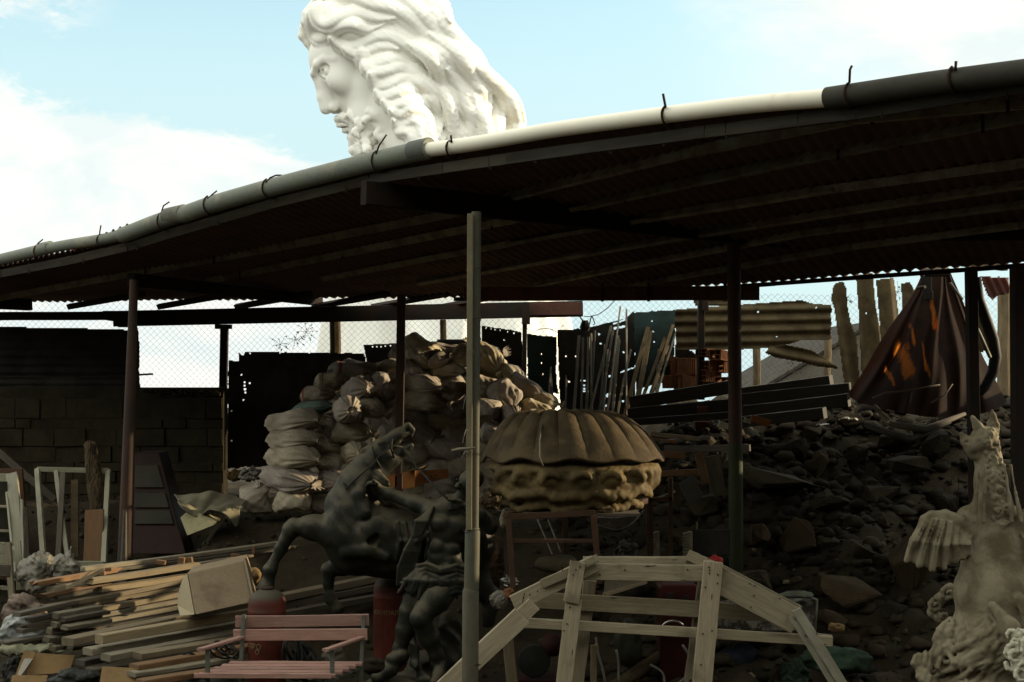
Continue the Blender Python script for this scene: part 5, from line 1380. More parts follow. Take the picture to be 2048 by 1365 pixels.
for i, (x, y) in enumerate(ends):
    A = P(x, y, 12.95+re.uniform(-.1,.1)); B = P(x+90, y-16, 13.6)
    beam('plank', A, B, .045*re.uniform(.8,1.3), .07, re.choice([M_dark_wood, M_grey_wood]), ends=.01, label='sawn board end in the shaded stack left of the beams, %s from the top' % ordn[i], cat='plank', group='board ends in the shaded stack')
# cardboard and chipboard pieces in the bottom left corner
for (poly, Y, mt, nm, lab) in (
 ([(60,1306),(150,1312),(138,1345),(52,1352)], 12.6, M_card, 'cardboard_sheet', 'flat brown cardboard sheet in the bottom left corner'),
 ([(48,1302),(72,1306),(40,1368),(24,1368)], 12.5, M_card, 'cardboard_strip', 'bent cardboard strip at the left of the flat sheet'),
 ([(48,1318),(66,1318),(42,1352),(34,1350)], 12.45, M_plastic, 'packing_tape', 'pale strip of tape stuck on the bent cardboard strip'),
 ([(24,1352),(95,1352),(88,1385),(16,1385)], 12.2, M_card, 'cardboard_sheet', 'lower cardboard flap cut by the bottom edge, worn white'),
 ([(204,1334),(275,1338),(283,1385),(196,1385)], 11.9, M_card, 'cardboard_box', 'brown cardboard box front at the bottom, left of the bench')):
    MB().prism([P(x, y, Y+(1385-y)*-.0+(1385-y)*.004) for x, y in poly], (0,.02,0)).build(nm, mt, bevel=.003, label=lab, cat='cardboard')
crumple('black_sheet', 150, 1358, 130, 40, 70, 12.2, M_black, 'black plastic sheet in the dark at the bottom left of the beams', seed=14, cat='sheet', spiky=.7)
# box of weathered board on the pile
bx = empty('board_box', P(430, 1230, 13.0), 'weathered brown box with a rounded end lying on the beams behind the bench', 'box')
fr = [P(376,1147,13.3),P(489,1122,13.7),P(507,1204,13.4),P(391,1230,12.95)]
MB().prism(fr, (-.03,.34,.02)).build('body', M_wood('box_board',(.30,.22,.14),(.36,.28,.19),.5,.1,k=.62), bx, bevel=.008)
MB().prism([P(374,1148,13.31),P(364,1162,13.4),P(356,1188,13.45),P(355,1212,13.4),P(359,1232,13.2),P(389,1230,12.96)], (-.01,.30,.02)).build('end_panel', M_wood('box_end',(.34,.29,.19),(.42,.36,.25),.6,.1,k=.7), bx, bevel=.005)
MB().bar(P(490,1121,13.66), P(508,1204,13.36), .03, .02).build('edge_strip', M_raw_wood, bx)
crumple('board_scrap', 508, 1148, 34, 44, 30, 14.2, M_card, 'brown scrap standing behind the right end of the box', seed=15, cat='scrap', spiky=.4)

# ================================================================ red gas cylinders
def gas(cx, top, Y, r, label, txt, tpx, tpy, tsz, cap=True):
    e = empty('gas_cylinder', (P(cx, top, Y).x, Y, 0), label, 'gas cylinder', 'red gas cylinders')
    c = P(cx, 0, Y); zt = P(cx, top, Y).z; H_ = zt
    prof = [(r*.96,0.02),(r,.06),(r,H_-.20),(r*1.012,H_-.195),(r*1.012,H_-.185),(r,H_-.18),(r*.995,H_-.13),(r*.95,H_-.085),(r*.82,H_-.045),(r*.6,H_-.02),(r*.35,H_-.005),(r*.2,H_)]
    MB().lathe((c.x, Y, 0), prof, 40).build('body', M_bottle, e, smooth=True, auto=50)
    MB().lathe((c.x, Y, H_-.01), [(.055,0),(.058,.02),(.045,.028),(.04,.03)], 20).build('valve_boss', M_beam, e, smooth=True, auto=40)
    for i, (t, px, py, sz) in enumerate(zip(txt, tpx, tpy, tsz)):
        cu = bpy.data.curves.new('lettering', 'FONT'); cu.body = t; cu.size = sz; cu.extrude = .001; cu.align_x = 'CENTER'; cu.space_character = 1.1
        to = bpy.data.objects.new('lettering', cu); col.objects.link(to)
        me = bpy.data.meshes.new_from_object(to.evaluated_get(bpy.context.evaluated_depsgraph_get())); bpy.data.objects.remove(to)
        # wrap round the cylinder
        bm = __import__('bmesh').new(); bm.from_mesh(me); __import__('bmesh').ops.subdivide_edges(bm, edges=[ed for ed in bm.edges if ed.calc_length() > .02], cuts=2); bm.to_mesh(me); bm.free()
        off = (px-cx)/F*Y/r; rr_ = r+.0015; zc = P(px, py, Y).z
        for v in me.vertices:
            a = off+v.co.x/rr_; dd = v.co.z
            v.co = Vector(((rr_+dd)*math.sin(a), -(rr_+dd)*math.cos(a), v.co.y))
        link_mesh('lettering', me, M_ink, e, Matrix.Translation((c.x, Y, zc)))
    return e
gas(534, 1178, 13.0, .163, 'red gas cylinder with a thick grey dusty shoulder behind the bench', ['ПРО','О'], [512,520], [1293,1303], [.065,.06])
gas(781, 1152, 14.0, .160, 'darker red gas cylinder with a line of lettering, beside the bronze man', ['ЮКНПАЛ'], [772], [1225], [.055])

# ================================================================ bench
be = empty('garden_bench', P(560, 1400, 12.0), 'small worn pink red slatted bench with grey steel frame and armrests', 'bench')
def bl(s, t, z):   # s along the bench 0..1 left to right, t 0 back .. 1 front, z height
    A = Vector((-2.292, 12.3, 0)); Bq = Vector((-1.205, 12.28, 0)); D = Vector((-.205, -.46, 0))
    return A+(Bq-A)*s+D*t+Vector((0,0,z))
zs = .50
for i in range(5):
    t = .08+i*.21
    beam('seat_slat', bl(0,t,zs-.02*i*.2), bl(1.0,t,zs-.02*i*.2), .028, .085, M_pink, parent=be, n=(0,-1,0), bow=.002)
beam('seat_slat', bl(0,1.04,zs-.01), bl(1.0,1.04,zs-.01), .042, .02, M_pink, parent=be, bow=.001)
beam('back_slat', P(471,1244,12.38), P(738,1240,12.34), .097, .022, M_pink, parent=be, bow=.002)
beam('back_slat', P(467,1271,12.34), P(734.5,1269,12.30), .095, .022, M_pink, parent=be, bow=.002)
for s, xo in ():
    MB().bar(bl(s,-.08,0), bl(s,-.05,zs), .035, .03).bar(bl(s,-.05,zs), bl(s,-.16,.90), .035, .03).build('rear_leg', M_steel2, be, bevel=.003) if 'M_steel2' in globals() else None
M_steel2 = M_plain('grey_bench_steel', (.20,.22,.21), (.13,.14,.13), .6, 5, .15, .002, .2)
for s in (.06,.97):
    MB().bar(bl(s,.02,0), bl(s,-.02,zs), .035, .03).bar(bl(s,-.02,zs), bl(s,-.10,.885), .035, .03).build('rear_leg', M_steel2, be, bevel=.003)
    MB().bar(bl(s,.9,0), bl(s,.9,zs+.19), .03, .035, ).build('front_leg', M_steel2, be, bevel=.003)
    MB().bar(bl(s,-.02,zs-.035), bl(s,1.02,zs-.035), .03, .03, (0,0,1)).build('seat_bearer', M_steel2, be, bevel=.003)
    beam('armrest', bl(s,-.05,zs+.205), bl(s,1.12,zs+.20), .022, .055, M_pink, parent=be, n=(1,-.3,0), bow=.001, ch=.006)
# hoses round the cylinders, under the bench
rh = random.Random(3)
def coil(cx, cy, Y, rx, ry, n, r, label, seed, mat=None):
    q = random.Random(seed); pts = []
    for i in range(n*14):
        t = i/14*2*math.pi; k = i/(n*14)
        pts.append(P(cx+(rx*(.55+.45*math.sin(k*9+1)))*math.cos(t)+q.uniform(-1,1)*rx*.06, cy+(ry*(.6+.4*math.cos(k*7)))*math.sin(t+k), Y+.08*math.sin(t*1.3+k*5)))
    for _ in range(2): pts = [pts[0]]+[(pts[i-1]+pts[i]*2+pts[i+1])/4 for i in range(1, len(pts)-1)]+[pts[-1]]
    MB().tube(pts, r, 7).build('cable', mat or M_black, smooth=True, label=label, cat='cable')
coil(450, 1300, 12.6, 34, 20, 5, .008, 'tangle of thin black cable behind the left armrest of the bench', 1)
coil(590, 1310, 12.75, 30, 60, 4, .012, 'loops of black hose hanging over the left gas cylinder', 2)
coil(615, 1325, 12.9, 26, 44, 5, .02, 'thick coil of black hose right of the left gas cylinder', 4)
coil(395, 1330, 12.6, 34, 30, 2, .010, 'single loop of black cable left of the bench arm', 5)
MB().lathe(P(420,1420,12.5), [(.25,0),(.27,.05),(.27,.30),(.25,.335),(.1,.34)], 30).build('grey_drum', M_plain('grey_blue_drum',(.10,.12,.12),(.08,.09,.09),.6,4,.2,.004), smooth=True, auto=40, label='grey blue drum under the left end of the bench', cat='drum')
crumple('rubble_bag', 650, 1358, 70, 30, 40, 12.3, M_plastic, 'pale crumpled bag under the right end of the bench', seed=17, cat='bag')
crumple('rag', 668, 1312, 60, 50, 40, 13.3, M_dark_wood, 'brown bundle seen through the right armrest of the bench', seed=18, cat='bundle', spiky=.4)
crumple('stone', 745, 1330, 60, 40, 40, 12.7, M_rock, 'grey stone beside the boot of the bronze man', seed=19, cat='stone', spiky=.3)

# ================================================================ orange boxes behind the horse
for (x0, x1, y0, y1, x2, lab) in ((772,784,955,976,None,'orange cardboard box end left of the thin dark post'),(805,836,945,976,896,'orange cardboard box with dark print behind the arm of the bronze man')):
    e = empty('cardboard_box', P((x0+x1)/2, y1, 15.6), lab, 'cardboard box')
    b = MB()
    if x2:
        b.prism([P(x0,y0+2,15.5),P(x1-6,y0-3,15.4),P(x1-6,y1-1,15.4),P(x0,y1+3,15.5)], (0.05,.35,0)); b.prism([P(x1-6,y0-3,15.42),P(x2,y0-6,15.7),P(x2,y1-20,15.7),P(x1-6,y1-3,15.42)], (0,.03,0))
        b.build('carton', M_orangebox, e, bevel=.003)
        cu = bpy.data.curves.new('print', 'FONT'); cu.body = 'HAG'; cu.size = .085; cu.extrude = .001
        to = bpy.data.objects.new('print', cu); col.objects.link(to); me = bpy.data.meshes.new_from_object(to.evaluated_get(bpy.context.evaluated_depsgraph_get())); bpy.data.objects.remove(to)
        link_mesh('printed_letters', me, M_darkink, e, Matrix.Translation(P(847,963,15.42)) @ Matrix.Rotation(R(32), 4, 'Z') @ Matrix.Rotation(R(90), 4, 'X'))
        MB().prism([P(804,946,15.35),P(838,938,15.3),P(858,930,15.6),P(850,938,15.7)], (0,0,.006)).build('open_flap', M_card, e)
    else: b.prism([P(x0,y0,15.6),P(x1+6,y0-3,15.55),P(x1+6,y1,15.55),P(x0+4,y1-3,15.6)], (0,.3,0)).build('carton', M_orangebox, e, bevel=.003)
plank('lath', (805,905,15.9), (804,947,15.9), 5, .02, M_raw_wood, label='short pale upright lath just right of the thin dark post', cat='board')

# ================================================================ dark bronze group: rearing horse held by a man
YH = 13.7
tamer = empty('bronze_horse_tamer', P(850, 1365, YH), 'dark dusty bronze of a draped man holding a rearing horse by its rein', 'statue')
hs = Sculpt((500, -110, -1260), (1010, 120, -840), 2.0)
hs.ell((795,8,-1076), (118,74,84), 10); hs.ell((712,0,-1076), (62,62,74), 18); hs.ell((905,14,-1088), (80,70,86), 20)
hs.chain([(706,0,-1062),(706,0,-1015),(722,0,-968),(742,0,-930),(752,0,-914)], [66,54,43,33,27], 12)
hs.chain([(746,0,-914),(768,0,-893),(796,0,-872),(814,0,-864)], [23,18.5,13,10], 7)
hs.chain([(760,0,-932),(782,0,-917),(804,0,-904),(816,0,-897)], [27,18,10.5,7.5], 7)
hs.chain([(800,0,-862),(816,0,-853),(824,0,-860),(822,0,-872)], [7,7,6,5], 4); hs.chain([(812,0,-898),(822,0,-892)], [7,5], 3)
hs.ell((812,-3,-882), (12,11,7), 3, op='sub'); hs.ell((817,-9,-862), (4,4,3), 1.5, op='sub')
for sg in (-1, 1):
    hs.ell((764,sg*14,-886), (9,6,7), 4); hs.ell((768,sg*17,-884), (4,4,3.5), 1.2)
    hs.chain([(744,sg*12,-897),(730,sg*15,-902),(718,sg*15,-912)], [6,6,2], 3)
    hs.chain([(770,sg*13,-898),(796,sg*10,-878)], [5,3], 4); hs.ell((768,sg*16,-918), (20,9,18), 6)
# far and near forelegs
hs.chain([(700,-20,-1072),(665,-26,-1060),(628,-28,-1052),(594,-28,-1050)], [44,30,23,16], 12)
hs.chain([(592,-28,-1052),(586,-28,-1058),(566,-28,-1094),(549,-28,-1126)], [17,16,11.5,10], 6)
hs.chain([(549,-28,-1128),(545,-29,-1137),(543,-29,-1150)], [12,14,10.5], 4); hs.cap((542,-29,-1152),(536,-29,-1176), 12, 19, 3)
hs.chain([(752,22,-1118),(712,20,-1126),(680,18,-1134),(657,16,-1141)], [40,26,19,15], 10)
hs.chain([(655,16,-1144),(655,16,-1168),(656,16,-1188)], [16,11,10], 5); hs.chain([(657,16,-1192),(659,16,-1201),(666,16,-1211)], [12,11,9], 4); hs.cap((666,16,-1210),(673,16,-1222), 10, 13, 3)
# muscle masses
hs.ell((690,-46,-1050),(30,20,44),14); hs.ell((738,-58,-1068),(26,16,40),10, Matrix.Rotation(.6,3,'Y')); hs.ell((772,-60,-1050),(16,10,30),8, Matrix.Rotation(-.7,3,'Y'))
hs.chain([(700,-55,-1096),(740,-64,-1092),(776,-62,-1108)], [14,14,9], 7); hs.ell((752,-66,-1074),(10,7,16),5, Matrix.Rotation(.7,3,'Y'), op='sub'); hs.chain([(735,-58,-1020),(725,-50,-985),(738,-34,-950)], [14,13,9], 8)
# veins and ribs
for k in range(7): hs.chain([(800+k*14,-62,-1040),(806+k*14,-68,-1075),(798+k*14,-60,-1112)], [3.5,4,3], 6)
# hind part hidden by the man
hs.chain([(930,20,-1110),(950,20,-1170),(985,24,-1200),(975,24,-1250)], [50,30,18,13], 12)
# mane: windblown tufts on the crest
rm = random.Random(4)
for k in range(26):
    f = k/25; x = lerp(742, 688, f**1.1); z = -lerp(899, 1006, f); L = rm.uniform(12, 22)*(1 if f < .7 else .8)
    x -= lerp(18, 34, f)*.5; a = rm.uniform(2.5, 4.0)
    hs.chain([(x+14, rm.uniform(-9,9), z-4), (x+4, rm.uniform(-12,12), z), (x-L*.5, rm.uniform(-14,14), z-L*.5+rm.uniform(-5,6))], [7,5,1.8], 3)
for k in range(20):
    f = k/19; x = lerp(768, 775, f)+rm.uniform(-5,5); z = -lerp(950, 1000, f)
    hs.chain([(x-16,-30,z+8),(x-4,-40,z),(x+rm.uniform(0,8),-46,z-rm.uniform(6,14))], [6,5,2.5], 3)
hs.displace(lambda X,Y,Z: np.sin(X*.09+Y*.11)*np.sin(Z*.10-Y*.07)*.6+np.sin(X*.23+Z*.19)*.25, 1.4)
sculpt_obj('horse', hs, YH, M_bronze, tamer)
ms = Sculpt((725, -210, -1372), (1015, 10, -925), 1.9)
yb = -112
ms.ell((893,yb,-1096),(33,24,26),8); ms.ell((905,yb+2,-1048),(42,30,36),14); ms.ell((898,yb,-1122),(36,28,24),10)
ms.ell((888,yb-18,-1035),(21,14,16),6); ms.ell((922,yb-18,-1038),(21,14,16),6)      # breast
ms.ell((882,yb-14,-1080),(17,13,17),5); ms.ell((908,yb-14,-1084),(17,13,15),5); ms.ell((884,yb-15,-1100),(17,12,12),5); ms.ell((909,yb-14,-1103),(16,12,12),5)
ms.chain([(868,yb+4,-1018),(905,yb+8,-1006),(945,yb+6,-1008)], [19,24,20], 10)
ms.chain([(918,yb+4,-1000),(930,yb,-978)], [15,13], 6); ms.ell((940,yb-4,-958),(19,22,25),5)  # neck, head behind the post
ms.chain([(922,yb-20,-958),(919,yb-26,-963),(924,yb-24,-968)], [4,4,3], 3); ms.ell((950,yb+6,-950),(20,22,20),5)
# arm reaching along the horse's back to the mane
ms.chain([(868,yb+10,-1008),(838,yb+26,-1000),(812,yb+44,-992)], [17,16,12.5], 6); ms.chain([(812,yb+44,-992),(786,yb+50,-984),(766,yb+52,-974)], [13,12,8], 5)
ms.ell((757,yb+50,-968),(11,9,10),4)
for k, (a, b) in enumerate(((-8,8),(-3,11),(3,11),(8,7))): ms.chain([(754,yb+44+a,-962),(745,yb+42+a,-960-abs(b)*.2),(741,yb+46+a,-967)], [4,3.6,2.8], 1.6)
ms.chain([(760,yb+40,-962),(754,yb+34,-956)], [4.2,3], 2)
# other arm bent, fist closed on the rein
ms.chain([(948,yb-2,-1010),(974,yb-8,-1030),(982,yb-16,-1042)], [18,16,13], 6); ms.chain([(982,yb-16,-1042),(962,yb-34,-1016),(938,yb-44,-1000)], [13.5,12,9], 5)
ms.ell((924,yb-46,-996),(13,9,9),4)
for k in range(4): ms.chain([(922,yb-52,-991-k*3.6),(910,yb-55,-990-k*4.0),(906,yb-48,-993-k*4.0),(911,yb-43,-994-k*4)], [3.8,3.6,3.2,2.6], 1.4)
ms.chain([(926,yb-52,-989),(915,yb-58,-986),(905,yb-56,-985)], [4.2,3.6,2.6], 1.6)
# legs
ms.chain([(906,yb-4,-1136),(880,yb-26,-1176),(850,yb-40,-1208)], [31,27,19], 9); ms.ell((848,yb-46,-1212),(17,15,17),6)
ms.chain([(852,yb-38,-1218),(866,yb-26,-1250),(880,yb-20,-1284),(886,yb-18,-1304)], [19,20,13,10.5], 6); ms.chain([(886,yb-18,-1306),(884,yb-34,-1322),(876,yb-52,-1332)], [12,11,8], 5)
ms.chain([(868,yb+2,-1136),(842,yb-2,-1172),(826,yb-6,-1202)], [28,25,18], 9)
ms.chain([(826,yb-6,-1206),(820,yb-2,-1240),(808,yb,-1276),(802,yb-2,-1296)], [18,19,13,11], 6); ms.chain([(803,yb-2,-1300),(788,yb-14,-1314),(768,yb-26,-1328)], [15,16,13], 6)
ms.chain([(812,yb-8,-1290),(795,yb-12,-1296),(786,yb-6,-1306)], [15,13,8], 4)   # boot cuff
ms.displace(lambda X,Y,Z: np.sin(X*.17+Y*.15)*np.sin(Z*.16+X*.05)*.5, 1.0)
sculpt_obj('man', ms, YH, M_bronze, tamer)
# drapery: loincloth and a length of cloth falling from the shoulder
ds = Sculpt((790, -190, -1250), (960, -60, -985), 1.5)
rd = random.Random(8)
ds.ell((884,yb-2,-1140),(48,26,20),6)
for k in range(24):
    f = k/23; x0 = lerp(842, 940, f); sw = rd.uniform(-10,10)
    ds.chain([(x0,yb-18-14*math.sin(f*3.1),-1120-rd.uniform(-5,5)),(x0-8*(1-f)*2+sw*.4,yb-28-12*math.sin(f*3.1),-1142),(x0-26*(1-f)+sw,yb-26-10*math.sin(f*3.1),-1160-rd.uniform(0,16))], [5,6,3], 2.2)
for k in range(7):
    y = -1116-k*8
    ds.chain([(838-k*5,yb-18,y-8*math.sin(k)),(862,yb-34,y+6),(890,yb-40,y-4+5*math.sin(k*2)),(918,yb-36,y+3),(944,yb-24,y-6)], [3,5,5.5,5,3], 2.2)
for k in range(6):
    ds.chain([(872-k*3,yb-14,-1004-k*3),(862-k*4,yb-26,-1030),(848-k*2,yb-26,-1056),(846-k*5,yb-22,-1086),(838-k*6,yb-16,-1118),(824-k*4,yb-12,-1152)], [4,5,5.5,5,4.5,3], 2)
ds.chain([(862,yb-20,-1052),(842,yb-26,-1066),(832,yb-18,-1084)], [6,7,3], 2); ds.chain([(806,yb-8,-1168),(826,yb-16,-1158),(850,yb-26,-1146)], [3,7,7], 3)
sculpt_obj('drapery', ds, YH, M_bronze, tamer)
# plinth, tree-stump support
ps = Sculpt((715, -230, -1480), (990, 90, -1205), 3.0)
ps.ell((848,-70,-1392),(118,95,62),10); ps.ell((790,-100,-1372),(70,60,38),10); ps.chain([(905,-40,-1380),(908,-50,-1300),(900,-60,-1235)], [44,32,22], 12); ps.ell((860,-50,-1330),(44,36,40),14)
ps.chain([(835,-120,-1255),(838,-128,-1300),(850,-132,-1332),(880,-130,-1338)], [7,8,8,7], 4)
ps.displace(lambda X,Y,Z: 1-2*np.abs(np.sin(X*.06+Y*.09+1.5*np.sin(Z*.06)))+.5*np.sin(Z*.2+X*.13)*np.sin(Y*.2), 3.5)
sculpt_obj('plinth', ps, YH, M_bronze, tamer)
def HP(x, d, y): return Vector(((x-CX)/F*YH, YH+d/F*YH, HC+(CY-y)/F*YH))
MB().tube([HP(806,-16,898),HP(840,-80,930),HP(875,-130,962),HP(908,-166,990)], .010, 8).build('rein', M_black, tamer, smooth=True)
MB().tube([HP(806,-15,894),HP(788,-24,890),HP(768,-32,905),HP(740,-44,935),HP(714,-50,958),HP(697,-50,975)], .009, 6).tube([HP(786,-24,876),HP(784,-26,895),HP(790,-22,915)], .010, 6).tube([HP(748,-27,893),HP(752,-33,912),HP(764,-32,935)], .010, 6).tube([HP(700,-50,972),HP(692,-40,965),HP(690,-20,960)], .009, 6).build('bridle', M_black, tamer, smooth=True)
# ================================================================ giant clam shell on its iron table
shl = empty('giant_shell', P(1147, 1025, 13.35), 'huge ribbed clam shell prop with ochre frilled inside, resting on an iron table', 'shell')
YT = 13.35
def shell_top():
    V = []; Fq = []; nu, nv = 220, 60
    nr = 10.5
    for i in range(nu+1):
        u = i/nu; a = lerp(-1, 1, u)
        for j in range(nv+1):
            v = j/nv
            rib = abs(math.cos(math.pi*nr*.5*(u*2-.03)))  # rounded ribs, sharp valleys
            rib = rib**.7
            lipx = 1147+181*math.sin(a*math.pi/2*.98); lipd = -math.cos(a*math.pi/2)*172+40
            lipy = 918+6*math.cos(u*math.pi*nr)-4*math.cos(a*2)+3*math.sin(u*31)
            ax, ay, ad = 1118+a*26, 842, 70
            e = v
            x = lerp(ax, lipx, e**.66); d = lerp(ad, lipd, e)
            y = lerp(ay, lipy, e**1.7)-(24*math.sin(math.pi*min(1, e*1.02))*(.55+.45*math.cos(a*1.5)))
            x += 0; h = 10*rib*math.sin(math.pi*min(1, .12+e*.85))
            y -= h*(.75); d -= h*.9
            y += 2.2*math.sin(v*60+u*5)*.18
            if v > .90: y += (v-.90)*40
            k = YT/F; V.append(Vector(((x-CX)*k, YT+d*k, HC+(CY-y)*k)))
    for i in range(nu):
        for j in range(nv): Fq.append((i*(nv+1)+j, (i+1)*(nv+1)+j, (i+1)*(nv+1)+j+1, i*(nv+1)+j+1))
    m = MB(); m.v = V; m.f = Fq; return m
o = shell_top().build('upper_valve', M_shell, shl, smooth=True); q = o.modifiers.new('t', 'SOLIDIFY'); q.thickness = .03; q.offset = -1
lv = Sculpt((960, -190, -1045), (1345, 170, -885), 1.9)
lv.ell((1143,0,-966), (158,130,58), 10); lv.ell((1143,16,-994),(128,104,30),14); lv.ell((1143,4,-934),(166,132,26),12)
lv.ell((1290,30,-950),(36,60,40),16)
for k, (a, r) in enumerate(((-1.12,17),(-.72,21),(-.30,23),(.10,24),(.50,26),(.92,22),(1.25,16))):      # swirling bulges of the mantle
    x = 1143+150*math.sin(a); d = -124*math.cos(a)
    lv.ell((x, d, -950), (r*1.15, 16, 17), 8)
    lv.chain([(x+r*.7*math.cos(t), d-15*math.cos(a)-3, -950+11*math.sin(t)) for t in np.linspace(.2, 3.4, 8)], [3,4,4.5,4.5,4.5,4,3,2], 7)
    pass
for (z0, r) in ((-981, 8), (-1006, 7)):
    pts = []
    for k in range(25):
        a = lerp(-1.45, 1.45, k/24); pts.append((1143+(156 if z0 > -990 else 138)*math.sin(a), 4-(128 if z0 > -990 else 112)*math.cos(a), z0+5*math.sin(k*1.05+z0)+3*math.sin(k*2.3)))
    lv.chain(pts, r, 7)
lv.displace(lambda X,Y,Z: np.sin(Z*.22+1.8*np.sin(X*.04)+1.0*np.sin(X*.09))*.8+np.sin(X*.21+Z*.2+Y*.1)*.3+.25*np.sin(X*.5+2*np.sin(Z*.3)), 0.8)
lv.chain([(1095,-132,-935),(1092,-136,-960),(1098,-134,-985),(1106,-124,-1015)], [2.5,3,3,3], 2, op='sub')
sculpt_obj('lower_valve', lv, YT, M_shellin, shl)
MB().tube([P(1098,838,13.3),P(1084,852,13.05),P(1078,880,12.83),P(1078,915,12.66),P(1085,932,12.64)], .010, 6).build('strap', M_dark_wood, shl, smooth=True)
crumple('torn_fibre', 1214, 1022, 40, 16, 20, 12.9, M_shell, None, seed=31, parent=shl, spiky=1.4)
crumple('torn_fibre', 1000, 878, 60, 40, 40, 14.9, M_shell, 'frayed fibreglass flap between the grey pole and the shell', seed=32, spiky=1.2, cat='fibreglass scrap')
crumple('rag', 985, 1000, 60, 44, 40, 14.6, M_shell, 'hanging tattered brown cloth left of the shell table', seed=33, spiky=1.2, cat='rag')
crumple('rag', 1008, 1038, 22, 44, 30, 14.5, M_stonecast, 'thin pale rag hanging at the left leg of the shell table', seed=34, spiky=1.0, cat='rag')
M_iron = M_plain('red_brown_angle_iron', (.105,.06,.04), (.075,.045,.032), .75, 4, .2, .003)
tb = empty('iron_table', P(1110, 1180, 13.1), 'red brown angle iron table carrying the giant shell', 'table')
def ib(a, b, w, d, nm, par=None):
    a = (a[0], a[1], a[2]-.93); b = (b[0], b[1], b[2]-.93)
    MB().bar(P(*a), P(*b), w, d).build(nm, M_iron, par if par else tb, bevel=.003)
ib((1012,1034,13.75),(1190,1026,13.75),.05,.05,'top_rail'); ib((1300,1000,15.2),(1190,1028,13.8),.05,.05,'top_rail'); ib((1130,1004,15.2),(1012,1032,13.8),.05,.05,'top_rail')
ib((1017,1040,13.72),(1026,1175,13.72),.055,.05,'leg'); ib((1187,1032,13.72),(1199,1168,13.72),.055,.05,'leg'); ib((1298,1004,15.2),(1300,1150,15.2),.05,.05,'leg'); ib((1130,1005,15.2),(1132,1150,15.2),.05,.05,'leg')
ib((1022,1082,13.74),(1190,1082,13.74),.05,.03,'stretcher')
MB().box(P(1158,1019,13.35), 1.0, 1.05, .025).build('table_top', M_dark_wood, tb)
t2 = empty('iron_stand', P(1320, 1150, 14.9), 'second rusty iron stand with slim legs right of the shell table', 'stand')
ib((1300,960,14.9),(1303,1150,14.9),.04,.04,'leg',t2); ib((1341,955,14.9),(1341,1150,14.9),.04,.04,'leg',t2); ib((1298,1000,14.9),(1345,998,14.9),.04,.04,'rail',t2)
for (a, b, r, lab) in (((1075,1040),(1105,1110),.008,'thin rod slanting under the shell table, left one'),((1096,1040),(1122,1105),.008,'thin rod slanting under the shell table, right one')):
    MB().tube([P(*a,14.6),P(*b,14.2)], r, 6).build('rod', M_steel, label=lab, cat='rod')
def arc(pts, Y, r, lab, mt=None, nm='cable'):
    q = [P(x, y, Y) for x, y in pts]
    out = []
    for i in range(len(q)-1):
        for k in range(5): out.append(lerp(q[i], q[i+1], k/5))
    out.append(q[-1])
    for _ in range(6): out = [out[0]]+[(out[i-1]+out[i]*2+out[i+1])/4 for i in range(1, len(out)-1)]+[out[-1]]
    MB().tube(out, r, 7).build(nm, mt or M_black, smooth=True, label=lab, cat=nm.replace('_', ' '))
arc([(1195,1035),(1240,1038),(1275,1025),(1290,1005)], 14.6, .008, 'upper thin cable sagging under the right side of the shell', M_steel)
arc([(1195,1050),(1235,1064),(1265,1050),(1288,1020)], 14.5, .008, 'lower thin cable sagging under the right side of the shell', M_steel)
arc([(1305,1000),(1330,992),(1350,983)], 14.7, .012, 'pale rod leaning at the second iron stand', M_steel, 'rod')
crumple('fibre_scrap', 1112, 1126, 104, 46, 40, 13.6, M_plain('striped_fibre', (.20,.17,.12), (.10,.11,.085), .8, 2.2, .2, .01, coords=(1,1,5), lo=.45, hi=.55), 'rounded striped fibreglass piece under the shell table', seed=40, spiky=.15, cat='fibreglass scrap')
crumple('bundle', 1255, 1100, 60, 56, 40, 14.6, M_dark_wood, 'dark twiggy bundle with a glinting spot behind the trestle top', seed=41, spiky=1.6, cat='bundle')
crumple('foil_bag', 1018, 1164, 52, 34, 30, 13.2, M_plain('silver_foil', (.55,.55,.55), (.3,.3,.3), .3, 14, .4, .01, .9), 'crumpled silver foil on the heap right of the grey pole', seed=42, spiky=2.0, cat='foil')
crumple('plastic_bag', 997, 1196, 44, 54, 30, 13.1, M_plastic, 'small white plastic bag under the silver foil', seed=43)
crumple('brick_piece', 1018, 1186, 24, 30, 20, 13.0, M_brick, 'reddish chunk between the foil and the plastic bag', seed=44, spiky=.3, cat='brick')
crumple('brown_hide', 985, 1120, 60, 150, 40, 14.6, M_plain('brown_crust', (.10,.065,.04), (.06,.04,.03), .9, 5, .6, .02), 'tall brown rusty sheet crumpled behind the grey pole', seed=45, spiky=.6, cat='sheet')

# ================================================================ wooden trestle frame in front
tr = empty('wooden_trestle', P(1280, 1490, 12.3), 'large pale grey trestle frame of nailed planks standing right of the grey pole', 'trestle')
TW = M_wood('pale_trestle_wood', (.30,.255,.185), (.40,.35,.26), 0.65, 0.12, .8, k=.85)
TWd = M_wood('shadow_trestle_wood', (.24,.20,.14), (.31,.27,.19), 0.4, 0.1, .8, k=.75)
TWw = M_white_wood
def tp(nm, a, b, w, t, mt=None, Y=12.3, Y2=None): return plank(nm, (a[0],a[1],Y), (b[0],b[1],Y if Y2 is None else Y2), w, t, mt or TW, parent=tr, bow=.002, ends=.008, rough=.002)
tp('top_board', (1160,1143), (1412,1147), 33, .05, Y=12.34)
tp('back_top_board', (1166,1122), (1400,1122), 17, .05, Y=12.46)
tp('brace', (1026,1208), (1190,1127), 34, .045, Y=12.28); tp('brace_end', (1158,1134), (1196,1116), 15, .04, Y=12.22)
tp('inner_brace', (1084,1168), (1170,1132), 18, .04, Y=12.235, mt=TWd)
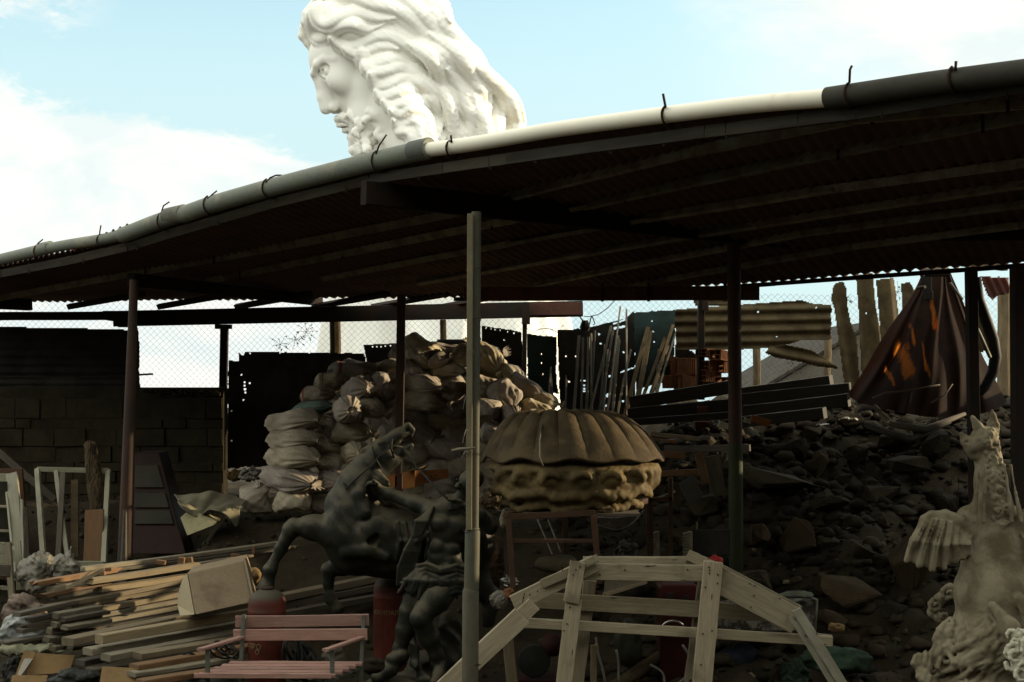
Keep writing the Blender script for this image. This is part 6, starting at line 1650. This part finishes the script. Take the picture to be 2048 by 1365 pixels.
tp('leg', (1156,1124), (1142,1205), 31, .05, Y=12.17); tp('leg', (1148,1200), (1124,1400), 32, .052, Y=12.19)
tp('leg', (1427,1124), (1400,1410), 38, .055, Y=12.2)
tp('side_brace', (1434,1158), (1592,1243), 52, .045, Y=12.26, mt=TW)
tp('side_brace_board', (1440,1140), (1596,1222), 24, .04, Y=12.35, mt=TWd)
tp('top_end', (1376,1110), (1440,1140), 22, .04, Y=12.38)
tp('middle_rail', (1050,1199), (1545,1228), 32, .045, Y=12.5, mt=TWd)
tp('low_rail', (1012,1244), (1664,1283), 20, .045, Y=12.36)
tp('rail_end', (1612,1272), (1664,1278), 14, .06, Y=12.5, mt=TWd)
tp('outer_leg', (1068,1208), (988,1285), 30, .05, Y=12.14); tp('outer_leg', (1044,1232), (860,1405), 40, .05, Y=12.08)
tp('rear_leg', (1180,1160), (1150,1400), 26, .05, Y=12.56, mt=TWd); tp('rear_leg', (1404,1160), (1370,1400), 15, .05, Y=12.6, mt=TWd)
tp('rear_post', (1014,1262), (1028,1400), 22, .05, Y=12.6, mt=M_raw_wood); tp('rear_post', (1188,1290), (1186,1400), 12, .05, Y=12.7, mt=M_raw_wood)
tp('white_leg', (1592,1219), (1700,1392), 19, .04, Y=12.1, mt=TWw); tp('white_leg', (1583,1233), (1680,1392), 12, .04, Y=12.15, mt=TWw); tp('dark_leg', (1600,1290), (1665,1395), 26, .04, Y=12.5, mt=M_dark_wood)
rn = random.Random(14)
nails = MB()
for (x0, y0, x1, y1, n_) in ((1030,1195,1175,1125,14),(1035,1215,1060,1200,6),(1144,1130,1168,1140,6),(1140,1190,1150,1260,6),(1410,1130,1438,1160,8),(1395,1200,1425,1330,8),(1480,1170,1500,1235,8),(1560,1215,1585,1235,6),(1180,1135,1400,1155,9),(990,1240,1040,1290,8)):
    for k in range(n_):
        x, y = rn.uniform(x0, x1), rn.uniform(y0, y1); Yn = 12.05+.09
        # small dark nail heads sit on the front faces
        for Yt in (12.13,):
            pass
        nails.lathe(P(x, y, 12.0), [(.0001,0),(.004,0)], 6) if False else None
for (x, y, Yf_) in ((1047,1196,12.255),(1060,1190,12.255),(1075,1183,12.255),(1098,1170,12.255),(1146,1150,12.14),(1152,1140,12.14),(1160,1134,12.14),(1140,1215,12.16),(1134,1248,12.16),(1128,1262,12.16),(1418,1135,12.17),(1419,1141,12.17),(1419,1147,12.17),(1436,1150,12.17),(1411,1175,12.17),(1435,1167,12.17),(1424,1262,12.17),(1406,1268,12.17),(1402,1330,12.17),(1500,1168,12.235),(1510,1172,12.235),(1508,1192,12.235),(1502,1215,12.235),(1560,1198,12.235),(1250,1140,12.31),(1296,1132,12.31),(1375,1140,12.31),(1200,1150,12.31),(1590,1238,12.12),(1611,1272,12.12),(1634,1268,12.07),(1650,1290,12.07)):
    m = MB().tube([P(x, y, Yf_-.006), P(x, y, Yf_+.004)], .0065, 7); m.build('nail', M_black, tr)
for (x, y, x2, y2) in ((1045,1205,1049,1187),(1125,1143,1122,1130),(1290,1134,1312,1132)):
    MB().tube([P(x, y, 12.22), P(x2, y2, 12.2)], .004, 6).build('nail', M_black, tr)
crumple('red_packet', 1432, 1120, 36, 26, 20, 12.5, M_plain('red_wrapper', (.45,.03,.03), (.30,.02,.02), .4, 8, .2, .005), 'crumpled red wrapper on the right end of the trestle top', seed=50, spiky=.9, cat='wrapper')
crumple('tape_scrap', 1385, 1122, 34, 12, 12, 12.4, M_plastic, 'shiny clear tape stuck to the trestle top left of the red wrapper', seed=51, cat='tape')
crumple('paint_tube', 1150, 1360, 1, 1, 1, 12.0, M_plastic, 'x', seed=52) if False else None

# things behind the trestle
rm_ = empty('red_machine', P(1355, 1420, 12.9), 'dark red enamelled machine body seen through the trestle', 'machine')
MB().prism([P(1318,1178,13.0),P(1326,1170,13.0),P(1392,1170,13.0),P(1398,1180,13.0),P(1398,1420,13.0),P(1325,1420,13.0),P(1322,1200,13.0)], (0,.4,0)).build('housing', M_redmach, rm_, bevel=.012)
MB().tube([P(1346+24*math.cos(t), 1262-20*math.sin(t), 12.9) for t in np.linspace(.5, 2.7, 12)], .011, 8).build('chrome_rim', M_plain('chrome', (.75,.72,.6), None, .3, 4, 0, .001, 1.0, k=1), rm_, smooth=True)
MB().box(P(1340,1192,12.97), .05, .03, .05).box(P(1372,1195,12.97), .04, .03, .03).build('knob', M_black, rm_, bevel=.004)
crumple('canister', 1257, 1285, 66, 110, 60, 12.95, M_plain('grey_green_canister', (.06,.065,.05), (.045,.045,.035), .6, 3, .1, .004), 'dull grey green canister behind the middle of the trestle', seed=60, spiky=.08, cat='canister')
MB().tube([P(1205,1390,12.8),P(1330,1308,13.3)], .055, 16).build('log_pipe', M_postwood, smooth=True, auto=40, label='thick round pole lying slanted behind the trestle legs', cat='pole')
plank('yellow_board', (1208,1190,13.2), (1292,1164,13.6), 8, .03, M_raw_wood, label='thin yellowish board under the trestle top', cat='board')
MB().prism([P(1208,1188,13.25),P(1210,1160,13.25),P(1296,1160,13.6),P(1250,1182,13.4)], (0,.03,0)).build('plywood_sheet', M_grey_wood, label='dim grey panel above the thin yellowish board', cat='plywood')
for i, (pts, lab) in enumerate((([(1192,1275),(1196,1310),(1208,1345),(1212,1390)],'grey hose hanging behind the left trestle leg'),([(1232,1300),(1238,1325),(1236,1365)],'short grey hose in front of the canister'),([(1365,1290),(1385,1320),(1380,1350),(1350,1372)],'thin cable looping before the red machine'),([(1300,1330),(1330,1345),(1328,1380)],'cable end by the slanted pole'),([(1150,1160),(1115,1180),(1060,1200)],'dark cable behind the left trestle brace'))):
    arc(pts, 12.75, .011, lab, M_steel)
M_darkred = M_plain('grimy_red', (.05,.016,.013), (.03,.014,.012), .8, 5, .2, .003)
gr2 = empty('grinding_motor', P(1105, 1330, 13.0), 'dark red round motor behind the left trestle leg', 'motor')
MB().lathe(P(1105,1290,12.9), [(.06,-.12),(.09,-.1),(.1,-.02),(.1,.08),(.08,.12),(.03,.15)], 24, Matrix.Rotation(R(80), 3, 'X')).build('motor_body', M_darkred, gr2, smooth=True, auto=40)
MB().lathe(P(1068,1322,12.8), [(.02,-.05),(.13,-.03),(.14,0),(.13,.03),(.02,.05)], 28, Matrix.Rotation(R(84), 3, 'X')).build('wheel', M_black, gr2, smooth=True, auto=40)
MB().box(P(1080,1362,12.9), .42, .3, .08).build('base_plate', M_darkred, gr2, bevel=.01)
# mortar trough and plastic sheets on the right
mt_ = empty('mortar_trough', P(1535, 1290, 12.9), 'lime spattered mortar trough behind the right trestle brace', 'trough')
MB().prism([P(1436,1222,12.9),P(1632,1200,12.9),P(1628,1262,12.9),P(1436,1264,12.9)], (0,.5,0)).build('body', M_plain('spattered_steel', (.30,.29,.26), (.06,.05,.042), .85, 10, .4, .01, lo=.42, hi=.56), mt_, bevel=.01)
MB().tube([P(1590,1185,12.9),P(1634,1200,12.9),P(1630,1262,12.9)], .012, 8).build('rim', M_steel, mt_, smooth=True)
crumple('leaf_rag', 1592, 1190, 76, 15, 30, 12.85, M_plain('grey_green_rag', (.17,.19,.16), None, .8, 5), 'grey green stiff rag lying over the rim of the mortar trough', seed=62, spiky=.3, cat='rag')
crumple('green_sheet', 1672, 1322, 170, 66, 70, 12.3, M_greentarp, 'crumpled green plastic sheet right of the white trestle legs', seed=63, spiky=1.1, cat='plastic sheet')
crumple('green_sheet', 1590, 1350, 70, 90, 50, 12.75, M_greentarp, 'green plastic sheet end between the white legs and the blue tub', seed=64, spiky=1.1, cat='plastic sheet')
crumple('blue_tub', 1480, 1330, 110, 110, 60, 13.1, M_blue, 'dark blue tub in the shadow under the trestle', seed=65, spiky=.1, cat='tub')
crumple('paper', 1495, 1352, 70, 18, 30, 12.6, M_stonecast, 'dirty paper lying below the dark blue tub', seed=66, spiky=.8, cat='paper')
crumple('paper', 1672, 1255, 40, 26, 20, 12.8, M_card, 'brown paper scrap right of the trestle rail end', seed=67, spiky=.6, cat='paper')

# ================================================================ winged sea-horse sculpture at the right
hc = empty('winged_creature', P(1975, 1480, 10.8), 'cream cast winged horse-like creature with curly mane seen from behind', 'sculpture')
YC = 10.8
w = Sculpt((1790, -190, -1480), (2170, 170, -815), 2.6)
w.chain([(1968,0,-884),(1976,4,-915),(1984,6,-962),(1988,8,-1010),(1988,10,-1060)], [24,25,31,37,48], 10)
w.ell((1990,14,-1110),(64,58,60),18); w.ell((1992,10,-1190),(80,74,88),20); w.ell((1985,0,-1290),(96,90,86),20); w.ell((1975,0,-1400),(118,100,80),20)
w.chain([(1944,10,-1040),(1950,12,-1085)], [30,26], 14); w.chain([(2032,10,-1040),(2026,12,-1085)], [26,26], 14)
# head turned to the left
w.ell((1968,-4,-876),(26,26,24),6); w.chain([(1962,-8,-882),(1942,-12,-888),(1928,-14,-882)], [22,16,12], 6); w.chain([(1924,-14,-876),(1919,-14,-868)], [9,6], 4); w.chain([(1940,-6,-896),(1950,-2,-908)], [13,15], 6)
w.ell((1926,-24,-884),(3,3,3),1,op='sub'); w.chain([(1917,-20,-884),(1926,-28,-889),(1938,-30,-893)], [1.4,1.6,1.2], 1, op='sub'); w.ell((1948,-26,-878),(5,4,4),2)
w.chain([(1962,-8,-866),(1952,-10,-852),(1942,-12,-836),(1940,-12,-831)], [10,9.5,5,1.8], 3); w.chain([(1990,2,-866),(1990,0,-852),(1985,-2,-832),(1983,-2,-820)], [10,10,6,1.8], 3)
w.chain([(1950,-20,-858),(1945,-22,-842)], [4,2], 2, op='sub'); w.chain([(1988,-12,-856),(1986,-12,-838)], [4,2], 2, op='sub')
# curly mane down the back of the neck
rc = random.Random(5)
for k in range(74):
    f = k/73; x = lerp(1976, 1990, f)+rc.uniform(-17, 15)*(1-.35*f); z = -lerp(850, 1046, f)+rc.uniform(-4, 4); y = w.front(x, z, -20)+3
    r = rc.uniform(4.5, 7.5); a = rc.uniform(0, 6.3); pts = []
    for q in range(6):
        t = a+q*1.0; rr_ = r*(1-q*.10); pts.append((x+math.cos(t)*rr_, y-q*1.4, z+math.sin(t)*rr_))
    w.chain(pts, [3.6,3.6,3.2,3,2.4,1.8], 1.6)
# neck folds
for k in range(6):
    x = lerp(1952, 2014, k/5); 
    if 1966 < x < 2000: continue
    w.chain([(x,-22,-930),(x+(x-1983)*.25,-30,-985),(x+(x-1983)*.5,-38,-1040)], [2.5,3.5,4], 4)
# wings: fans of overlapping ribs
def wing(root, tops, tips, dy, sgn):
    for i in range(len(tops)-1):
        for q in (.33, .66):
            tp_ = (lerp(tops[i][0], tops[i+1][0], q), lerp(tops[i][1], tops[i+1][1], q)); ti = (lerp(tips[i][0], tips[i+1][0], q), lerp(tips[i][1], tips[i+1][1], q)-5)
            w.chain([(root[0],dy+14,-root[1]), (tp_[0],dy,-tp_[1]), (lerp(tp_[0],ti[0],.5)-sgn*6,dy-8,-lerp(tp_[1],ti[1],.5)), (ti[0],dy-2,-ti[1])], [12,7.5,7.5,6], 3)
    for i, (tp_, ti) in enumerate(zip(tops, tips)):
        yy = dy-6*math.sin(i*.9)
        mid = (lerp(tp_[0], ti[0], .5)-sgn*6, yy-12, -lerp(tp_[1], ti[1], .5))
        w.chain([(root[0],dy+10,-root[1]), (tp_[0],yy,-tp_[1]), mid, (ti[0],yy-6,-ti[1])], [13,8.5,8.5,6.5], 3)
        for o_ in (-3.4, 3.4): w.chain([(tp_[0]+o_,yy-11,-tp_[1]-2), (mid[0]+o_,mid[1]-10.5,mid[2]), (ti[0]+o_*.3,yy-10,-ti[1]+3)], [2.6,2.8,1.4], 1.2)
wing((1940,1066), [(1846,1038),(1862,1034),(1878,1035),(1893,1040),(1908,1048),(1922,1058),(1933,1068)], [(1808,1118),(1832,1127),(1857,1135),(1882,1133),(1905,1121),(1922,1112),(1934,1104)], -14, 1)
w.chain([(1942,-10,-1060),(1915,-16,-1040),(1885,-18,-1026),(1858,-18,-1028),(1842,-16,-1038)], [16,11,9,8,6], 5)
wing((2030,1066), [(2110,1030),(2094,1024),(2078,1024),(2062,1030),(2048,1042),(2036,1058)], [(2150,1112),(2126,1124),(2104,1128),(2082,1126),(2062,1124),(2044,1110)], -14, -1)
w.chain([(2026,-10,-1062),(2034,-16,-1036),(2052,-18,-1018),(2080,-18,-1014),(2112,-16,-1026)], [14,11,9,8,6], 5)
# fur on the haunch: flowing locks
for k in range(58):
    x0 = rc.uniform(1885, 1985); z0 = -rc.uniform(1222, 1320); y0 = w.front(x0, z0, -90)
    s1 = rc.uniform(.6, 1.4); pts = []
    for q in range(6):
        f = q/5; x = x0-34*f*s1+8*math.sin(f*6+k)-((x0-1930)*.1*f); z = z0-52*f*s1; pts.append((x, w.front(x, z, y0)-1+4*f, z))
    w.chain(pts, [3,5.5,6.5,6,4.5,2.4], 2.2)
for k in range(26):
    a = k/25*2.4+.4; x = 1855+40*math.cos(a*1.7)*.6+rc.uniform(-12, 12); z = -1330-rc.uniform(-30, 60); y = w.front(x, z, -80)
    w.chain([(x,y,z),(x-6,y-3,z-14),(x+3,y-2,z-28)], [5,6,3], 2.5)
w.chain([(1960,-78,-1200),(1990,-92,-1240),(2004,-92,-1290),(2010,-88,-1330)], [10,16,14,10], 12); w.chain([(2020,-70,-1190),(2034,-84,-1250),(2040,-80,-1310)], [10,15,12], 12)
w.displace(lambda X,Y,Z: np.sin(X*.07+Y*.06)*np.sin(Z*.06), 1.2)
sculpt_obj('cast_body', w, YC, M_stonecast, hc)
sw = Sculpt((1845,-50,-1255),(1920,50,-1160),1.3)
for (cx_, cz_, r_) in ((1893,-1186,13),(1868,-1210,12),(1882,-1232,10)):
    pts = [(cx_+r_*(1-q*.09)*math.cos(q*.9+cx_), -8-q*1.0, cz_+r_*(1-q*.09)*math.sin(q*.9+cx_)) for q in range(9)]; sw.chain(pts, [5]*5+[4,3.5,3,2.5], 1.8)
sw.chain([(1900,0,-1175),(1880,4,-1200),(1866,4,-1225),(1885,2,-1245)], [9,11,10,9], 5)
sculpt_obj('scroll_ornament', sw, 11.4, M_stonecast, label='small curled cast ornament on the rubble left of the winged creature', cat='ornament')
sw = Sculpt((1995,-60,-1400),(2120,60,-1240),1.8)
rs_ = random.Random(9)
sw.ell((2062,0,-1320),(40,34,60),6)
for k in range(26):
    x = rs_.uniform(2018, 2080); z = -rs_.uniform(1262, 1345); r_ = rs_.uniform(7, 12); a = rs_.uniform(0, 6)
    sw.chain([(x+r_*math.cos(a+q*.9), sw.front(x, z, -20)-q, z+r_*math.sin(a+q*.9)) for q in range(6)], [5,5,4.5,4,3,2], 1.8)
sculpt_obj('white_carving', sw, 10.2, M_plain('white_cast', (.75,.74,.66), (.6,.58,.5), .7, 6, .3, .005, k=.7), label='brighter white curly carving cut off by the right edge', cat='carving')

# ================================================================ rubble on the right hand slope
def hit(px, py):
    for k in range(900):
        Y = 10.5+k*.012; p = P(px, py, Y)
        if p.z < float(ground_h(p.x, Y)): return Y
    return 19.0
import bmesh
def rock_mesh(seed, sx, sy, sz):
    r = random.Random(seed); bm = bmesh.new()
    for k in range(r.choice((11, 13, 16))):
        a = r.uniform(0, 6.283); c = r.uniform(-1, 1); q = math.sqrt(1-c*c); s = r.uniform(.8, 1.05)
        bm.verts.new((q*math.cos(a)*sx*s, q*math.sin(a)*sy*s, c*sz*s))
    res = bmesh.ops.convex_hull(bm, input=bm.verts[:])
    bmesh.ops.delete(bm, geom=[v for v in res['geom_interior'] if isinstance(v, bmesh.types.BMVert)], context='VERTS')
    bmesh.ops.bevel(bm, geom=bm.edges[:], offset=min(sx, sy, sz)*.10, segments=2, affect='EDGES', profile=.6)
    bmesh.ops.triangulate(bm, faces=bm.faces[:]); bmesh.ops.subdivide_edges(bm, edges=bm.edges[:], cuts=1)
    for v in bm.verts: v.co += v.co.normalized()*r.uniform(-.035, .035)*min(sx, sy, sz)
    me = bpy.data.meshes.new('rock'); bm.to_mesh(me); bm.free(); return me
big = [(1598,1075,92,88,'o','large triangular orange brown rock in the middle of the rubble slope'),(1518,1070,52,56,'o','rounded rock touching the middle post on its right'),(1560,965,190,60,'g','long flat slab lying across the slope right of the middle post'),
 (1590,905,66,62,'g','rock above the long flat slab'),(1545,905,52,40,'g','smaller rock left of the one above the long slab'),(1640,935,40,60,'o','upright yellowish rock edge right of the slab'),(1874,892,56,76,'g','tall dark rock nearest the winged creature snout'),
 (1822,930,112,42,'g','long low rock below the tall dark one'),(1712,905,60,50,'g','dark rock in the middle of the upper slope'),(1706,1168,134,92,'o','biggest rounded boulder low on the slope'),(1836,1128,116,150,'o','big orange brown boulder beside the left wing of the creature'),
 (1727,1098,58,52,'g','rock between the triangular one and the big orange brown boulder'),(1500,1165,110,70,'g','dark boulder behind the right end of the trestle top'),(1545,1220,90,50,'g','dark rock above the mortar trough'),(1788,1218,60,40,'g','flat rock under the biggest boulder'),
 (1660,1010,90,50,'g','dark slab right of the triangular rock top'),(1760,990,110,60,'g','dark broad rock between slab and creature neck'),(1700,840,70,36,'g','rock on the crest below the tarpaulin, left one'),(1790,880,80,44,'g','rock on the crest below the tarpaulin, right one'),(1450,930,60,60,'g','dark rock left of the middle post'),(1890,1010,60,50,'g','rock behind the left wing of the creature'),
 (1620,870,60,36,'g','rock at the crest under the lowest dark beam'),(1660,1240,70,40,'o','low rock right of the trestle brace'),(1410,1010,80,60,'g','brown boulder left of the green painted post')]
M_rock2 = M_plain('orange_brown_rock', (.105,.078,.05), (.07,.052,.036), .95, 2.2, .6, .03, spec=.1)
for i, (px, py, w_, h_, t, lab) in enumerate(big):
    Y = hit(px, py+h_*.3)-.12; k = Y/F
    me = rock_mesh(100+i, w_*k/2*1.08, (w_+h_)*k/4, h_*k/2*1.12); me.materials.append(M_rock2 if t == 'o' else M_rock)
    o = bpy.data.objects.new('rock', me); col.objects.link(o); setw(o, Matrix.Translation(P(px, py, Y)) @ Matrix.Rotation(random.Random(i).uniform(-.25,.25), 4, 'Y')); tag(o, lab, 'rock', 'rocks on the slope at the right')
rg = random.Random(40); rows = [(842,30),(872,34),(902,36),(935,38),(968,40),(1002,42),(1040,44),(1080,46),(1120,46),(1160,46),(1200,44)]
protos = [rock_mesh(300+i, 1, .9, .72) for i in range(8)]
for me in protos: me.materials.append(M_rock)
for ri, (y, s) in enumerate(rows):
    x = 1400 if ri > 2 else 1470; i = 0
    while x < 1960:
        ss = s*rg.uniform(.5, 1.35); px, py = x+rg.uniform(-8, 8), y+rg.uniform(-12, 12)
        if rg.random() < .85:
            Y = hit(px, py); k = Y/F*ss/2
            o = bpy.data.objects.new('rock', protos[rg.randrange(8)]); col.objects.link(o)
            setw(o, Matrix.Translation(P(px, py, Y)) @ Matrix.Rotation(rg.uniform(0, 6.3), 4, 'Z') @ Matrix.Rotation(rg.uniform(-.5,.5), 4, 'X') @ Matrix.Diagonal((k, k, k*rg.uniform(.7,1.1), 1)))
            tag(o, 'dim stone in band %s down the dark slope, %s from its left end' % (ordn[ri], (ordn+['thirteenth','fourteenth','fifteenth','sixteenth','seventeenth','eighteenth'])[min(i, 17)]), 'rock', 'rocks on the slope at the right'); i += 1
        x += s*1.15+10
# gravel, chips and litter strewn over the ground
rq = np.random.RandomState(6); N = 7000
Vg = []; Fg = []
gxs = rq.uniform(-6.6, 7.4, N); gys = 11.0+9.0*rq.rand(N)**.9; gzs = ground_h(gxs, gys); sz = .008+.05*rq.rand(N)**3.5
tet = np.array([(1,0,-.5),(-.5,.87,-.5),(-.5,-.87,-.5),(.1,.05,.9),(.6,.5,.4),(-.6,.1,.5)])
fcs = [(0,1,4),(1,5,4),(1,2,5),(2,3,5),(0,4,3),(0,3,2),(4,5,3),(0,2,1)]
for i in range(N):
    a = rq.rand()*6.28; ca, sa = math.cos(a), math.sin(a); q = tet*(1+.5*(rq.rand(6,3)-.5))*sz[i]*np.array([1.2,.9,.7])
    b = len(Vg)
    for p in q: Vg.append((gxs[i]+p[0]*ca-p[1]*sa, gys[i]+p[0]*sa+p[1]*ca, gzs[i]+p[2]+sz[i]*.25))
    Fg += [(b+f[0], b+f[1], b+f[2]) for f in fcs]
gv = link_mesh('rubble', np_mesh('rubble', Vg, Fg), M_plain('rubble_chips', (.085,.07,.047), (.035,.03,.022), .95, .9, .3, .01, lo=.45, hi=.6), label='loose stones and chips strewn over the dark ground', kind='stuff', cat='rubble')
# broken stone of every size lying thick on the slope
N2 = 3200; Vg = []; Fg = []
gxs = rq.uniform(.6, 7.2, N2); gys = 12.2+7.4*rq.rand(N2); gzs = ground_h(gxs, gys); sz = .025+.13*rq.rand(N2)**2.6
ball = np.array([(1,0,0),(.3,.95,.1),(-.8,.55,-.1),(-.85,-.5,.1),(.25,-.95,0),(.5,.2,.8),(-.4,.35,.85),(-.1,-.5,.8),(0,0,-.9)])
bf = [(0,1,5),(1,6,5),(1,2,6),(2,3,6),(3,7,6),(3,4,7),(4,0,7),(0,5,7),(5,6,7),(1,0,8),(2,1,8),(3,2,8),(4,3,8),(0,4,8)]
for i in range(N2):
    a = rq.rand()*6.28; ca, sa = math.cos(a), math.sin(a); q = ball*(1+.6*(rq.rand(9,3)-.5))*sz[i]*np.array([1.2,.9,.65])
    b = len(Vg)
    for p in q: Vg.append((gxs[i]+p[0]*ca-p[1]*sa, gys[i]+p[0]*sa+p[1]*ca, gzs[i]+p[2]+sz[i]*.15))
    Fg += [(b+f[0], b+f[1], b+f[2]) for f in bf]
link_mesh('broken_stone', np_mesh('broken_stone', Vg, Fg), M_plain('broken_stone_mix', (.060,.047,.032), (.024,.02,.015), .95, .6, .5, .02, lo=.42, hi=.6), label='thick scatter of broken stone and clods on the right hand slope', kind='stuff', cat='rubble')
# lighter litter that catches the light
litter = sorted([(1625,1030,22,12),(1690,1030,26,9),(1672,1022,20,8),(1700,1058,22,7),(1765,1090,14,16),(1535,1085,16,14),(1508,1100,12,10),(1395,1060,10,40),(1560,1130,10,6),(1720,1050,16,6),(1590,1140,12,8),(1480,1010,8,10),(1440,1105,12,8),(1575,1165,30,12),(1640,1275,26,14),(1765,1310,24,12)], key=lambda q: q[1])
for i, (px, py, a_, b_) in enumerate(litter):
    Y = hit(px, py)-.03; k = Y/F; me = rock_mesh(500+i, a_*k/2, a_*k/3, b_*k/2); me.materials.append(M_stonecast)
    o = bpy.data.objects.new('plaster_chunk', me); col.objects.link(o); setw(o, Matrix.Translation(P(px, py, Y))); tag(o, 'pale plaster chunk on the dark slope, %s of the sixteen from the top' % (ordn+['thirteenth','fourteenth','fifteenth','lowest'])[i], 'plaster chunk', 'pale plaster chunks on the slope')
for (px, py, w_, h_, lab) in ((1695,840,50,12,'crumpled lit foil glinting on the crest below the tarpaulin'),(1645,850,34,5,'thin lit strip on the crest left of the glinting foil'),(1600,826,6,12,'tiny bright scrap under the dark beams')):
    crumple('bright_scrap', px, py, w_, h_, 20, hit(px, py)-.3, M_plastic, lab, seed=int(px), cat='scrap', spiky=1.0)
# radiators and brick columns in the dark
rdr = empty('ribbed_panel', P(1425, 1110, 14.3), 'dark panel with level ribs left of the green post', 'panel')
m = MB()
for k in range(7): m.bar(P(1388,1066+k*6.5,14.3), P(1458,1066+k*6.5,14.4), .016, .05)
m.build('ribs', M_tin, rdr)
MB().prism([P(1384,1060,14.36),P(1460,1060,14.42),P(1460,1112,14.42),P(1384,1112,14.36)], (0,.03,0)).build('back_plate', M_tin, rdr)
for (x, lab) in ((1371,'broken brick column with a row of notches left of the ribbed panel'),(1305,'notched brick edge right of the shell table leg')):
    e = empty('notched_bricks', P(x, 1112, 14.2), lab, 'bricks'); m = MB()
    for k in range(8): m.box(P(x, 1068+k*6, 14.2), .05, .08, .018)
    m.box(P(x+9, 1089, 14.24), .04, .08, .24); m.build('body', M_stonecast, e, bevel=.003)
